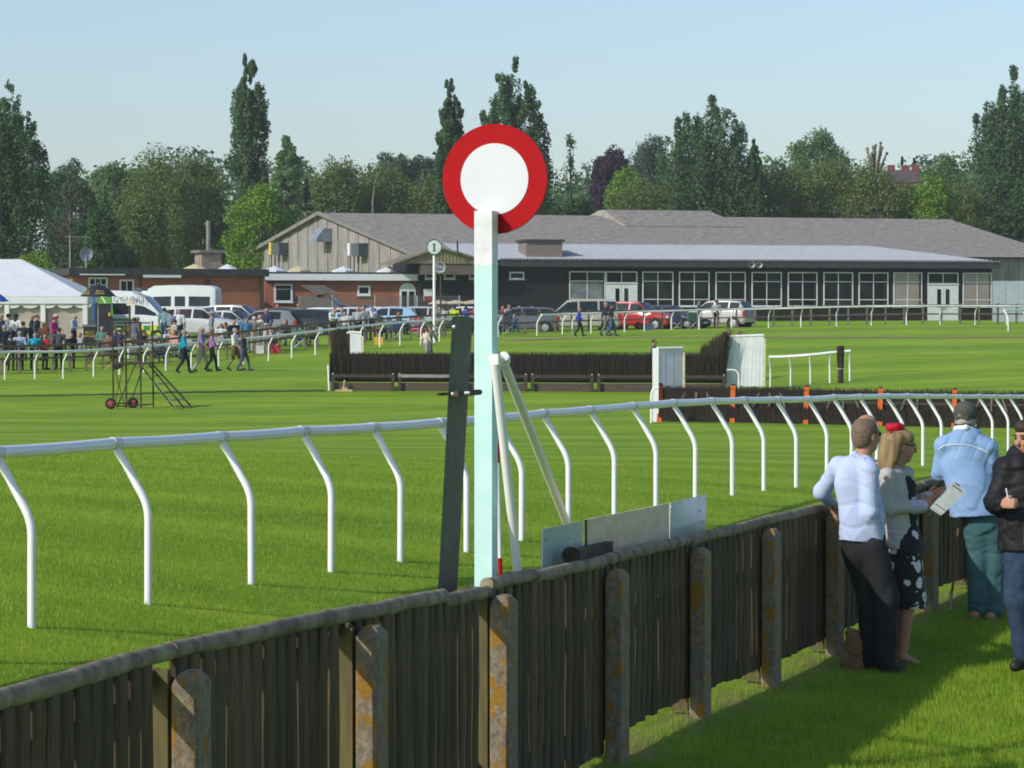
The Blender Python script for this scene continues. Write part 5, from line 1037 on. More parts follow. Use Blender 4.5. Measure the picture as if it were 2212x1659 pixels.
# ------------------------------------------------------------------ figures: smooth blended bodies meshed by surface nets
def cp(a, b, ra, rb=None, m=0, flat=None, k=None): return ('c', np.array(a, float), np.array(b, float), ra, ra if rb is None else rb, m, flat, k)
def el(c, r, m=0, rot=None, k=None): return ('e', np.array(c, float), np.array(r, float), rot, None, m, None, k)
def sdf_mesh(prims, vox, k=.03, wob=0.0, seed=0, cuts=()):
    lo = np.full(3, 1e9); hi = -lo; bbs = []
    for p in prims:
        if p[0] == 'c': r = max(p[3], p[4]); a = np.minimum(p[1], p[2])-r; b = np.maximum(p[1], p[2])+r
        else: r = p[2].max(); a = p[1]-r; b = p[1]+r
        bbs.append((a, b)); lo = np.minimum(lo, a); hi = np.maximum(hi, b)
    lo = lo-4*vox-wob; hi = hi+4*vox+wob; n = np.ceil((hi-lo)/vox).astype(int)+1
    D = np.full(n, 1.0, np.float32); best = np.full(n, 9.0, np.float32); ID = np.zeros(n, np.int16)
    for p, (a, b) in zip(prims, bbs):
        kk = k if p[7] is None else p[7]; mg = kk+4*vox+.01
        i0 = np.maximum(np.floor((a-mg-lo)/vox).astype(int), 0); i1 = np.minimum(np.ceil((b+mg-lo)/vox).astype(int)+1, n)
        ax = [lo[j]+vox*np.arange(i0[j], i1[j]) for j in range(3)]; X_ = np.stack(np.meshgrid(*ax, indexing='ij'), -1)
        if p[0] == 'c':
            A, B = p[1], p[2]; q = X_-A; ba = B-A; sc_ = 1.0
            if p[6] is not None:
                nv = np.array(p[6][:3], float); nv /= np.linalg.norm(nv); fl = p[6][3]; q = q+np.multiply.outer((q @ nv)*(1/fl-1), nv); ba = ba+nv*(ba @ nv)*(1/fl-1); sc_ = (1+fl)/2
            t = np.clip((q @ ba)/max(ba @ ba, 1e-9), 0, 1); d = (np.linalg.norm(q-t[..., None]*ba, axis=-1)-(p[3]+(p[4]-p[3])*t))*sc_
        else:
            q = X_-p[1]
            if p[3] is not None: q = q @ p[3]
            k0 = np.linalg.norm(q/p[2], axis=-1); k1 = np.linalg.norm(q/p[2]**2, axis=-1); d = k0*(k0-1)/np.maximum(k1, 1e-6)
        sl = tuple(slice(i0[j], i1[j]) for j in range(3)); d = d.astype(np.float32); cur = D[sl]
        h = np.clip(.5+.5*(cur-d)/kk, 0, 1); D[sl] = cur+(d-cur)*h-kk*h*(1-h)
        bt = best[sl]; upd = d < bt; bt[upd] = d[upd]; best[sl] = bt; idv = ID[sl]; idv[upd] = p[5]; ID[sl] = idv
    if wob:
        r_ = np.random.default_rng(seed); ax = [lo[j]+vox*np.arange(n[j]) for j in range(3)]; X_ = np.stack(np.meshgrid(*ax, indexing='ij'), -1); w_ = 0
        near = np.abs(D) < wob*3+2*vox; Xn = X_[near]; acc = 0
        for i in range(9):
            dv = r_.normal(size=3); dv /= np.linalg.norm(dv); f = 2*np.pi/r_.uniform(.10, .26); acc = acc+(1-np.abs(np.sin(Xn @ dv*f*.5+r_.uniform(0, 6.3)+1.1*np.sin(Xn @ r_.normal(size=3)*7))))**3*(.5 if i % 2 else -.3)*np.clip(.4+np.sin(Xn @ r_.normal(size=3)*5+i), 0, 1)
        D[near] += (wob*(acc-.2)*1.1).astype(np.float32)
    for pt, nv in cuts:   # straight hems and cuffs
        nv = np.array(nv, float); nv /= np.linalg.norm(nv); ax = [lo[jj]+vox*np.arange(n[jj])-pt[jj] for jj in range(3)]
        D = np.maximum(D, (ax[0][:, None, None]*nv[0]+ax[1][None, :, None]*nv[1]+ax[2][None, None, :]*nv[2]).astype(np.float32))
    ins = D < 0; cnt = np.zeros(n-1, np.int8); S = [slice(0, -1), slice(1, None)]
    for i in (0, 1):
        for j in (0, 1):
            for l in (0, 1): cnt += ins[S[i], S[j], S[l]]
    act = (cnt > 0) & (cnt < 8); idx = np.argwhere(act); vid = np.full(n-1, -1, np.int64); vid[act] = np.arange(len(idx))
    pos = np.zeros((len(idx), 3)); c_ = np.zeros(len(idx))
    for ax_ in range(3):
        for o1 in (0, 1):
            for o2 in (0, 1):
                off = [0, 0, 0]; oth = [j for j in range(3) if j != ax_]; off[oth[0]] = o1; off[oth[1]] = o2; off2 = list(off); off2[ax_] = 1
                v0 = D[tuple((idx+off).T)]; v1 = D[tuple((idx+off2).T)]; cr = (v0 < 0) != (v1 < 0); t = np.where(cr, v0/np.where(cr, v0-v1, 1), 0)
                e = np.tile(np.array(off, float), (len(idx), 1)); e[:, ax_] = t; pos[cr] += e[cr]; c_[cr] += 1
    V = lo+vox*(idx+pos/c_[:, None]); Fs = []; Ms = []
    for ax_ in range(3):
        s0 = [slice(1, -1)]*3; s1 = [slice(1, -1)]*3; s0[ax_] = slice(0, -1); s1[ax_] = slice(1, None)
        a = ins[tuple(s0)]; b = ins[tuple(s1)]; e = np.argwhere(a != b)
        if not len(e): continue
        oth = [(ax_+1) % 3, (ax_+2) % 3]; base_ = e.copy(); base_[:, oth[0]] += 1; base_[:, oth[1]] += 1
        def cell(d1, d2): q = base_.copy(); q[:, oth[0]] += d1; q[:, oth[1]] += d2; return vid[tuple(q.T)]
        f = np.stack([cell(-1, -1), cell(0, -1), cell(0, 0), cell(-1, 0)], -1); isin = a[tuple(e.T)]; f[~isin] = f[~isin][:, ::-1]
        g_ = base_.copy(); g_[~isin, ax_] += 1; Fs.append(f); Ms.append(ID[tuple(g_.T)])
    Fs = np.concatenate(Fs); Ms = np.concatenate(Ms); ok = (Fs >= 0).all(1); return V, Fs[ok], Ms[ok]
def mesh_np(name, V, Fq, mats, mi=None):
    me_ = bpy.data.meshes.new(name); me_.vertices.add(len(V)); me_.vertices.foreach_set('co', V.reshape(-1).astype(np.float32)); k = len(Fq)
    me_.loops.add(k*4); me_.loops.foreach_set('vertex_index', Fq.reshape(-1).astype(np.int32)); me_.polygons.add(k); me_.polygons.foreach_set('loop_start', np.arange(0, 4*k, 4, dtype=np.int32)); me_.polygons.foreach_set('loop_total', np.full(k, 4, np.int32))
    for m_ in mats: me_.materials.append(m_)
    if mi is not None: me_.polygons.foreach_set('material_index', mi.astype(np.int32))
    me_.polygons.foreach_set('use_smooth', np.ones(k, bool)); me_.update(calc_edges=True); return me_
SKIN = M('skin', (.46, .24, .165), (.40, .20, .13), 9, .55, spec=.3)
# ---- small figures
def skel(pose):
    J = dict(pel=(0, 0, .97), ch=(0, 0, 1.28), nk=(0, .0, 1.47), hd=(0, -.025, 1.62)); 
    L_ = dict(sh=(.185, 0, 1.40), el=(.245, .03, 1.13), wr=(.245, -.07, .89), hp=(.085, 0, .92), kn=(.10, -.02, .50), an=(.10, .02, .09), to=(.12, -.15, .045)); R_ = {k: (-v[0], v[1], v[2]) for k, v in L_.items()}
    if pose == 'walk':
        L_.update(kn=(.09, -.15, .52), an=(.09, -.20, .10), to=(.1, -.36, .07), el=(.25, .12, 1.15), wr=(.22, .16, .91)); R_.update(kn=(-.09, .03, .50), an=(-.09, .24, .14), to=(-.09, .14, .04), el=(-.25, -.06, 1.13), wr=(-.22, -.24, .95))
    if pose in ('hold', 'sithold'):
        L_.update(el=(.25, -.03, 1.13), wr=(.09, -.30, 1.14)); R_.update(el=(-.25, -.03, 1.13), wr=(-.09, -.30, 1.12)); J.update(hd=(0, -.05, 1.61))
    if pose == 'lean':
        J.update(ch=(0, -.16, 1.22), nk=(0, -.27, 1.39), hd=(0, -.34, 1.51)); L_.update(sh=(.185, -.24, 1.33), el=(.27, -.42, 1.12), wr=(.1, -.52, 1.13)); R_.update(sh=(-.185, -.24, 1.33), el=(-.27, -.42, 1.12), wr=(-.1, -.52, 1.13))
    if pose.startswith('sit'):
        dz = -.49
        for d in (J, L_, R_):
            for k in d:
                if k in ('pel', 'ch', 'nk', 'hd', 'sh', 'el', 'wr'): d[k] = (d[k][0], d[k][1], d[k][2]+dz)
        for d, sx in ((L_, 1), (R_, -1)): d.update(hp=(sx*.09, 0, .46), kn=(sx*.12, -.42, .48), an=(sx*.12, -.40, .09), to=(sx*.12, -.55, .045))
        if pose == 'sit':
            for d, sx in ((L_, 1), (R_, -1)): d.update(el=(sx*.24, -.06, .66), wr=(sx*.13, -.30, .62))
    return J, L_, R_
PROTO = {}
def proto(pose, opt):
    key = (pose, ''.join(sorted(c for c in opt if c in 'blhsSwd')))
    if key in PROTO: return PROTO[key]
    J, L_, R_ = skel(pose); fat = 1.15 if 'w' in opt else 1.0; pr = []; fl = (0, 1, 0, .70)
    A = lambda t: np.array(t, float)
    pr += [cp(A(J['pel'])-[.05, 0, .02], A(J['pel'])+[.05, 0, -.02], .125*fat, m=2, flat=fl), cp(A(J['pel'])+[0, 0, .06], J['ch'], .135*fat, .155*fat, 1, fl), cp(L_['sh'], R_['sh'], .075, m=1), cp(A(J['ch'])+[0, 0, .05], J['nk'], .13, .07, 1, fl)]
    pr += [cp(J['nk'], A(J['hd'])-[0, 0, .03], .055, m=0, k=.015), el(J['hd'], (.078, .096, .118), 0, k=.015), el(A(J['hd'])+[0, -.1, -.02], (.018, .022, .022), 0, k=.01)]
    h = A(J['hd'])
    if 'b' in opt: pr += [el(h+[0, .032, .0], (.084, .082, .07), 3, k=.01)]
    else: pr += [el(h+[0, .022, .035], (.088, .098, .10), 3, k=.01)]
    if 'l' in opt: pr += [cp(h+[0, .05, .02], h+[0, .075, -.17], .085, .07, 3, (0, 1, 0, .6), .02)]
    if 'h' in opt: pr += [el(h+[0, .0, .09], (.10, .11, .07), 5, k=.01), cp(h+[0, 0, .07], h+[0, 0, .075], .17, m=5, flat=(0, 0, 1, .12), k=.01)]
    for d, sx in ((L_, 1), (R_, -1)):
        e, w_ = A(d['el']), A(d['wr']); fm = 0 if 's' in opt else 1
        pr += [cp(d['sh'], e, .062, .05, 1), cp(e, w_, .045, .034, fm), el(w_+(w_-e)/np.linalg.norm(w_-e)*.06, (.035, .035, .045), 0, k=.02)]
        k_, a_ = A(d['kn']), A(d['an']); sm = 0 if ('S' in opt) else 2
        pr += [cp(d['hp'], k_, .088*fat, .062, 2), cp(k_, a_, .056 if sm == 2 else .05, .05 if sm == 2 else .034, sm), cp(a_-[0, 0, .035], d['to'], .045, .038, 4, k=.02)]
        if 'd' in opt: pr += [cp(A(J['pel'])-[0, 0, .05], (k_+A(d['hp']))/2-[0, 0, .1], .15, .17, 1, (0, 1, 0, .75))]
    V, Fq, mi = sdf_mesh(pr, .026, .035); me_ = mesh_np('person', V, Fq, [SKIN]*6, mi); PROTO[key] = me_; return me_
def cloth(c, name=None): return M('cloth_%d_%d_%d' % tuple(int(x*255) for x in c), c, tuple(x*.78 for x in c), 7, .85, spec=.15, contrast=.9)
HAIRC = {'grey': (.30, .29, .27), 'white': (.55, .54, .50), 'dark': (.03, .024, .02), 'brown': (.075, .045, .028), 'blond': (.36, .25, .12), 'auburn': (.16, .06, .03), 'fair': (.30, .22, .13)}
SHOE = M('dark_shoes', (.03, .026, .022), None, 5, .6)
CROPS = {'A': (0, 518.4, .2083), 'B': (403.2, 518.4, .2083), 'C': (806.5, 518.4, .2083), 'G': (1209.7, 518.4, .2083)}
def person(crop, x, y, pose, face, top, legs, hair, opt, label, s=None, rng_=(37, 56), hat=(.5, .4, .25), group='spectators beyond the far rail', vis=None):
    u0, v0, k = CROPS[crop]; u = u0+x*k; v = v0+y*k; hh = 1.31 if pose.startswith('sit') else (1.62 if pose == 'lean' else 1.755)
    if s is None:
        smax = float(np.interp(u, [a_[0] for a_ in pf], [a_[1] for a_ in pf]))-.7; ss = np.linspace(rng_[0], min(rng_[1], smax), 60); d = F/ss; xs_ = (u-1106)/ss; z = CAMZ+(HOR-v)/ss; err = np.abs(z-Garr(xs_, d)-hh)+.0*ss; s = float(ss[np.argmin(err)])
    p = P(u, HOR, s); g = G(p.x, p.y); ht = CAMZ+(HOR-v)/s-g; scl = min(1.12, max(.86, ht/hh))
    o = link('person', proto(pose, opt), None, at=(p.x, p.y, g), rz=R(face)+random.uniform(-.1, .1)); o.scale = (scl*1.13, scl*1.13, scl)
    ms = [SKIN, cloth(top), cloth(legs), M('hair_'+hair, HAIRC[hair], None, 12, .7), SHOE, cloth(hat)]
    for i, m_ in enumerate(ms): o.material_slots[i].link = 'OBJECT'; o.material_slots[i].material = m_
    return tag(o, label, 'person', group)
N_ = (.022, .028, .055); K_ = (.02, .02, .022); GY = (.16, .17, .18); LB = (.36, .46, .66); TQ = (.01, .30, .42); JN = (.04, .08, .17)
W_ = (.68, .69, .70); KH = (.42, .40, .33)
PEOPLE = [
 ('A',20,770,'hold',-60,N_,K_,'fair','','person in a navy jacket at the front of the marquee queue'), ('A',85,762,'stand',150,(.22,.23,.25),K_,'dark','','person in a grey hooded top by the marquee'),
 ('A',165,768,'stand',160,W_,K_,'dark','lh','person in a wide black hat and white dress near the marquee'), ('A',45,880,'stand',200,N_,K_,'grey','','person in a dark navy coat seen from behind near the blue umbrella'),
 ('A',112,982,'stand',170,K_,K_,'brown','','brown-haired person in a black jacket at the timber fence'), ('A',205,942,'stand',180,LB,K_,'grey','','grey-haired person in a pale blue shirt standing with back to the fence'),
 ('A',240,842,'stand',190,(.03,.035,.045),K_,'dark','','dark-haired person in a charcoal suit behind the pale blue shirt'), ('A',330,768,'stand',100,(.03,.03,.03),K_,'grey','b','balding person in a black suit and white collar by the marquee leg'),
 ('A',385,772,'stand',70,(.07,.09,.11),GY,'brown','','person in a slate polo shirt beside the balding man in black'), ('A',455,840,'hold',-40,(.14,.05,.025),GY,'dark','b','balding person in a rust brown jacket holding papers'),
 ('A',350,972,'lean',180,TQ,K_,'grey','','grey-haired person in a turquoise cardigan leaning at the fence'), ('A',465,972,'stand',150,(.42,.02,.03),K_,'grey','b','bald person in a red jacket next to the turquoise cardigan'),
 ('A',560,792,'hold',70,(.48,.03,.22),(.1,.03,.1),'brown','h','person in a magenta coat and matching hat reading a card'), ('A',578,766,'stand',80,W_,K_,'white','','white-haired person in a white shirt behind the magenta coat'),
 ('A',765,768,'hold',80,(.34,.42,.58),K_,'grey','b','grey-haired person in a pale blue shirt and black trousers by the clear tent wall'), ('A',740,972,'stand',180,(.018,.018,.022),(.03,.03,.06),'grey','b','person in a black coat standing square to the timber fence'),
 ('A',832,942,'sit',-60,(.30,.30,.31),KH,'grey','b','bald person in a light grey jacket and dark glasses sitting down'), ('A',932,682,'hold',30,K_,K_,'fair','s','bookmaker in a black shirt beside the blue banner'),
 ('A',1060,882,'sithold',0,(.09,.24,.19),GY,'grey','','grey-haired person in a sage green jumper and sunglasses at a picnic table'), ('A',1185,926,'sit',190,(.10,.16,.38),N_,'grey','','grey-haired person in a mid blue shirt sitting with back to the course'),
 ('A',1290,942,'sithold',10,(.66,.56,.34),W_,'brown','l','person in a yellow top and white cardigan sitting at the table'), ('A',1490,922,'sit',80,K_,JN,'dark','s','dark-haired person in a black tee shirt sitting behind the platform'),
 ('A',1432,792,'hold',-60,(.025,.03,.05),K_,'grey','','grey-haired person in a dark suit bending over papers'), ('A',1705,700,'stand',180,(.16,.34,.35),JN,'dark','s','person in a sea green shirt and jeans seen from behind by the ambulance'),
 ('A',1765,726,'stand',170,(.20,.26,.36),N_,'dark','','person in a steel blue shirt half hidden by the sea green shirt'), ('A',1857,716,'stand',180,(.66,.67,.72),K_,'fair','bs','bald person in a white shirt beside the silver four-by-four'),
 ('A',1808,816,'stand',120,(.42,.36,.27),GY,'brown','s','brown-haired person in a beige top in front of the white shirt'), ('A',1755,902,'sit',20,(.62,.60,.58),KH,'auburn','hs','person in a straw sunhat and white vest at the grey picnic table'), ('A',1812,922,'sit',-40,(.58,.32,.26),KH,'auburn','ls','auburn-haired person in a pink strappy top at the grey picnic table'),
 ('B',255,742,'stand',100,(.24,.25,.28),(.25,.25,.27),'grey','h','person in a straw trilby and grey shirt by the silver four-by-four'), ('B',357,850,'sit',190,W_,KH,'fair','s','fair-haired person in a white vest sitting by the fence'), ('B',405,842,'sit',-70,N_,K_,'dark','l','dark-haired person in sunglasses and navy top sitting by the fence'),
 ('B',490,812,'sit',20,K_,K_,'grey','b','elderly person in a black jacket sitting behind the walkers'), ('B',622,800,'stand',10,(.08,.20,.40),GY,'dark','s','person in a strong blue polo shirt behind the timber fence'), ('B',765,772,'stand',-60,(.62,.60,.54),(.3,.3,.3),'blond','l','blond person in a cream cardigan beside the navy blazer'),
 ('B',830,706,'stand',-20,(.03,.045,.11),(.2,.2,.22),'grey','','grey-haired person in a navy blazer and lilac shirt in front of the dark hatchback'), ('B',1030,812,'sithold',-20,N_,JN,'dark','l','dark-haired person in navy looking at a phone by the fence'), ('B',1315,872,'sit',-30,(.16,.02,.05),K_,'fair','','fair-haired person in burgundy sitting in a folding chair'),
 ('B',1510,706,'lean',30,W_,K_,'dark','l','dark-haired person in a white blouse leaning on the timber fence'), ('B',1600,706,'lean',10,(.42,.50,.64),GY,'grey','','grey-haired person in a washed blue shirt leaning on the timber fence'), ('B',1722,702,'lean',60,(.02,.03,.07),K_,'white','','white-haired person in a navy jumper leaning to the right on the fence'),
 ('B',1777,690,'stand',-10,(.4,.42,.45),K_,'white','','white-haired person standing behind the navy jumper'), ('B',1842,676,'stand',-30,(.20,.24,.26),N_,'dark','','dark-haired person in a grey gilet by the raised tailgate'), ('B',1930,702,'lean',200,(.66,.62,.64),(.24,.03,.10),'white','','white-haired person in pink and white bending over with burgundy trousers'),
 ('B',940,662,'stand',0,(.3,.3,.32),K_,'fair','b','bald head just visible over the black car roof'), ('B',1157,656,'stand',0,(.25,.2,.2),K_,'fair','b','head visible beside the lean-to shed over the cars'),
 ('C',655,672,'stand',-20,(.22,.22,.24),GY,'grey','','grey-haired person in a grey top right of the number pole'), ('C',255,722,'sit',60,(.25,.22,.2),K_,'dark','','dark-haired person sitting in front of the champagne saloon'), ('C',842,682,'stand',180,(.62,.72,.03),N_,'dark','','steward in a bright yellow high visibility vest'),
 ('C',960,686,'stand',160,(.04,.07,.32),N_,'dark','','dark-haired person in royal blue behind the leaning board'), ('C',1047,690,'stand',20,(.55,.10,.22),K_,'dark','','person in a pink top beside the winning post'), ('C',412,912,'sit',60,(.70,.66,.72),(.5,.1,.25),'fair','','person in a white shirt sitting on the grass at the fence'),
 ('C',1340,672,'sit',10,(.25,.05,.06),K_,'auburn','l','auburn-haired person sitting against the black pavilion wall'), ('C',1405,656,'sit',20,(.36,.37,.42),GY,'brown','','person in a pale grey shirt sitting by the black wall'), ('C',1515,670,'sithold',-10,(.06,.12,.34),K_,'brown','','person in blue reading by the black wall'), ('C',1640,672,'sithold',20,W_,KH,'brown','','person in white holding up a paper by the black wall'),
 ('G',1440,616,'stand',70,(.20,.22,.25),(.2,.2,.24),'brown','s','grey tee shirted person between the navy saloon and silver crossover'), ('G',1622,626,'stand',10,(.46,.46,.48),K_,'dark','h','person in a dark cap and pale top in front of the silver crossover'),
 ('A',610,905,'stand',200,(.10,.10,.12),K_,'dark','','dark-haired person in charcoal between the magenta coat and the black coat'), ('A',1120,935,'sit',160,(.20,.12,.08),JN,'brown','','brown-haired person in tan beside the sage green jumper'), ('A',1240,915,'stand',190,(.05,.06,.12),K_,'brown','h','person in a dark sunhat behind the picnic tables'),
 ('A',1395,800,'stand',150,(.12,.14,.16),GY,'dark','','person in a dark grey coat beside the notice post'), ('A',1560,985,'sit',200,(.55,.5,.45),KH,'fair','s','fair-haired person in a cream top sitting near the rail'), ('A',1650,1000,'sit',170,(.06,.08,.12),JN,'dark','s','dark-haired person in navy sitting just behind the white rail'), ('A',1950,960,'sit',-30,(.3,.32,.36),JN,'grey','s','grey-haired person in pale grey sitting behind the teal walker'),
 ('B',335,975,'sit',200,(.48,.46,.40),KH,'brown','s','brown-haired person in stone colours sitting between the walkers'), ('B',700,790,'stand',200,(.28,.27,.2),KH,'white','','white-haired person in an olive shirt behind the cream cardigan'), ('B',820,855,'sit',10,(.62,.5,.54),KH,'white','h','person in a pale pink sunhat and top sitting by the fence'), ('B',915,905,'sit',-20,(.5,.5,.52),JN,'fair','','person in pale grey sitting near the red cool bag'), ('B',1180,885,'sit',170,(.05,.14,.10),JN,'brown','','brown-haired person in dark green sitting in a folding chair'), ('B',2010,935,'sit',30,(.62,.42,.08),JN,'dark','','person in a mustard top sitting on the grass by the fence'), ('B',2110,900,'sit',150,(.06,.12,.26),N_,'fair','','fair-haired person in denim blue sitting near the yellow bag'), ('B',1640,760,'stand',150,(.5,.5,.5),K_,'grey','','grey-haired person standing close behind the washed blue shirt'),
 ('C',470,905,'sit',30,(.5,.2,.3),JN,'brown','','person in dusty pink sitting beside the white-shirted sitter'), ('C',730,760,'stand',170,(.4,.42,.46),GY,'brown','','brown-haired person in pale blue grey left of the high visibility vest'), ('C',1320,850,'sit',160,(.12,.13,.15),K_,'brown','','person in charcoal sitting beside the winning post'), ('C',1460,890,'sit',10,(.10,.14,.22),JN,'dark','','person in slate blue sitting behind the far timber fence'),
]
for t in PEOPLE:
    kw = {}
    if 'black pavilion wall' in t[9] or 'by the black wall' in t[9]: kw['s'] = 35.5
    if t[0] == 'G': kw['s'] = 37.2
    if 'black car roof' in t[9] or 'lean-to' in t[9]: kw['s'] = 36.4
    if 'magenta' in t[9] and 'coat and' in t[9]: kw['hat'] = (.5, .03, .18)
    if 'black hat' in t[9] or 'dark cap' in t[9]: kw['hat'] = K_
    person(*t, **kw)
WALK = [('A',1905,928,'walk',90,TQ,(.02,.02,.04),'grey','','grey-haired person in a teal top and navy trousers walking on the course',55.8), ('A',2085,900,'walk',82,(.28,.20,.40),KH,'fair','bsw','bald person in a purple checked shirt and stone trousers striding on the course',55.5), ('A',2195,932,'walk',95,(.34,.16,.34),(.02,.02,.022),'auburn','l','auburn-haired person in a lilac top and black trousers walking on the course',55.6),
 ('B',500,910,'walk',75,W_,(.16,.11,.06),'grey','sSw','grey-haired person in a white tee shirt and brown shorts walking on the course',55.4), ('B',592,958,'walk',80,(.03,.035,.06),(.05,.08,.14),'brown','l','brown-haired person in a navy jacket and jeans walking on the course',55.8),
 ('C',548,908,'walk',120,(.60,.54,.45),(.3,.28,.3),'auburn','','auburn-haired person in a cream jacket walking beyond the birch fence',51.5), ('C',585,872,'walk',130,(.14,.135,.13),(.12,.10,.09),'grey','h','person in a flat cap and grey coat walking beyond the birch fence',50.2),
 ('C',2135,700,'walk',90,(.03,.05,.42),(.02,.022,.03),'blond','','blond person in a royal blue jacket walking along the far rail',41.6), ('G',472,642,'walk',95,(.03,.03,.055),(.17,.19,.18),'grey','','grey-haired person in a navy jumper and grey trousers walking by the beige people carrier',41.4), ('G',532,656,'walk',95,(.025,.025,.028),(.05,.13,.26),'dark','s','dark-haired person in a black shirt and blue jeans walking by the red van',41.6),
 ('G',1735,902,'stand',60,(.05,.2,.5),JN,'fair','b','person in bright blue whose head shows above the large boarded wing',57.5), ('G',1872,942,'stand',60,(.16,.03,.06),K_,'auburn','','burgundy-haired person almost hidden by the large boarded wing',57.0), ('G',972,1030,'stand',70,(.10,.16,.14),K_,'brown','','person with tied brown hair and green top behind the birch fence',57.2)]
for t in WALK: person(*t[:10], s=t[10], hat=(.12, .12, .11), group='people walking on the course')
# ---- the four near figures
def jp6(x, y, dy=0.0, s=273.0):
    u = 1670.5+x*.2448; v = 835.3+y*.2448; p = P(u, v, s); k = (p.y+dy)/p.y
    return np.array([p.x*k, p.y+dy, CAMZ+(p.z-CAMZ)*k])
def basis(fwd):
    f = np.array(fwd, float); f /= np.linalg.norm(f); sd = np.cross(f, [0, 0, 1]); sd /= np.linalg.norm(sd); up = np.cross(sd, f); return f, sd, up   # sd = the figure's right
def head_prims(c, fwd, h=1.0):
    f, sd, up = basis(fwd); Rm = np.stack([f, sd, up], 1); at_ = lambda a, b, d: np.array(c)+f*a*h+sd*b*h+up*d*h
    pr = [el(at_(-.012, 0, .022), np.array([.102, .079, .112])*h, 0, Rm), el(at_(.03, 0, -.05), np.array([.066, .058, .075])*h, 0, Rm, .03), el(at_(.055, 0, -.098), np.array([.032, .036, .024])*h, 0, Rm, .02),
      cp(at_(.088, 0, .015), at_(.112, 0, -.026), .011*h, .017*h, 0, k=.012), cp(at_(.083, -.035, .03), at_(.083, .035, .03), .013*h, m=0, k=.015), el(at_(.075, .036, -.025), np.array([.02, .026, .026])*h, 0, Rm, .02), el(at_(.075, -.036, -.025), np.array([.02, .026, .026])*h, 0, Rm, .02),
      cp(at_(.088, -.02, -.066), at_(.088, .02, -.066), .0085*h, m=1, k=.006)]
    for sg in (1, -1): pr += [el(at_(-.008, sg*.081, -.008), np.array([.022, .010, .034])*h, 0, Rm, .006), el(at_(-.004, sg*.083, -.03), np.array([.012, .009, .014])*h, 0, Rm, .006)]
    return pr, at_, Rm
def hand_prims(w_, d, nrm, thumb, curl=.5, h=1.0, m=0):
    "palm from the wrist w_ along d; fingers curl towards nrm; thumb side vector"
    d = np.array(d, float); d /= np.linalg.norm(d); th = np.array(thumb, float); th -= d*(th @ d); th /= np.linalg.norm(th); nr = np.array(nrm, float); nr -= d*(nr @ d); nr -= th*(nr @ th); nr /= np.linalg.norm(nr)
    w_ = np.array(w_, float); pr = [cp(w_, w_+d*.03*h, .026*h, .03*h, m, tuple(nr)+(.62,), .015)]
    for i, (o, ln) in enumerate(((.028, .070), (.0095, .078), (-.0095, .072), (-.028, .058))):
        b = w_+d*.085*h+th*o*h; k1 = b+(d*math.cos(curl*.6)+nr*math.sin(curl*.6))*ln*.45*h; k2 = k1+(d*math.cos(curl*1.7)+nr*math.sin(curl*1.7))*ln*.33*h; k3 = k2+(d*math.cos(curl*2.6)+nr*math.sin(curl*2.6))*ln*.3*h
        pr += [cp(w_+d*.015*h+th*o*.7*h, b, .014*h, .0115*h, m, None, .012), cp(b, k1, .0105*h, .0098*h, m, None, .004), cp(k1, k2, .0098*h, .009*h, m, None, .004), cp(k2, k3, .009*h, .0075*h, m, None, .004)]
    t0 = w_+d*.02*h+th*.022*h; t1 = t0+(d*.6+th*.7+nr*.3)*.04*h; t2 = t1+(d*.8+th*.1+nr*.5)*.035*h
    pr += [cp(t0, t1, .015*h, .012*h, m, None, .01), cp(t1, t2, .0115*h, .009*h, m, None, .004)]; return pr
LIP = M('lips', (.42, .15, .12), None, 9, .5); EYE = M('dark_eye', (.03, .02, .015), None, 9, .25)
def part(o, name, prims, mats, vox, k, wob=0.0, seed=1, cuts=()):
    V, Fq, mi = sdf_mesh(prims, vox, k, wob, seed, cuts); V = V-np.array(o.location); c = link(name, mesh_np(name, V, Fq, mats, mi), o); return c
def weave(name, c1, c2, per, fac=.55, bump=.002):
    m = bpy.data.materials.new(name); m.use_nodes = True; n = m.node_tree; N = n.nodes; L = n.links; b = N['Principled BSDF']; b.inputs['Roughness'].default_value = .85; b.inputs['Specular IOR Level'].default_value = .15
    tc = N.new('ShaderNodeTexCoord'); mp = N.new('ShaderNodeMapping'); mp.inputs['Rotation'].default_value = (0, .12, .5); L.new(tc.outputs['Object'], mp.inputs[0]); outs = []
    for d in ('X', 'Z'):
        wv = N.new('ShaderNodeTexWave'); wv.bands_direction = d; wv.inputs['Scale'].default_value = .314/per*1.0; wv.inputs['Distortion'].default_value = .4; wv.inputs['Detail'].default_value = 1; L.new(mp.outputs[0], wv.inputs[0]); outs.append(wv.outputs[1])
    mx = N.new('ShaderNodeMath'); mx.operation = 'ADD'; L.new(outs[0], mx.inputs[0]); L.new(outs[1], mx.inputs[1]); mu = N.new('ShaderNodeMath'); mu.operation = 'MULTIPLY'; mu.inputs[1].default_value = fac; L.new(mx.outputs[0], mu.inputs[0])
    cm = N.new('ShaderNodeMixRGB'); cm.inputs[1].default_value = (*c1, 1); cm.inputs[2].default_value = (*c2, 1); L.new(mu.outputs[0], cm.inputs[0]); L.new(cm.outputs[0], b.inputs['Base Color']); return m
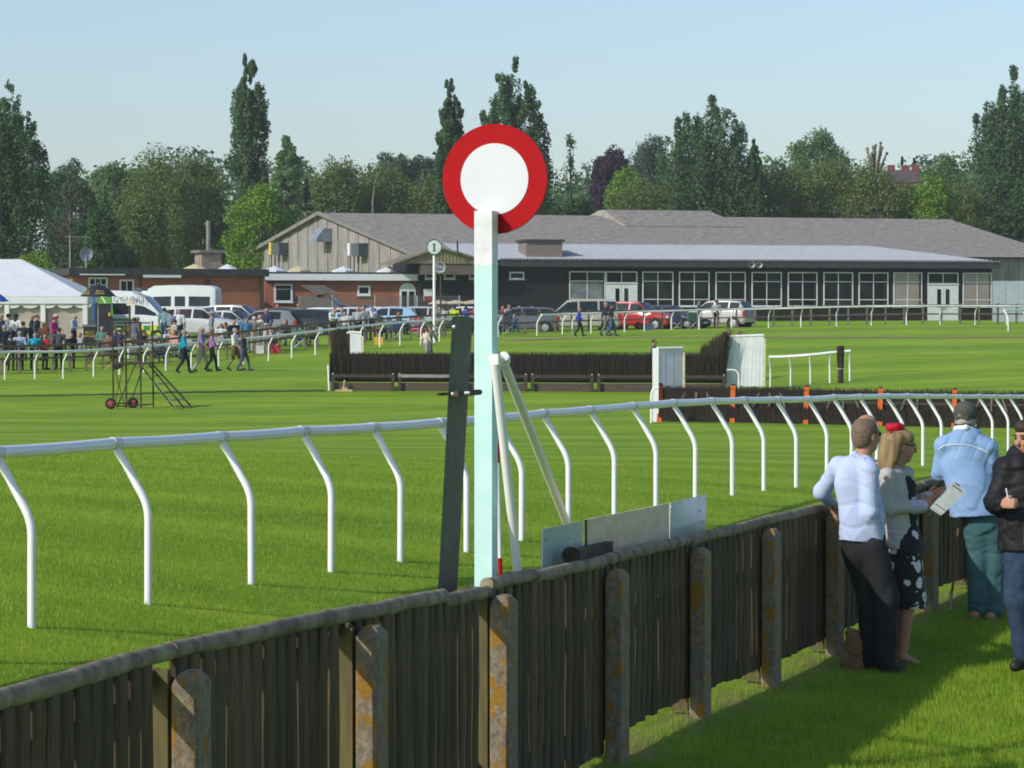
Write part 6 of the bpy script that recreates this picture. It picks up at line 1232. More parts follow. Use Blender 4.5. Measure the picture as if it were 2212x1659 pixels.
def floral(name):
    m = bpy.data.materials.new(name); m.use_nodes = True; n = m.node_tree; N = n.nodes; L = n.links; b = N['Principled BSDF']; b.inputs['Roughness'].default_value = .8
    tc = N.new('ShaderNodeTexCoord'); no = N.new('ShaderNodeTexNoise'); no.inputs['Scale'].default_value = 14; L.new(tc.outputs['Object'], no.inputs[0]); mp = N.new('ShaderNodeMixRGB'); mp.inputs[0].default_value = .06; L.new(tc.outputs['Object'], mp.inputs[1]); L.new(no.outputs[1], mp.inputs[2])
    vo = N.new('ShaderNodeTexVoronoi'); vo.inputs['Scale'].default_value = 9.5; vo.inputs['Randomness'].default_value = .85; L.new(mp.outputs[0], vo.inputs[0])
    cr = N.new('ShaderNodeValToRGB'); cr.color_ramp.interpolation = 'CONSTANT'; e = cr.color_ramp.elements; e[0].position = 0; e[0].color = (.55, .57, .58, 1); e[1].position = .42; e[1].color = (.012, .012, .016, 1); k = e.new(.12); k.color = (.16, .17, .18, 1); k = e.new(.17); k.color = (.66, .68, .69, 1)
    L.new(vo.outputs[0], cr.inputs[0]); L.new(cr.outputs[0], b.inputs['Base Color']); return m
def fab(name, c, c2=None, rough=.85, bump=.004, bs=30): return M(name, c, c2 or tuple(x*.85 for x in c), 6, rough, bump, bs, spec=.2)
HB = M('cropped_hair', (.20, .14, .10), (.12, .085, .06), 60, .8, .002, 200)
# man in the checked shirt
S1 = 273.0; j = lambda x, y, dy=0.0: jp6(x, y, dy, S1)
g = j(880, 2440); man1 = thing('person', (g[0], g[1], G(g[0], g[1])), 'balding man in a blue checked shirt and black trousers leaning back on the fence', 'person')
hc = j(822, 425); fw1 = (.80, .60, -.05); pr, at_, Rm = head_prims(hc, fw1, 1.1)
shL, elL, wrL = j(575, 705, .06), j(425, 925, .20), j(490, 1010, .42); shR, elR, wrR = j(845, 745, -.10), j(850, 1120, -.14), j(915, 1330, -.08)
ch, be, pe_ = j(735, 850), j(785, 1150), j(805, 1370); hpL, hpR = j(735, 1430, .05), j(880, 1430, -.05); knL, knR = j(845, 1880, .06), j(1000, 1870, -.06); anL, anR = j(840, 2400, .1), j(985, 2410, -.05)
body = pr+[cp(hc-np.array([0, 0, .06]), j(775, 660), .07, .06), cp(ch, be, .11, .11, flat=(0, 1, 0, .7)), cp(be, pe_, .11, .10, flat=(0, 1, 0, .7)), cp(shL, shR, .045), cp(shL, elL, .04, .034), cp(elL, wrL, .034, .028), cp(shR, elR, .04, .034), cp(elR, wrR, .034, .028), cp(hpL, knL, .07, .05), cp(knL, anL, .055, .04), cp(hpR, knR, .07, .05), cp(knR, anR, .055, .04)]
body += hand_prims(wrL, j(545, 1085, .5)-wrL, (0, 0, -1), (.3, -.6, 0), .35, 1.08)+hand_prims(wrR, j(935, 1420, -.06)-wrR, (.3, -.2, 0), (.7, .2, 0), .4, 1.05)
part(man1, 'body', body, [SKIN, LIP], .0085, .03)
SHIRT = weave('blue_check_cotton', (.58, .66, .83), (.14, .23, .50), .017, .30)
sh = [cp(ch+[0, 0, .07], ch, .15, .175, flat=(-.4, 1, 0, .64)), cp(ch, be, .175, .178, flat=(-.3, 1, 0, .68)), cp(be, j(790, 1420), .178, .195, flat=(-.3, 1, 0, .74)), cp(shL, shR, .072), cp(shL, j(785, 660), .062, .075), cp(shR, j(800, 660), .062, .075), cp(shL, elL, .068, .062), cp(elL, wrL, .06, .042), cp(shR, elR, .068, .062), cp(elR, wrR, .06, .046)]
part(man1, 'shirt', sh, [SHIRT], .0095, .03, .014, 3, [(j(790, 1365), (-.08, 0, -1)), (wrL+(elL-wrL)*.12, wrL-elL)][:1])
part(man1, 'collar', [cp(j(715, 595, -.05), j(800, 650, -.085), .022, .02, k=.015), cp(j(800, 650, -.085), j(905, 655, -.02), .02, .014, k=.015), cp(j(715, 595, -.05), j(730, 580, .06), .022, k=.015)], [SHIRT], .008, .02)
TRO = fab('charcoal_trousers', (.022, .023, .026)); 
part(man1, 'trousers', [cp(j(800, 1330), j(810, 1430), .168, .172, flat=(-.2, 1, 0, .72)), cp(hpL, knL, .115, .088), cp(knL, anL, .086, .078), cp(hpR, knR, .115, .092), cp(knR, anR, .088, .085), cp(anR, j(1020, 2470, -.08), .08, .06)], [TRO], .011, .035, .016, 5)
for a in (anL, anR): part(man1, 'shoe', [cp(a-[0, 0, .06], a+[.13, .05, -.075], .05, .045), ], [SHOE], .012, .02)
part(man1, 'hair', [el(at_(-.032, 0, .022), np.array([.092, .0865, .104])*1.1, 0, Rm), el(at_(-.012, 0, .03), np.array([.090, .0850, .092])*1.1, 0, Rm), el(at_(-.045, 0, -.03), np.array([.07, .075, .075])*1.1, 0, Rm)], [HB], .009, .02)
crown = part(man1, 'bald_crown', [el(at_(-.004, 0, .066), np.array([.088, .058, .079])*1.1, 0, Rm)], [SKIN], .009, .02)
DKL = M('dark_lens', (.015, .015, .018), None, 5, .1)
q = MB(); o_ = man1.location
for sg in (1, -1): q.tube([Vector(at_(.085, sg*.06, .02))-o_, Vector(at_(-.005, sg*.088, .014))-o_], .004, 6); q.ell(Vector(at_(.09, sg*.034, .008))-o_, (.022, .024, .02), 10, 6)
q.build('sunglasses', DKL, man1, smooth=True)
# woman with the red fascinator
S2 = 268.0; j = lambda x, y, dy=0.0: jp6(x, y, dy, S2)
g = j(1120, 2400); wom = thing('person', (g[0], g[1], G(g[0], g[1])), 'blond woman in a cream jacket and floral dress with a red headpiece', 'person')
hc = j(1130, 520, .0); fw2 = (.97, .12, -.14); pr, at_, Rm = head_prims(hc, fw2, 1.05)
shN, elN, wrN = j(1000, 790, -.14), j(1010, 1085, -.17), j(1300, 1055, -.10); shF, elF, wrF = j(1165, 770, .14), j(1190, 1040, .16), j(1370, 965, .06)
ch, wa, hp = j(1085, 890), j(1115, 1110), j(1140, 1370); kn1, kn2 = j(1130, 1900, .05), j(1190, 1900, -.05); a1, a2 = j(1075, 2360, .04), j(1140, 2385, -.06)
body = pr+[cp(hc-np.array([.01, 0, .06]), j(1090, 740), .052, .06), cp(ch, wa, .12, .10, flat=(1, 0, 0, .8)), cp(wa, hp, .10, .14, flat=(1, 0, 0, .85)), cp(shN, shF, .055), cp(shN, elN, .045, .036), cp(elN, wrN, .036, .026), cp(shF, elF, .045, .036), cp(elF, wrF, .036, .026), cp(hp+[0, .07, 0], kn1, .085, .055), cp(hp-[0, .07, 0], kn2, .085, .055), cp(kn1, a1, .056, .036), cp(kn2, a2, .056, .036), cp(a1, a1+[.12, .02, -.05], .034, .026), cp(a2, a2+[.12, .0, -.05], .034, .026)]
body += hand_prims(wrN, j(1470, 995, -.06)-wrN, (0, 1, .1), (0, 0, 1), .3, 1.1)+hand_prims(wrF, j(1480, 930, .05)-wrF, (0, -1, 0), (.1, 0, 1), .4, 1.05)
part(wom, 'body', body, [SKIN, LIP], .0085, .025)
JK = fab('cream_jacket', (.46, .46, .43), (.42, .42, .39), .75, .002, 20)
jk = [cp(j(1060, 810), j(1075, 950), .125, .142, flat=(1, 0, 0, .76)), cp(j(1075, 950), j(1095, 1180), .142, .135, flat=(1, 0, 0, .78)), cp(j(1095, 1180), j(1105, 1480), .14, .17, flat=(1, 0, 0, .84)), cp(shN, shF, .06), cp(shN, elN, .062, .055), cp(elN, j(1230, 1060, -.12), .054, .05), cp(shF, elF, .06, .055), cp(elF, wrF, .05, .042)]
part(wom, 'jacket', jk, [JK], .0095, .03, .010, 8, [(j(1100, 1425), (-.12, 0, -1))])
part(wom, 'cuff', [cp(j(1235, 1060, -.12), j(1310, 1057, -.10), .060, .056, k=.01)], [fab('lilac_lining', (.48, .47, .58))], .008, .01)
FL = floral('black_floral'); 
part(wom, 'dress', [cp(j(1185, 880, .0), j(1190, 1120, .0), .085, .08, flat=(1, 0, 0, .8)), cp(j(1190, 1120), j(1175, 1400), .09, .135, flat=(1, 0, 0, .8)), cp(j(1150, 1380), j(1150, 1420), .14, .155, flat=(1, 0, 0, .85)), cp(j(1150, 1400), j(1195, 1880), .165, .155, flat=(1, 0, 0, .85)), cp(j(1195, 1880), j(1215, 2010), .155, .15, flat=(1, 0, 0, .85))], [FL], .011, .04, .010, 4, [(j(1210, 1950), (0, 0, -1))])
HBL = M('blond_hair', (.40, .28, .13), (.16, .10, .05), 10, .55, .004, 60, stretch=(3, 3, .35), contrast=.9)
hr = [el(at_(-.03, 0, .04), np.array([.10, .094, .098])*1.05, 0, Rm), el(at_(-.005, 0, .062), np.array([.098, .09, .07])*1.05, 0, Rm)]
for a, b, r0, r1 in (((1040, 470, -.07), (965, 740, -.06), .062, .03), ((1075, 470, -.095), (1030, 730, -.11), .05, .025), ((1010, 460, .03), (940, 700, .03), .06, .03), ((1110, 450, -.09), (1075, 640, -.11), .04, .018), ((1060, 480, .07), (1010, 700, .08), .06, .03)): hr.append(cp(j(*a), j(*b), r0, r1, 0, None, .02))
part(wom, 'hair', hr, [HBL], .009, .02, .005, 6)
RF = fab('red_satin', (.55, .012, .035), (.40, .008, .02), .5, .006, 40); fc = j(1075, 368, -.02); pr = [el(fc, (.078, .07, .032), 0)]
for k in range(9): a = 2*math.pi*k/9; pr.append(el(fc+np.array([.05*math.cos(a), .045*math.sin(a), .014+.008*(k % 2)]), (.032, .03, .024), 0, None, .006))
part(wom, 'headpiece', pr, [RF], .007, .006); part(wom, 'ribbon', [cp(j(1035, 400, -.09), j(1020, 445, -.1), .012, .009)], [RF], .006, .01)
q = MB(); o_ = wom.location
for sg in (1, -1): q.tube([Vector(at_(.097, sg*.058, .012))-o_, Vector(at_(.0, sg*.086, .015))-o_], .0035, 6); q.tube([Vector(at_(.1+.006*math.cos(a), sg*.034+.026*math.cos(a), .005+.02*math.sin(a)))-o_ for a in np.linspace(0, 2*math.pi, 13)], .003, 5)
q.build('glasses', DKL, wom)
q = MB(); q.tube([Vector(j(1105, 735, -.1))-o_, Vector(j(1160, 775, -.04))-o_, Vector(j(1165, 740, .05))-o_], .004, 5); q.build('necklace', M('red_beads', (.12, .02, .02), None, 5, .4), wom)
for a in (a1, a2): part(wom, 'sandal', [cp(a+[-.03, 0, -.075], a+[.15, .01, -.085], .03, .028, 0, (0, 0, 1, .4)), cp(a+[.06, -.03, -.05], a+[.06, .03, -.05], .012)], [fab('pink_sandal', (.45, .20, .16))], .009, .015)
# racecard held by the woman
c4 = [j(1378, 1075, -.16), j(1475, 1140, -.16), j(1685, 938, .02), j(1572, 845, .02)]; cc = sum(c4)/4; rc = thing('newspaper', cc, 'folded newspaper with green print held by the woman in the cream jacket', 'newspaper'); v4 = [Vector(p-cc) for p in c4]; nr = (v4[1]-v4[0]).cross(v4[3]-v4[0]).normalized()*.012
PAP = M('newsprint', (.62, .66, .60), (.50, .55, .50), 30, .85, stretch=(1, 1, 6)); q = MB(); q.add(v4+[p+nr for p in v4], [(0,1,2,3),(7,6,5,4),(0,4,5,1),(1,5,6,2),(2,6,7,3),(3,7,4,0)]); q.build('sheet', PAP, rc)
q = MB(); q.add([p*1.0+Vector((.02, -.03, .02))+nr*-2 for p in v4], [(0,1,2,3)]); q.v += [tuple(Vector(p)+nr*.6) for p in q.v]; q.f += [(7,6,5,4),(0,4,5,1),(1,5,6,2),(2,6,7,3),(3,7,4,0)]; q.m += [0]*5; q.build('back_sheet', PAP, rc)
dk = M('dark_ink', (.04, .05, .05), None, 6, .8); e1 = (v4[1]-v4[0]); e2 = (v4[3]-v4[0]); of = Vector((.02, -.03, .02))+nr*-2-nr.normalized()*.003 if (nr.y > 0) else Vector((.02, -.03, .02))+nr*-2+nr.normalized()*.012
for a0, a1_, b0, b1 in ((.12, .95, .86, .885), (.05, .95, .12, .14), (.2, .6, .955, .99)):
    q = MB(); q.add([v4[0]+e1*a+e2*b+of for a, b in ((a0, b0), (a1_, b0), (a1_, b1), (a0, b1))], [(0,1,2,3)]); q.build('print', dk, rc)

# man in the pale blue jacket and cap
S3 = 243.0; j = lambda x, y, dy=0.0: jp6(x, y, dy, S3)
g = j(1870, 1990); m3 = thing('person', (g[0], g[1], G(g[0], g[1])), 'man in a grey cap and pale blue jacket with teal trousers leaning over the fence', 'person')
hc = j(1700, 290, .08); fw3 = (.45, .88, -.10); pr, at_, Rm = head_prims(hc, fw3, 1.08)
shL, elL, wrL = j(1510, 520, .02), j(1470, 760, .10), j(1560, 850, .32); shR, elR, wrR = j(1890, 545, -.02), j(1945, 800, .02), j(1900, 900, .30)
ch, be, pe_ = j(1705, 620), j(1740, 900, -.04), j(1830, 1180, -.04); hpL, hpR = j(1800, 1220), j(1930, 1220); knL, knR = j(1800, 1600), j(1945, 1600); anL, anR = j(1805, 1945), j(1950, 1950)
body = pr+[cp(hc-np.array([0, 0, .06]), j(1700, 450), .07, .06), cp(ch, be, .12, .11, flat=(0, 1, 0, .7)), cp(be, pe_, .11, .10, flat=(0, 1, 0, .7)), cp(shL, shR, .05), cp(shL, elL, .04, .036), cp(elL, wrL, .036, .028), cp(shR, elR, .04, .036), cp(elR, wrR, .036, .028), cp(hpL, knL, .07, .05), cp(knL, anL, .055, .04), cp(hpR, knR, .07, .05), cp(knR, anR, .055, .04)]
body += hand_prims(wrL, (.5, .8, -.1), (0, 0, -1), (.8, -.2, 0), .4, 1.05)+hand_prims(wrR, (-.5, .8, -.1), (0, 0, -1), (-.8, 0, 0), .4, 1.05)
part(m3, 'body', body, [SKIN, LIP], .0095, .03)
BJ = fab('pale_blue_jacket', (.24, .38, .60), (.21, .34, .55), .6, .002, 14)
jk = [cp(j(1700, 530), j(1705, 700), .185, .215, flat=(0, 1, 0, .58)), cp(j(1705, 700), j(1745, 900, -.03), .215, .21, flat=(0, 1, 0, .64)), cp(j(1745, 900, -.03), j(1800, 1200, -.05), .21, .235, flat=(0, 1, 0, .7)), cp(shL, shR, .082), cp(shL, j(1690, 465), .072, .08), cp(shR, j(1710, 465), .072, .08), cp(shL, elL, .078, .07), cp(elL, wrL, .066, .048), cp(shR, elR, .078, .072), cp(elR, wrR, .066, .048)]
jko = part(m3, 'jacket', jk, [BJ], .0105, .035, .018, 11, [(j(1790, 1135), (.06, 0, -1))])
from mathutils.bvhtree import BVHTree
bv_ = BVHTree.FromPolygons([tuple(v.co) for v in jko.data.vertices], [tuple(p.vertices) for p in jko.data.polygons]); eye_ = Vector((0, 0, CAMZ))-m3.location
def onto(x, y, lift=.004):
    t_ = Vector(j(x, y))-m3.location; d = (t_-eye_).normalized(); h_ = bv_.ray_cast(eye_, d); return (h_[0]-d*lift) if h_[0] else t_
q = MB(); q.tube([onto(x, y, .001) for x, y in ((1462, 552), (1495, 528), (1540, 514), (1600, 510), (1680, 510), (1740, 520), (1800, 538), (1850, 558), (1890, 580))], .0055, 6); q.build('piping', FPW, m3)
part(m3, 'collar', [cp(j(1610, 372, .0), j(1700, 362, -.06), .026, .026, 0), cp(j(1700, 362, -.06), j(1810, 400, .03), .026, .024, 0), cp(j(1610, 345, .02), j(1700, 340, -.05), .018, m=1, k=.006), cp(j(1700, 340, -.05), j(1810, 378, .04), .018, m=1, k=.006)], [FPW, fab('navy_trim', (.02, .025, .05))], .007, .012)
TL = fab('teal_trousers', (.055, .135, .15), (.045, .11, .125)); part(m3, 'trousers', [cp(j(1810, 1040), j(1860, 1230), .16, .175, flat=(0, 1, 0, .78)), cp(hpL, knL, .115, .095), cp(knL, anL, .09, .088), cp(hpR, knR, .115, .095), cp(knR, anR, .09, .09)], [TL], .011, .035, .016, 13)
for a in (anL, anR): part(m3, 'shoe', [cp(a-[.02, -.05, .07], a+[-.04, -.06, -.075], .052, .05)], [fab('tan_shoe', (.35, .22, .13))], .012, .02)
CAPM = fab('grey_cap', (.085, .09, .078), (.065, .07, .06)); part(m3, 'cap', [el(at_(-.012, 0, .055), np.array([.116, .098, .098])*1.1, 0, Rm), cp(at_(-.095, -.04, .0), at_(-.095, .04, .0), .022, k=.02), cp(at_(.09, -.05, .055), at_(.09, .05, .055), .03, k=.02), cp(at_(.15, -.04, .05), at_(.15, .04, .05), .028, flat=tuple(Rm[:, 2])+(.3,))], [CAPM], .009, .02)
part(m3, 'hair', [el(at_(-.02, 0, -.02), np.array([.098, .083, .07])*1.08, 0, Rm)], [M('grey_short_hair', (.42, .40, .37), (.3, .28, .25), 40, .8)], .009, .02)
q = MB(); o_ = m3.location; ell_ = at_(-.105, 0, .03); q.ell(Vector(ell_)-o_, (.035, .02, .026), 12, 6); q.build('cap_opening', SKIN, m3, smooth=True)
# walking stick against the fence
a_, b_ = j(1632, 1250, .02), j(1556, 1960, -.02); st_ = thing('walking_stick', b_, 'thin wooden walking stick propped between the fence and the man in the cap', 'walking stick'); q = MB(); q.tube([(0, 0, 0), Vector(a_-b_)*.5+Vector((.01, 0, 0)), Vector(a_-b_)], .011, 8); q.build('shaft', M('stick_wood', (.16, .10, .06), None, 8, .6), st_); q = MB(); q.tube([(0, 0, -.01), Vector(a_-b_)*.22], .0135, 8); q.build('lower_sleeve', M('pink_rubber', (.45, .25, .2), None, 8, .6), st_)
# man in the black jacket
S4 = 276.0; j = lambda x, y, dy=0.0: jp6(x, y, dy, S4)
g = j(2250, 2440); m4 = thing('person', (g[0], g[1], G(g[0], g[1])), 'young man in a black padded jacket and jeans holding a white pen', 'person')
hc = j(2245, 455); fw4 = (-.78, -.62, -.12); pr, at_, Rm = head_prims(hc, fw4, 1.08)
shR, elR, wrR = j(2060, 735, -.02), j(1960, 1020, -.03), j(2020, 1035, -.22); shL, elL, wrL = j(2440, 735, .05), j(2520, 1020, .0), j(2400, 1080, -.2)
ch, be, pe_ = j(2250, 830), j(2245, 1080), j(2245, 1380); hpR, hpL = j(2170, 1450), j(2330, 1450); knR, knL = j(2150, 1880, -.03), j(2350, 1880); anR, anL = j(2215, 2370, .02), j(2390, 2390)
body = pr+[cp(hc-np.array([0, 0, .07]), j(2250, 670), .066, .06), cp(ch, be, .12, .11, flat=(0, 1, 0, .7)), cp(be, pe_, .11, .10, flat=(0, 1, 0, .7)), cp(shL, shR, .05), cp(shL, elL, .04, .036), cp(elL, wrL, .036, .028), cp(shR, elR, .04, .036), cp(elR, wrR, .036, .028), cp(hpL, knL, .07, .05), cp(knL, anL, .055, .04), cp(hpR, knR, .07, .05), cp(knR, anR, .055, .04)]
body += hand_prims(wrR, j(2085, 1030, -.30)-wrR, (.4, .1, -.4), (.1, .1, 1), .95, 1.08)+hand_prims(wrL, (-.6, -.5, -.2), (0, 0, -1), (0, .4, .6), .5, 1.05)
part(m4, 'body', body, [SKIN, LIP], .0085, .028)
BK = fab('black_jacket', (.016, .016, .019), (.012, .012, .014), .6, .003, 16)
part(m4, 'jacket', [cp(j(2250, 770), j(2250, 900), .20, .23, flat=(0, 1, 0, .66)), cp(j(2250, 900), j(2245, 1150), .23, .225, flat=(0, 1, 0, .7)), cp(j(2245, 1150), j(2245, 1520), .225, .235, flat=(0, 1, 0, .74)), cp(shL, shR, .09), cp(shR, elR, .09, .082), cp(elR, wrR+(elR-wrR)*.15, .078, .06), cp(shL, elL, .09, .082), cp(elL, wrL, .08, .06), cp(shR, j(2180, 640), .09, .07), cp(j(2150, 600, .03), j(2330, 640, .05), .075, .075), cp(j(2150, 590, .03), j(2180, 700, -.1), .06, .05)], [BK], .0105, .035, .016, 17, [(j(2245, 1445), (0, 0, -1))])
q = MB(); o_ = m4.location; q.tube([Vector(j(2235, 700, -.19))-o_, Vector(j(2225, 1000, -.20))-o_, Vector(j(2212, 1400, -.20))-o_], .006, 6); q.build('zip', M('blue_zip', (.03, .06, .2), None, 8, .5), m4)
JNM = fab('dark_jeans', (.035, .06, .11), (.025, .045, .085)); part(m4, 'jeans', [cp(j(2245, 1400), j(2245, 1470), .20, .19, flat=(0, 1, 0, .75)), cp(hpR, knR, .12, .095), cp(knR, anR, .092, .075), cp(hpL, knL, .12, .095), cp(knL, anL, .092, .078)], [JNM], .011, .035, .014, 19)
for a in (anR, anL): part(m4, 'shoe', [cp(a-[0, 0, .06], a+[-.09, -.10, -.075], .05, .045)], [SHOE], .012, .02)
part(m4, 'hair', [el(at_(-.025, 0, .045), np.array([.098, .088, .098])*1.08, 0, Rm), el(at_(-.045, 0, .0), np.array([.075, .087, .09])*1.08, 0, Rm), el(at_(.012, 0, .085), np.array([.088, .08, .055])*1.08, 0, Rm), el(at_(.0, .07, .03), np.array([.03, .02, .05])*1.08, 0, Rm), el(at_(.0, -.07, .03), np.array([.03, .02, .05])*1.08, 0, Rm)], [M('dark_brown_hair', (.05, .03, .02), (.03, .018, .012), 50, .7, .003, 150)], .009, .015)
q = MB()
for sg in (1, -1): q.ell(Vector(at_(.091, sg*.034, .011))-o_, (.012, .012, .008), 8, 5)
q.build('eye', EYE, m4)
q = MB()
for sg in (1, -1): q.tube([Vector(at_(.1, sg*.018, .034))-o_, Vector(at_(.092, sg*.055, .034))-o_], .006, 6)
q.build('eyebrow', MATS['dark_brown_hair'], m4)
a_, b_ = j(2055, 905, -.31), j(2078, 1005, -.30); pn = thing('pen', b_, 'short white pen held upright by the man in the black jacket', 'pen'); q = MB(); q.tube([(0, 0, 0), Vector(a_-b_)*.6, Vector(a_-b_)], .0065, 8); q.build('barrel', FPW, pn); q = MB(); q.ell(Vector(a_-b_), (.007, .007, .009), 8, 4); q.build('cap', FPW, pn)
# paper bag behind the first man
a_ = j(700, 2190, .25); g_ = G(a_[0], a_[1]); pb_ = thing('paper_bag', (a_[0], a_[1], g_), 'crumpled brown paper bag on the ground behind the man in the checked shirt', 'bag'); V, Fq, mi = sdf_mesh([cp((-.02, 0, .04), (.0, 0, .3), .07, .05, 0, (0, 1, 0, .5)), cp((.02, 0, .04), (.02, 0, .36), .06, .04, 0, (0, 1, 0, .4))], .009, .01, .02, 4, [((0, 0, .33), (.3, 0, 1))]); link('sack', mesh_np('sack', V, Fq, [M('brown_paper', (.20, .12, .05), (.12, .07, .03), 12, .8)]), pb_)
# ------------------------------------------------------------------ trees
def lm(name, c, k=.62):
    c = tuple(x*1.32 for x in c); return M('leaf_'+name, c, tuple(x*k for x in c), .55, .7, trans=.3, spec=.25, detail=3, contrast=.9)
LEAF = {'dark': lm('poplar', (.075, .145, .055)), 'olive': lm('willow', (.125, .175, .045)), 'bright': lm('spring', (.15, .26, .025)), 'deep': lm('deep', (.055, .115, .032)), 'mid': lm('mid', (.10, .185, .055)),
 'conifer': lm('conifer', (.034, .06, .045)), 'copper': lm('copper', (.050, .028, .050)), 'blue': lm('bluegreen', (.075, .125, .075)), 'yellow': lm('yellowish', (.17, .19, .03)), 'dull': lm('dull', (.10, .11, .06))}
BARK = M('bark', (.11, .09, .07), (.06, .05, .04), 5, .9, stretch=(4, 4, 1)); BIRCHB = M('pale_bark', (.26, .24, .18), (.15, .14, .10), 5, .9, stretch=(4, 4, 1))
def leaf_quads(cen, rad, per, size, zst=1.0, up=.35, droop=0.0):
    n_ = len(cen); c = np.repeat(cen, per, 0); r = np.repeat(rad, per)[:, None]; k = len(c)
    d = rng.normal(size=(k, 3)); d /= np.linalg.norm(d, axis=1, keepdims=True); rr = rng.uniform(.35, 1.08, (k, 1))**.6
    off = d*rr*r; off[:, 2] *= zst; p = c+off; p[:, 2] -= droop*np.abs(rng.normal(size=k))
    nrm = d*.8+rng.normal(size=(k, 3))*.55+np.array([0, 0, up]); nrm /= np.linalg.norm(nrm, axis=1, keepdims=True)
    a = np.cross(nrm, rng.normal(size=(k, 3))); a /= np.linalg.norm(a, axis=1, keepdims=True)+1e-9; b = np.cross(nrm, a)
    s1 = size*rng.uniform(.55, 1.3, (k, 1)); s2 = s1*rng.uniform(.55, .9, (k, 1))
    return np.stack([p-a*s1*.5, p+b*s2*.5, p+a*s1*.5, p-b*s2*.5], 1)
def tree(kind, u, vt, wpx, s, leaf, label, vb=None, cat='tree', name=None, dens=1.0):
    p = P(u, HOR, s); g = Vector((p.x, p.y, G(p.x, p.y))); zt_ = CAMZ+(HOR-vt)/F*p.y-g.z; W = wpx/s; H_ = max(zt_, 1.5)
    o = thing(name or {'lombardy': 'poplar_tree', 'poplar': 'poplar_tree', 'conifer': 'conifer_tree', 'shrub': 'bush', 'pollard': 'pollarded_tree'}.get(kind, 'tree'), g, label, cat)
    sz = 6.4/s; rad0 = W*.5
    trunk = MB(); base_h = .12
    if kind == 'lombardy':
        m = int(420*dens); t = rng.random(m)**.9; a = rng.uniform(0, 2*np.pi, m); sec = (a/(2*np.pi)*7).astype(int) % 7; tips = rng.uniform(.84, .98, 7); tips[2] = 1.0
        prof_ = (.74+.26*np.sin(np.pi*np.clip(t*.95+.05, 0, 1)))*np.clip((1.0-t)*6.5+.16, .2, 1)**.75; q_ = rad0*.84*prof_*np.sqrt(rng.random(m))*(1+.16*np.sin(a*3+t*8))
        hz = H_*(.02+.96*t*np.where(t > .5, 1-(1-tips[sec])*(t-.5)/.5, 1)); cen = np.stack([q_*np.cos(a), q_*np.sin(a), hz], -1)
        co = leaf_quads(cen, rad0*.19*np.clip((1.02-t)*5, .45, 1), 85, sz*.95, zst=2.3, up=.1)
    elif kind == 'poplar':
        ns = 22; cen = []; rd = []
        for k in range(ns):
            a = 2*np.pi*k*.382; q0 = rad0*.86*math.sqrt((k+.2)/ns); x0, y0 = q0*math.cos(a), q0*math.sin(a); hh = H_*(1-.30*(q0/rad0)**2)*rng.uniform(.90, 1.0) if k else H_
            m = int(34*dens); t = rng.random(m)**.7; a2 = rng.uniform(0, 2*np.pi, m); q_ = rad0*.24*np.sqrt(rng.random(m))*np.clip((1.05-t)*3.5, .12, 1); sp_ = .55+.45*np.clip(t*1.8, 0, 1)
            cen.append(np.stack([x0*sp_+q_*np.cos(a2), y0*sp_+q_*np.sin(a2), hh*(.03+.95*t)], -1)); rd.append(rad0*.20*np.clip((1.1-t)*2.8, .35, 1)*np.ones(m))
            trunk.tube([(0, 0, H_*.12), (x0*.6, y0*.6, hh*.45), (x0, y0, hh*.85)], [.14, .09, .03], 5)
        cen = np.concatenate(cen); rd = np.concatenate(rd); co = leaf_quads(cen, rd, 62, sz*.95, zst=1.8, up=.15)
    elif kind == 'conifer':
        m = int(210*dens); t = rng.random(m)**1.3; a = rng.uniform(0, 2*np.pi, m); q_ = rad0*(1-t)**.8*rng.uniform(.55, 1, m); cen = np.stack([q_*np.cos(a), q_*np.sin(a), H_*(.04+.95*t)], -1); co = leaf_quads(cen, rad0*.24*np.clip(1.2-t, .3, 1), 60, sz*.8, zst=.8, up=.1)
    elif kind == 'wispy':
        m = 120; t = rng.random(m)*.62; a = rng.uniform(0, 2*np.pi, m); q_ = rad0*np.sqrt(rng.random(m))*(1-.45*t); cen = np.stack([q_*np.cos(a), q_*np.sin(a), H_*(.04+.95*t)], -1); rd = np.full(m, rad0*.2)
        m2 = 16; t2 = rng.uniform(.62, .99, m2); a2 = rng.uniform(0, 2*np.pi, m2); q2 = rad0*.42*(1.05-t2)/.4*rng.random(m2); c2 = np.stack([q2*np.cos(a2), q2*np.sin(a2), H_*t2], -1)
        co = np.concatenate([leaf_quads(cen, rd, 90, sz*.9, up=.2), leaf_quads(c2, np.full(m2, rad0*.13), 50, sz*.8, zst=1.4, droop=.25)])
        trunk.tube([(0, 0, H_*.5), (0, 0, H_*.98)], [.12, .03], 6)
    elif kind in ('sparse', 'pollard'):
        cen = []; nb_ = 26 if kind == 'sparse' else 11
        for k in range(nb_):
            a = rng.uniform(0, 2*np.pi); t0 = rng.uniform(.3, .85) if kind == 'sparse' else .74; ln_ = rad0*rng.uniform(.5, 1)*(1.15-t0*.6); tip = Vector((math.cos(a)*ln_, math.sin(a)*ln_, min(H_, H_*t0+ln_*rng.uniform(.35, .9) if kind == 'sparse' else H_*rng.uniform(.9, 1.0))))
            st_ = Vector((0, 0, H_*t0)); md = st_.lerp(tip, .5)+Vector((0, 0, (-.08 if kind == 'pollard' else .05)*ln_))
            trunk.tube([st_, md, tip], [.09, .06, .03] if kind == 'sparse' else [.16, .11, .08], 6)
            if kind == 'pollard': trunk.ell(tip, (.14, .14, .16), 8, 4)
            for f in (.55, .8, 1): cen.append(tuple(st_.lerp(tip, f)))
        co = leaf_quads(np.array(cen), np.full(len(cen), rad0*(.16 if kind == 'sparse' else .12)), 16 if kind == 'sparse' else 5, sz*.6)
    else:   # round, willow, shrub
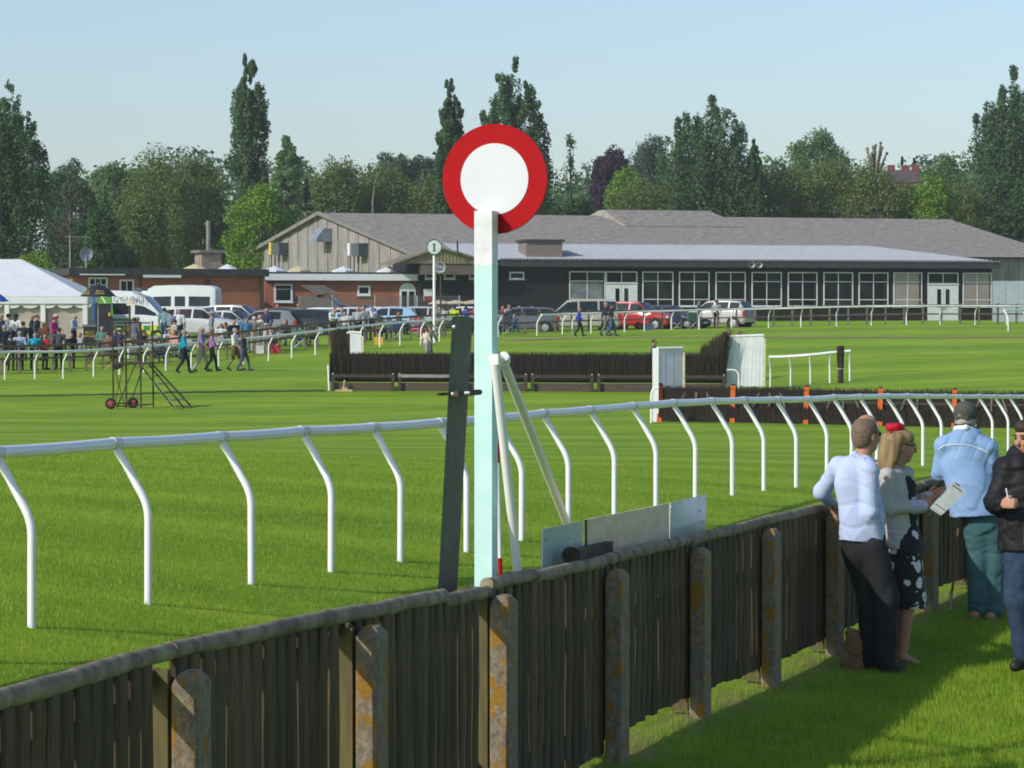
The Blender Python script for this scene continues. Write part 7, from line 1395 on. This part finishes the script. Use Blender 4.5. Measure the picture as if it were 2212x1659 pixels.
        m = int((190 if kind == 'round' else 210)*dens); d = rng.normal(size=(m, 3)); d /= np.linalg.norm(d, axis=1, keepdims=True); rr_ = rng.uniform(.45, 1, (m, 1))**.45
        hh = (H_*.94)/2; cz = H_-hh*1.0; cen = d*rr_*np.array([rad0*.84, rad0*.84, hh*.90]); cen[:, 2] += cz
        lob = .16*np.sin(d[:, :1]*5+u)*np.cos(d[:, 1:2]*4+u*.7); cen[:, :2] *= 1+lob; cen[:, 2:] *= 1+lob*.35
        if kind == 'willow': co = leaf_quads(cen, np.full(m, rad0*.25), 105, sz*.82, zst=1.25, up=.2)
        else: co = leaf_quads(cen, np.full(m, rad0*.26), 95, sz*.95, up=.35)
        if kind == 'willow':   # wispy leading shoots
            m2 = 26; a2 = rng.uniform(0, 2*np.pi, m2); q2 = rad0*.75*np.sqrt(rng.random(m2)); zz = cz+hh*np.sqrt(np.maximum(.05, 1-(q2/rad0)**2))*.98
            co = np.concatenate([co, leaf_quads(np.stack([q2*np.cos(a2), q2*np.sin(a2), zz], -1), np.full(m2, rad0*.07), 14, sz*.55, zst=2.6)])
    trunk.tube([(0, 0, -.3), (0, 0, H_*.18), (.1, 0, H_*.5), (.05, .05, H_*.8)], [max(.12, W*.035), max(.1, W*.03), max(.07, W*.018), .03], 8)
    for k in range(5 if kind in ('round', 'willow', 'shrub') else 0):
        a = 2*math.pi*k/5+.3; trunk.tube([(0, 0, H_*.2), (math.cos(a)*rad0*.35, math.sin(a)*rad0*.35, H_*.5), (math.cos(a)*rad0*.6, math.sin(a)*rad0*.6, H_*.75)], [.12, .08, .03], 6)
    trunk.build('trunk', BIRCHB if kind == 'pollard' else BARK, o)
    nquad('crown', co, [LEAF[leaf]], o)
    return o
TREES = [('willow',1952,396,120,25.2,'olive','low olive tree hiding the walls of the house with red chimneys'), ('poplar',14,170,195,32,'dark','tall dense poplar behind the marquee'),
 ('sparse',150,308,95,27,'dull','thin half-bare tree rising above the long pale building'), ('round',152,348,120,22.5,'deep','dark rounded tree between the tall poplar and the red pyramid roof'), ('round',250,345,120,20.5,'mid','mid green tree directly behind the house with the red pyramid roof'),
 ('round',221,440,95,29,'deep','small dense dark tree in front of the white house'), ('shrub',70,548,140,33.5,'bright','light green bush peeping over the marquee roof'), ('sparse',122,440,100,30.5,'dull','spindly dark-trunked tree in front of the pale building'),
 ('willow',345,322,190,26,'olive','big olive green willow left of the tallest poplar'), ('willow',432,332,150,25.4,'olive','olive green willow touching the tallest poplar'), ('willow',300,400,140,27.5,'olive','low olive willow above the brick building'),
 ('lombardy',540,97,100,26,'dark','tallest slim columnar poplar standing alone above the brick building'), ('round',622,292,70,21,'mid','small round treetop beside the tallest poplar'), ('round',562,392,160,29,'bright','bright spring green tree left of the dark conifer'), ('conifer',662,386,80,29.5,'conifer','dark cone-shaped conifer behind the barn gable'),
 ('willow',725,345,180,24.5,'olive','olive willow above the barn gable peak'), ('willow',830,352,150,24.2,'olive','olive willow with a pale birch stem beside it'), ('round',852,322,105,20.5,'blue','dark blue-green tree on the skyline above the barn ridge'), ('round',918,330,95,20.5,'blue','blue-green skyline tree next to the slim twin-topped poplar'), ('willow',935,375,150,25,'olive','low olive willow beside the red and white disc'),
 ('lombardy',973,150,68,26,'dark','slim columnar poplar to the left of the red and white disc'), ('lombardy',954,292,34,26.4,'dark','short narrow poplar shoot below the slim poplar'), ('poplar',1106,118,165,26.5,'dark','broad many-stemmed poplar rising behind the red and white disc'), ('round',1110,340,190,27.5,'deep','dense dark tree at the foot of the many-stemmed poplar'),
 ('wispy',1232,288,128,27,'deep','ragged dark conifer with a drooping leader'), ('round',1320,306,95,20,'copper','dark purple copper beech on the skyline'), ('willow',1405,291,110,20,'blue','soft blue-green willow next to the copper beech'), ('round',1352,354,100,23,'bright','bright green round tree below the copper beech'), ('willow',1385,392,200,26.5,'olive','low olive bush tree over the barn ridge vent'),
 ('poplar',1525,200,225,25.8,'dark','broad dark poplar with several pointed tops above the barn'), ('lombardy',1630,296,42,26,'dark','small pointed poplar to the right of the broad dark poplar'), ('round',1762,270,160,20.5,'mid','wide-topped tree standing clear on the skyline'), ('willow',1685,345,180,25.5,'olive','olive tree beside the small pointed poplar'), ('willow',1795,335,200,25.2,'olive','largest olive tree below the wide-topped tree'), ('willow',1895,352,150,25.6,'olive','olive tree in front of the pollard'),
 ('pollard',1888,308,75,24.2,'dull','pollarded tree with bare knobbly upright stems'), ('conifer',1948,338,30,16.2,'conifer','small dark conifer behind the chimneys'), ('conifer',1974,341,36,16.2,'copper','purple-black conifer beside the chimneys'), ('round',2040,337,130,21.5,'mid','green round tree right of the house with red chimneys'), ('round',2005,378,150,25.6,'bright','fresh green tree below the house with red chimneys'),
 ('poplar',2180,140,190,24.6,'dark','tall dark poplar at the right-hand end of the tree belt'), ('round',2190,372,170,24.9,'deep','dense dark green tree at the right end of the barn roof'), ('shrub',335,532,85,31.2,'yellow','yellowish bush behind the flat felt roof'), ('shrub',262,520,90,31.0,'mid','green bush behind the satellite dish'), ('willow',2080,395,130,25.0,'olive','low olive tree near the right end of the barn')]
for t in TREES: tree(*t)
# pale birch stem
g = P(803, HOR, 24.6); g.z = G(g.x, g.y); o = thing('birch_stem', g, 'slender pale leafless birch stem above the barn roof', 'tree'); q = MB(); q.tube([(0, 0, 0), (.1, 0, 9), (.25, 0, CAMZ+(700-402)/24.6-g.z)], [.14, .11, .04], 6); q.build('trunk', BIRCHB, o)
q = MB(); q.tube([(.2, 0, 10.5), (.9, 0, 12)], [.05, .02], 5); q.build('branch', BIRCHB, o)
# far belt of woodland that reads as one mass
m = 900; uu = rng.uniform(-260, 2480, m); yy = rng.uniform(420, 520, m); xx = (uu-1106)/F*yy; gz2 = Garr(xx, yy); vt = 346+12*np.sin(uu/90.0)+9*np.sin(uu/37.0)+6*np.sin(uu/17.0)
ztop = CAMZ+(HOR-vt)/F*yy; zz = gz2+(ztop-gz2-1.5)*rng.uniform(.05, 1, m)**.6
o = nquad('far_woodland', leaf_quads(np.stack([xx, yy, zz], -1), np.full(m, 2.6), 60, .8), [LEAF['blue'], LEAF['mid'], LEAF['deep']], mi=np.repeat(rng.integers(0, 3, m), 60)); tag(o, 'distant belt of mixed woodland closing the horizon', 'woodland', kind='stuff')

# light summer haze over the whole course
hz = MB(); hz.box2((-830, -30, -3.0), (830, 930, 60)); hzm = bpy.data.materials.new('pale_air'); hzm.use_nodes = True; hn = hzm.node_tree; hn.nodes.remove(hn.nodes['Principled BSDF'])
vol = hn.nodes.new('ShaderNodeVolumePrincipled'); vol.inputs['Color'].default_value = (.86, .93, 1, 1); vol.inputs['Density'].default_value = .0002; vol.inputs['Anisotropy'].default_value = .0; hn.links.new(vol.outputs[0], hn.nodes['Material Output'].inputs['Volume'])
tag(hz.build('haze', hzm), 'thin pale summer haze', 'haze', kind='stuff')
sc.cycles.volume_bounces = 0
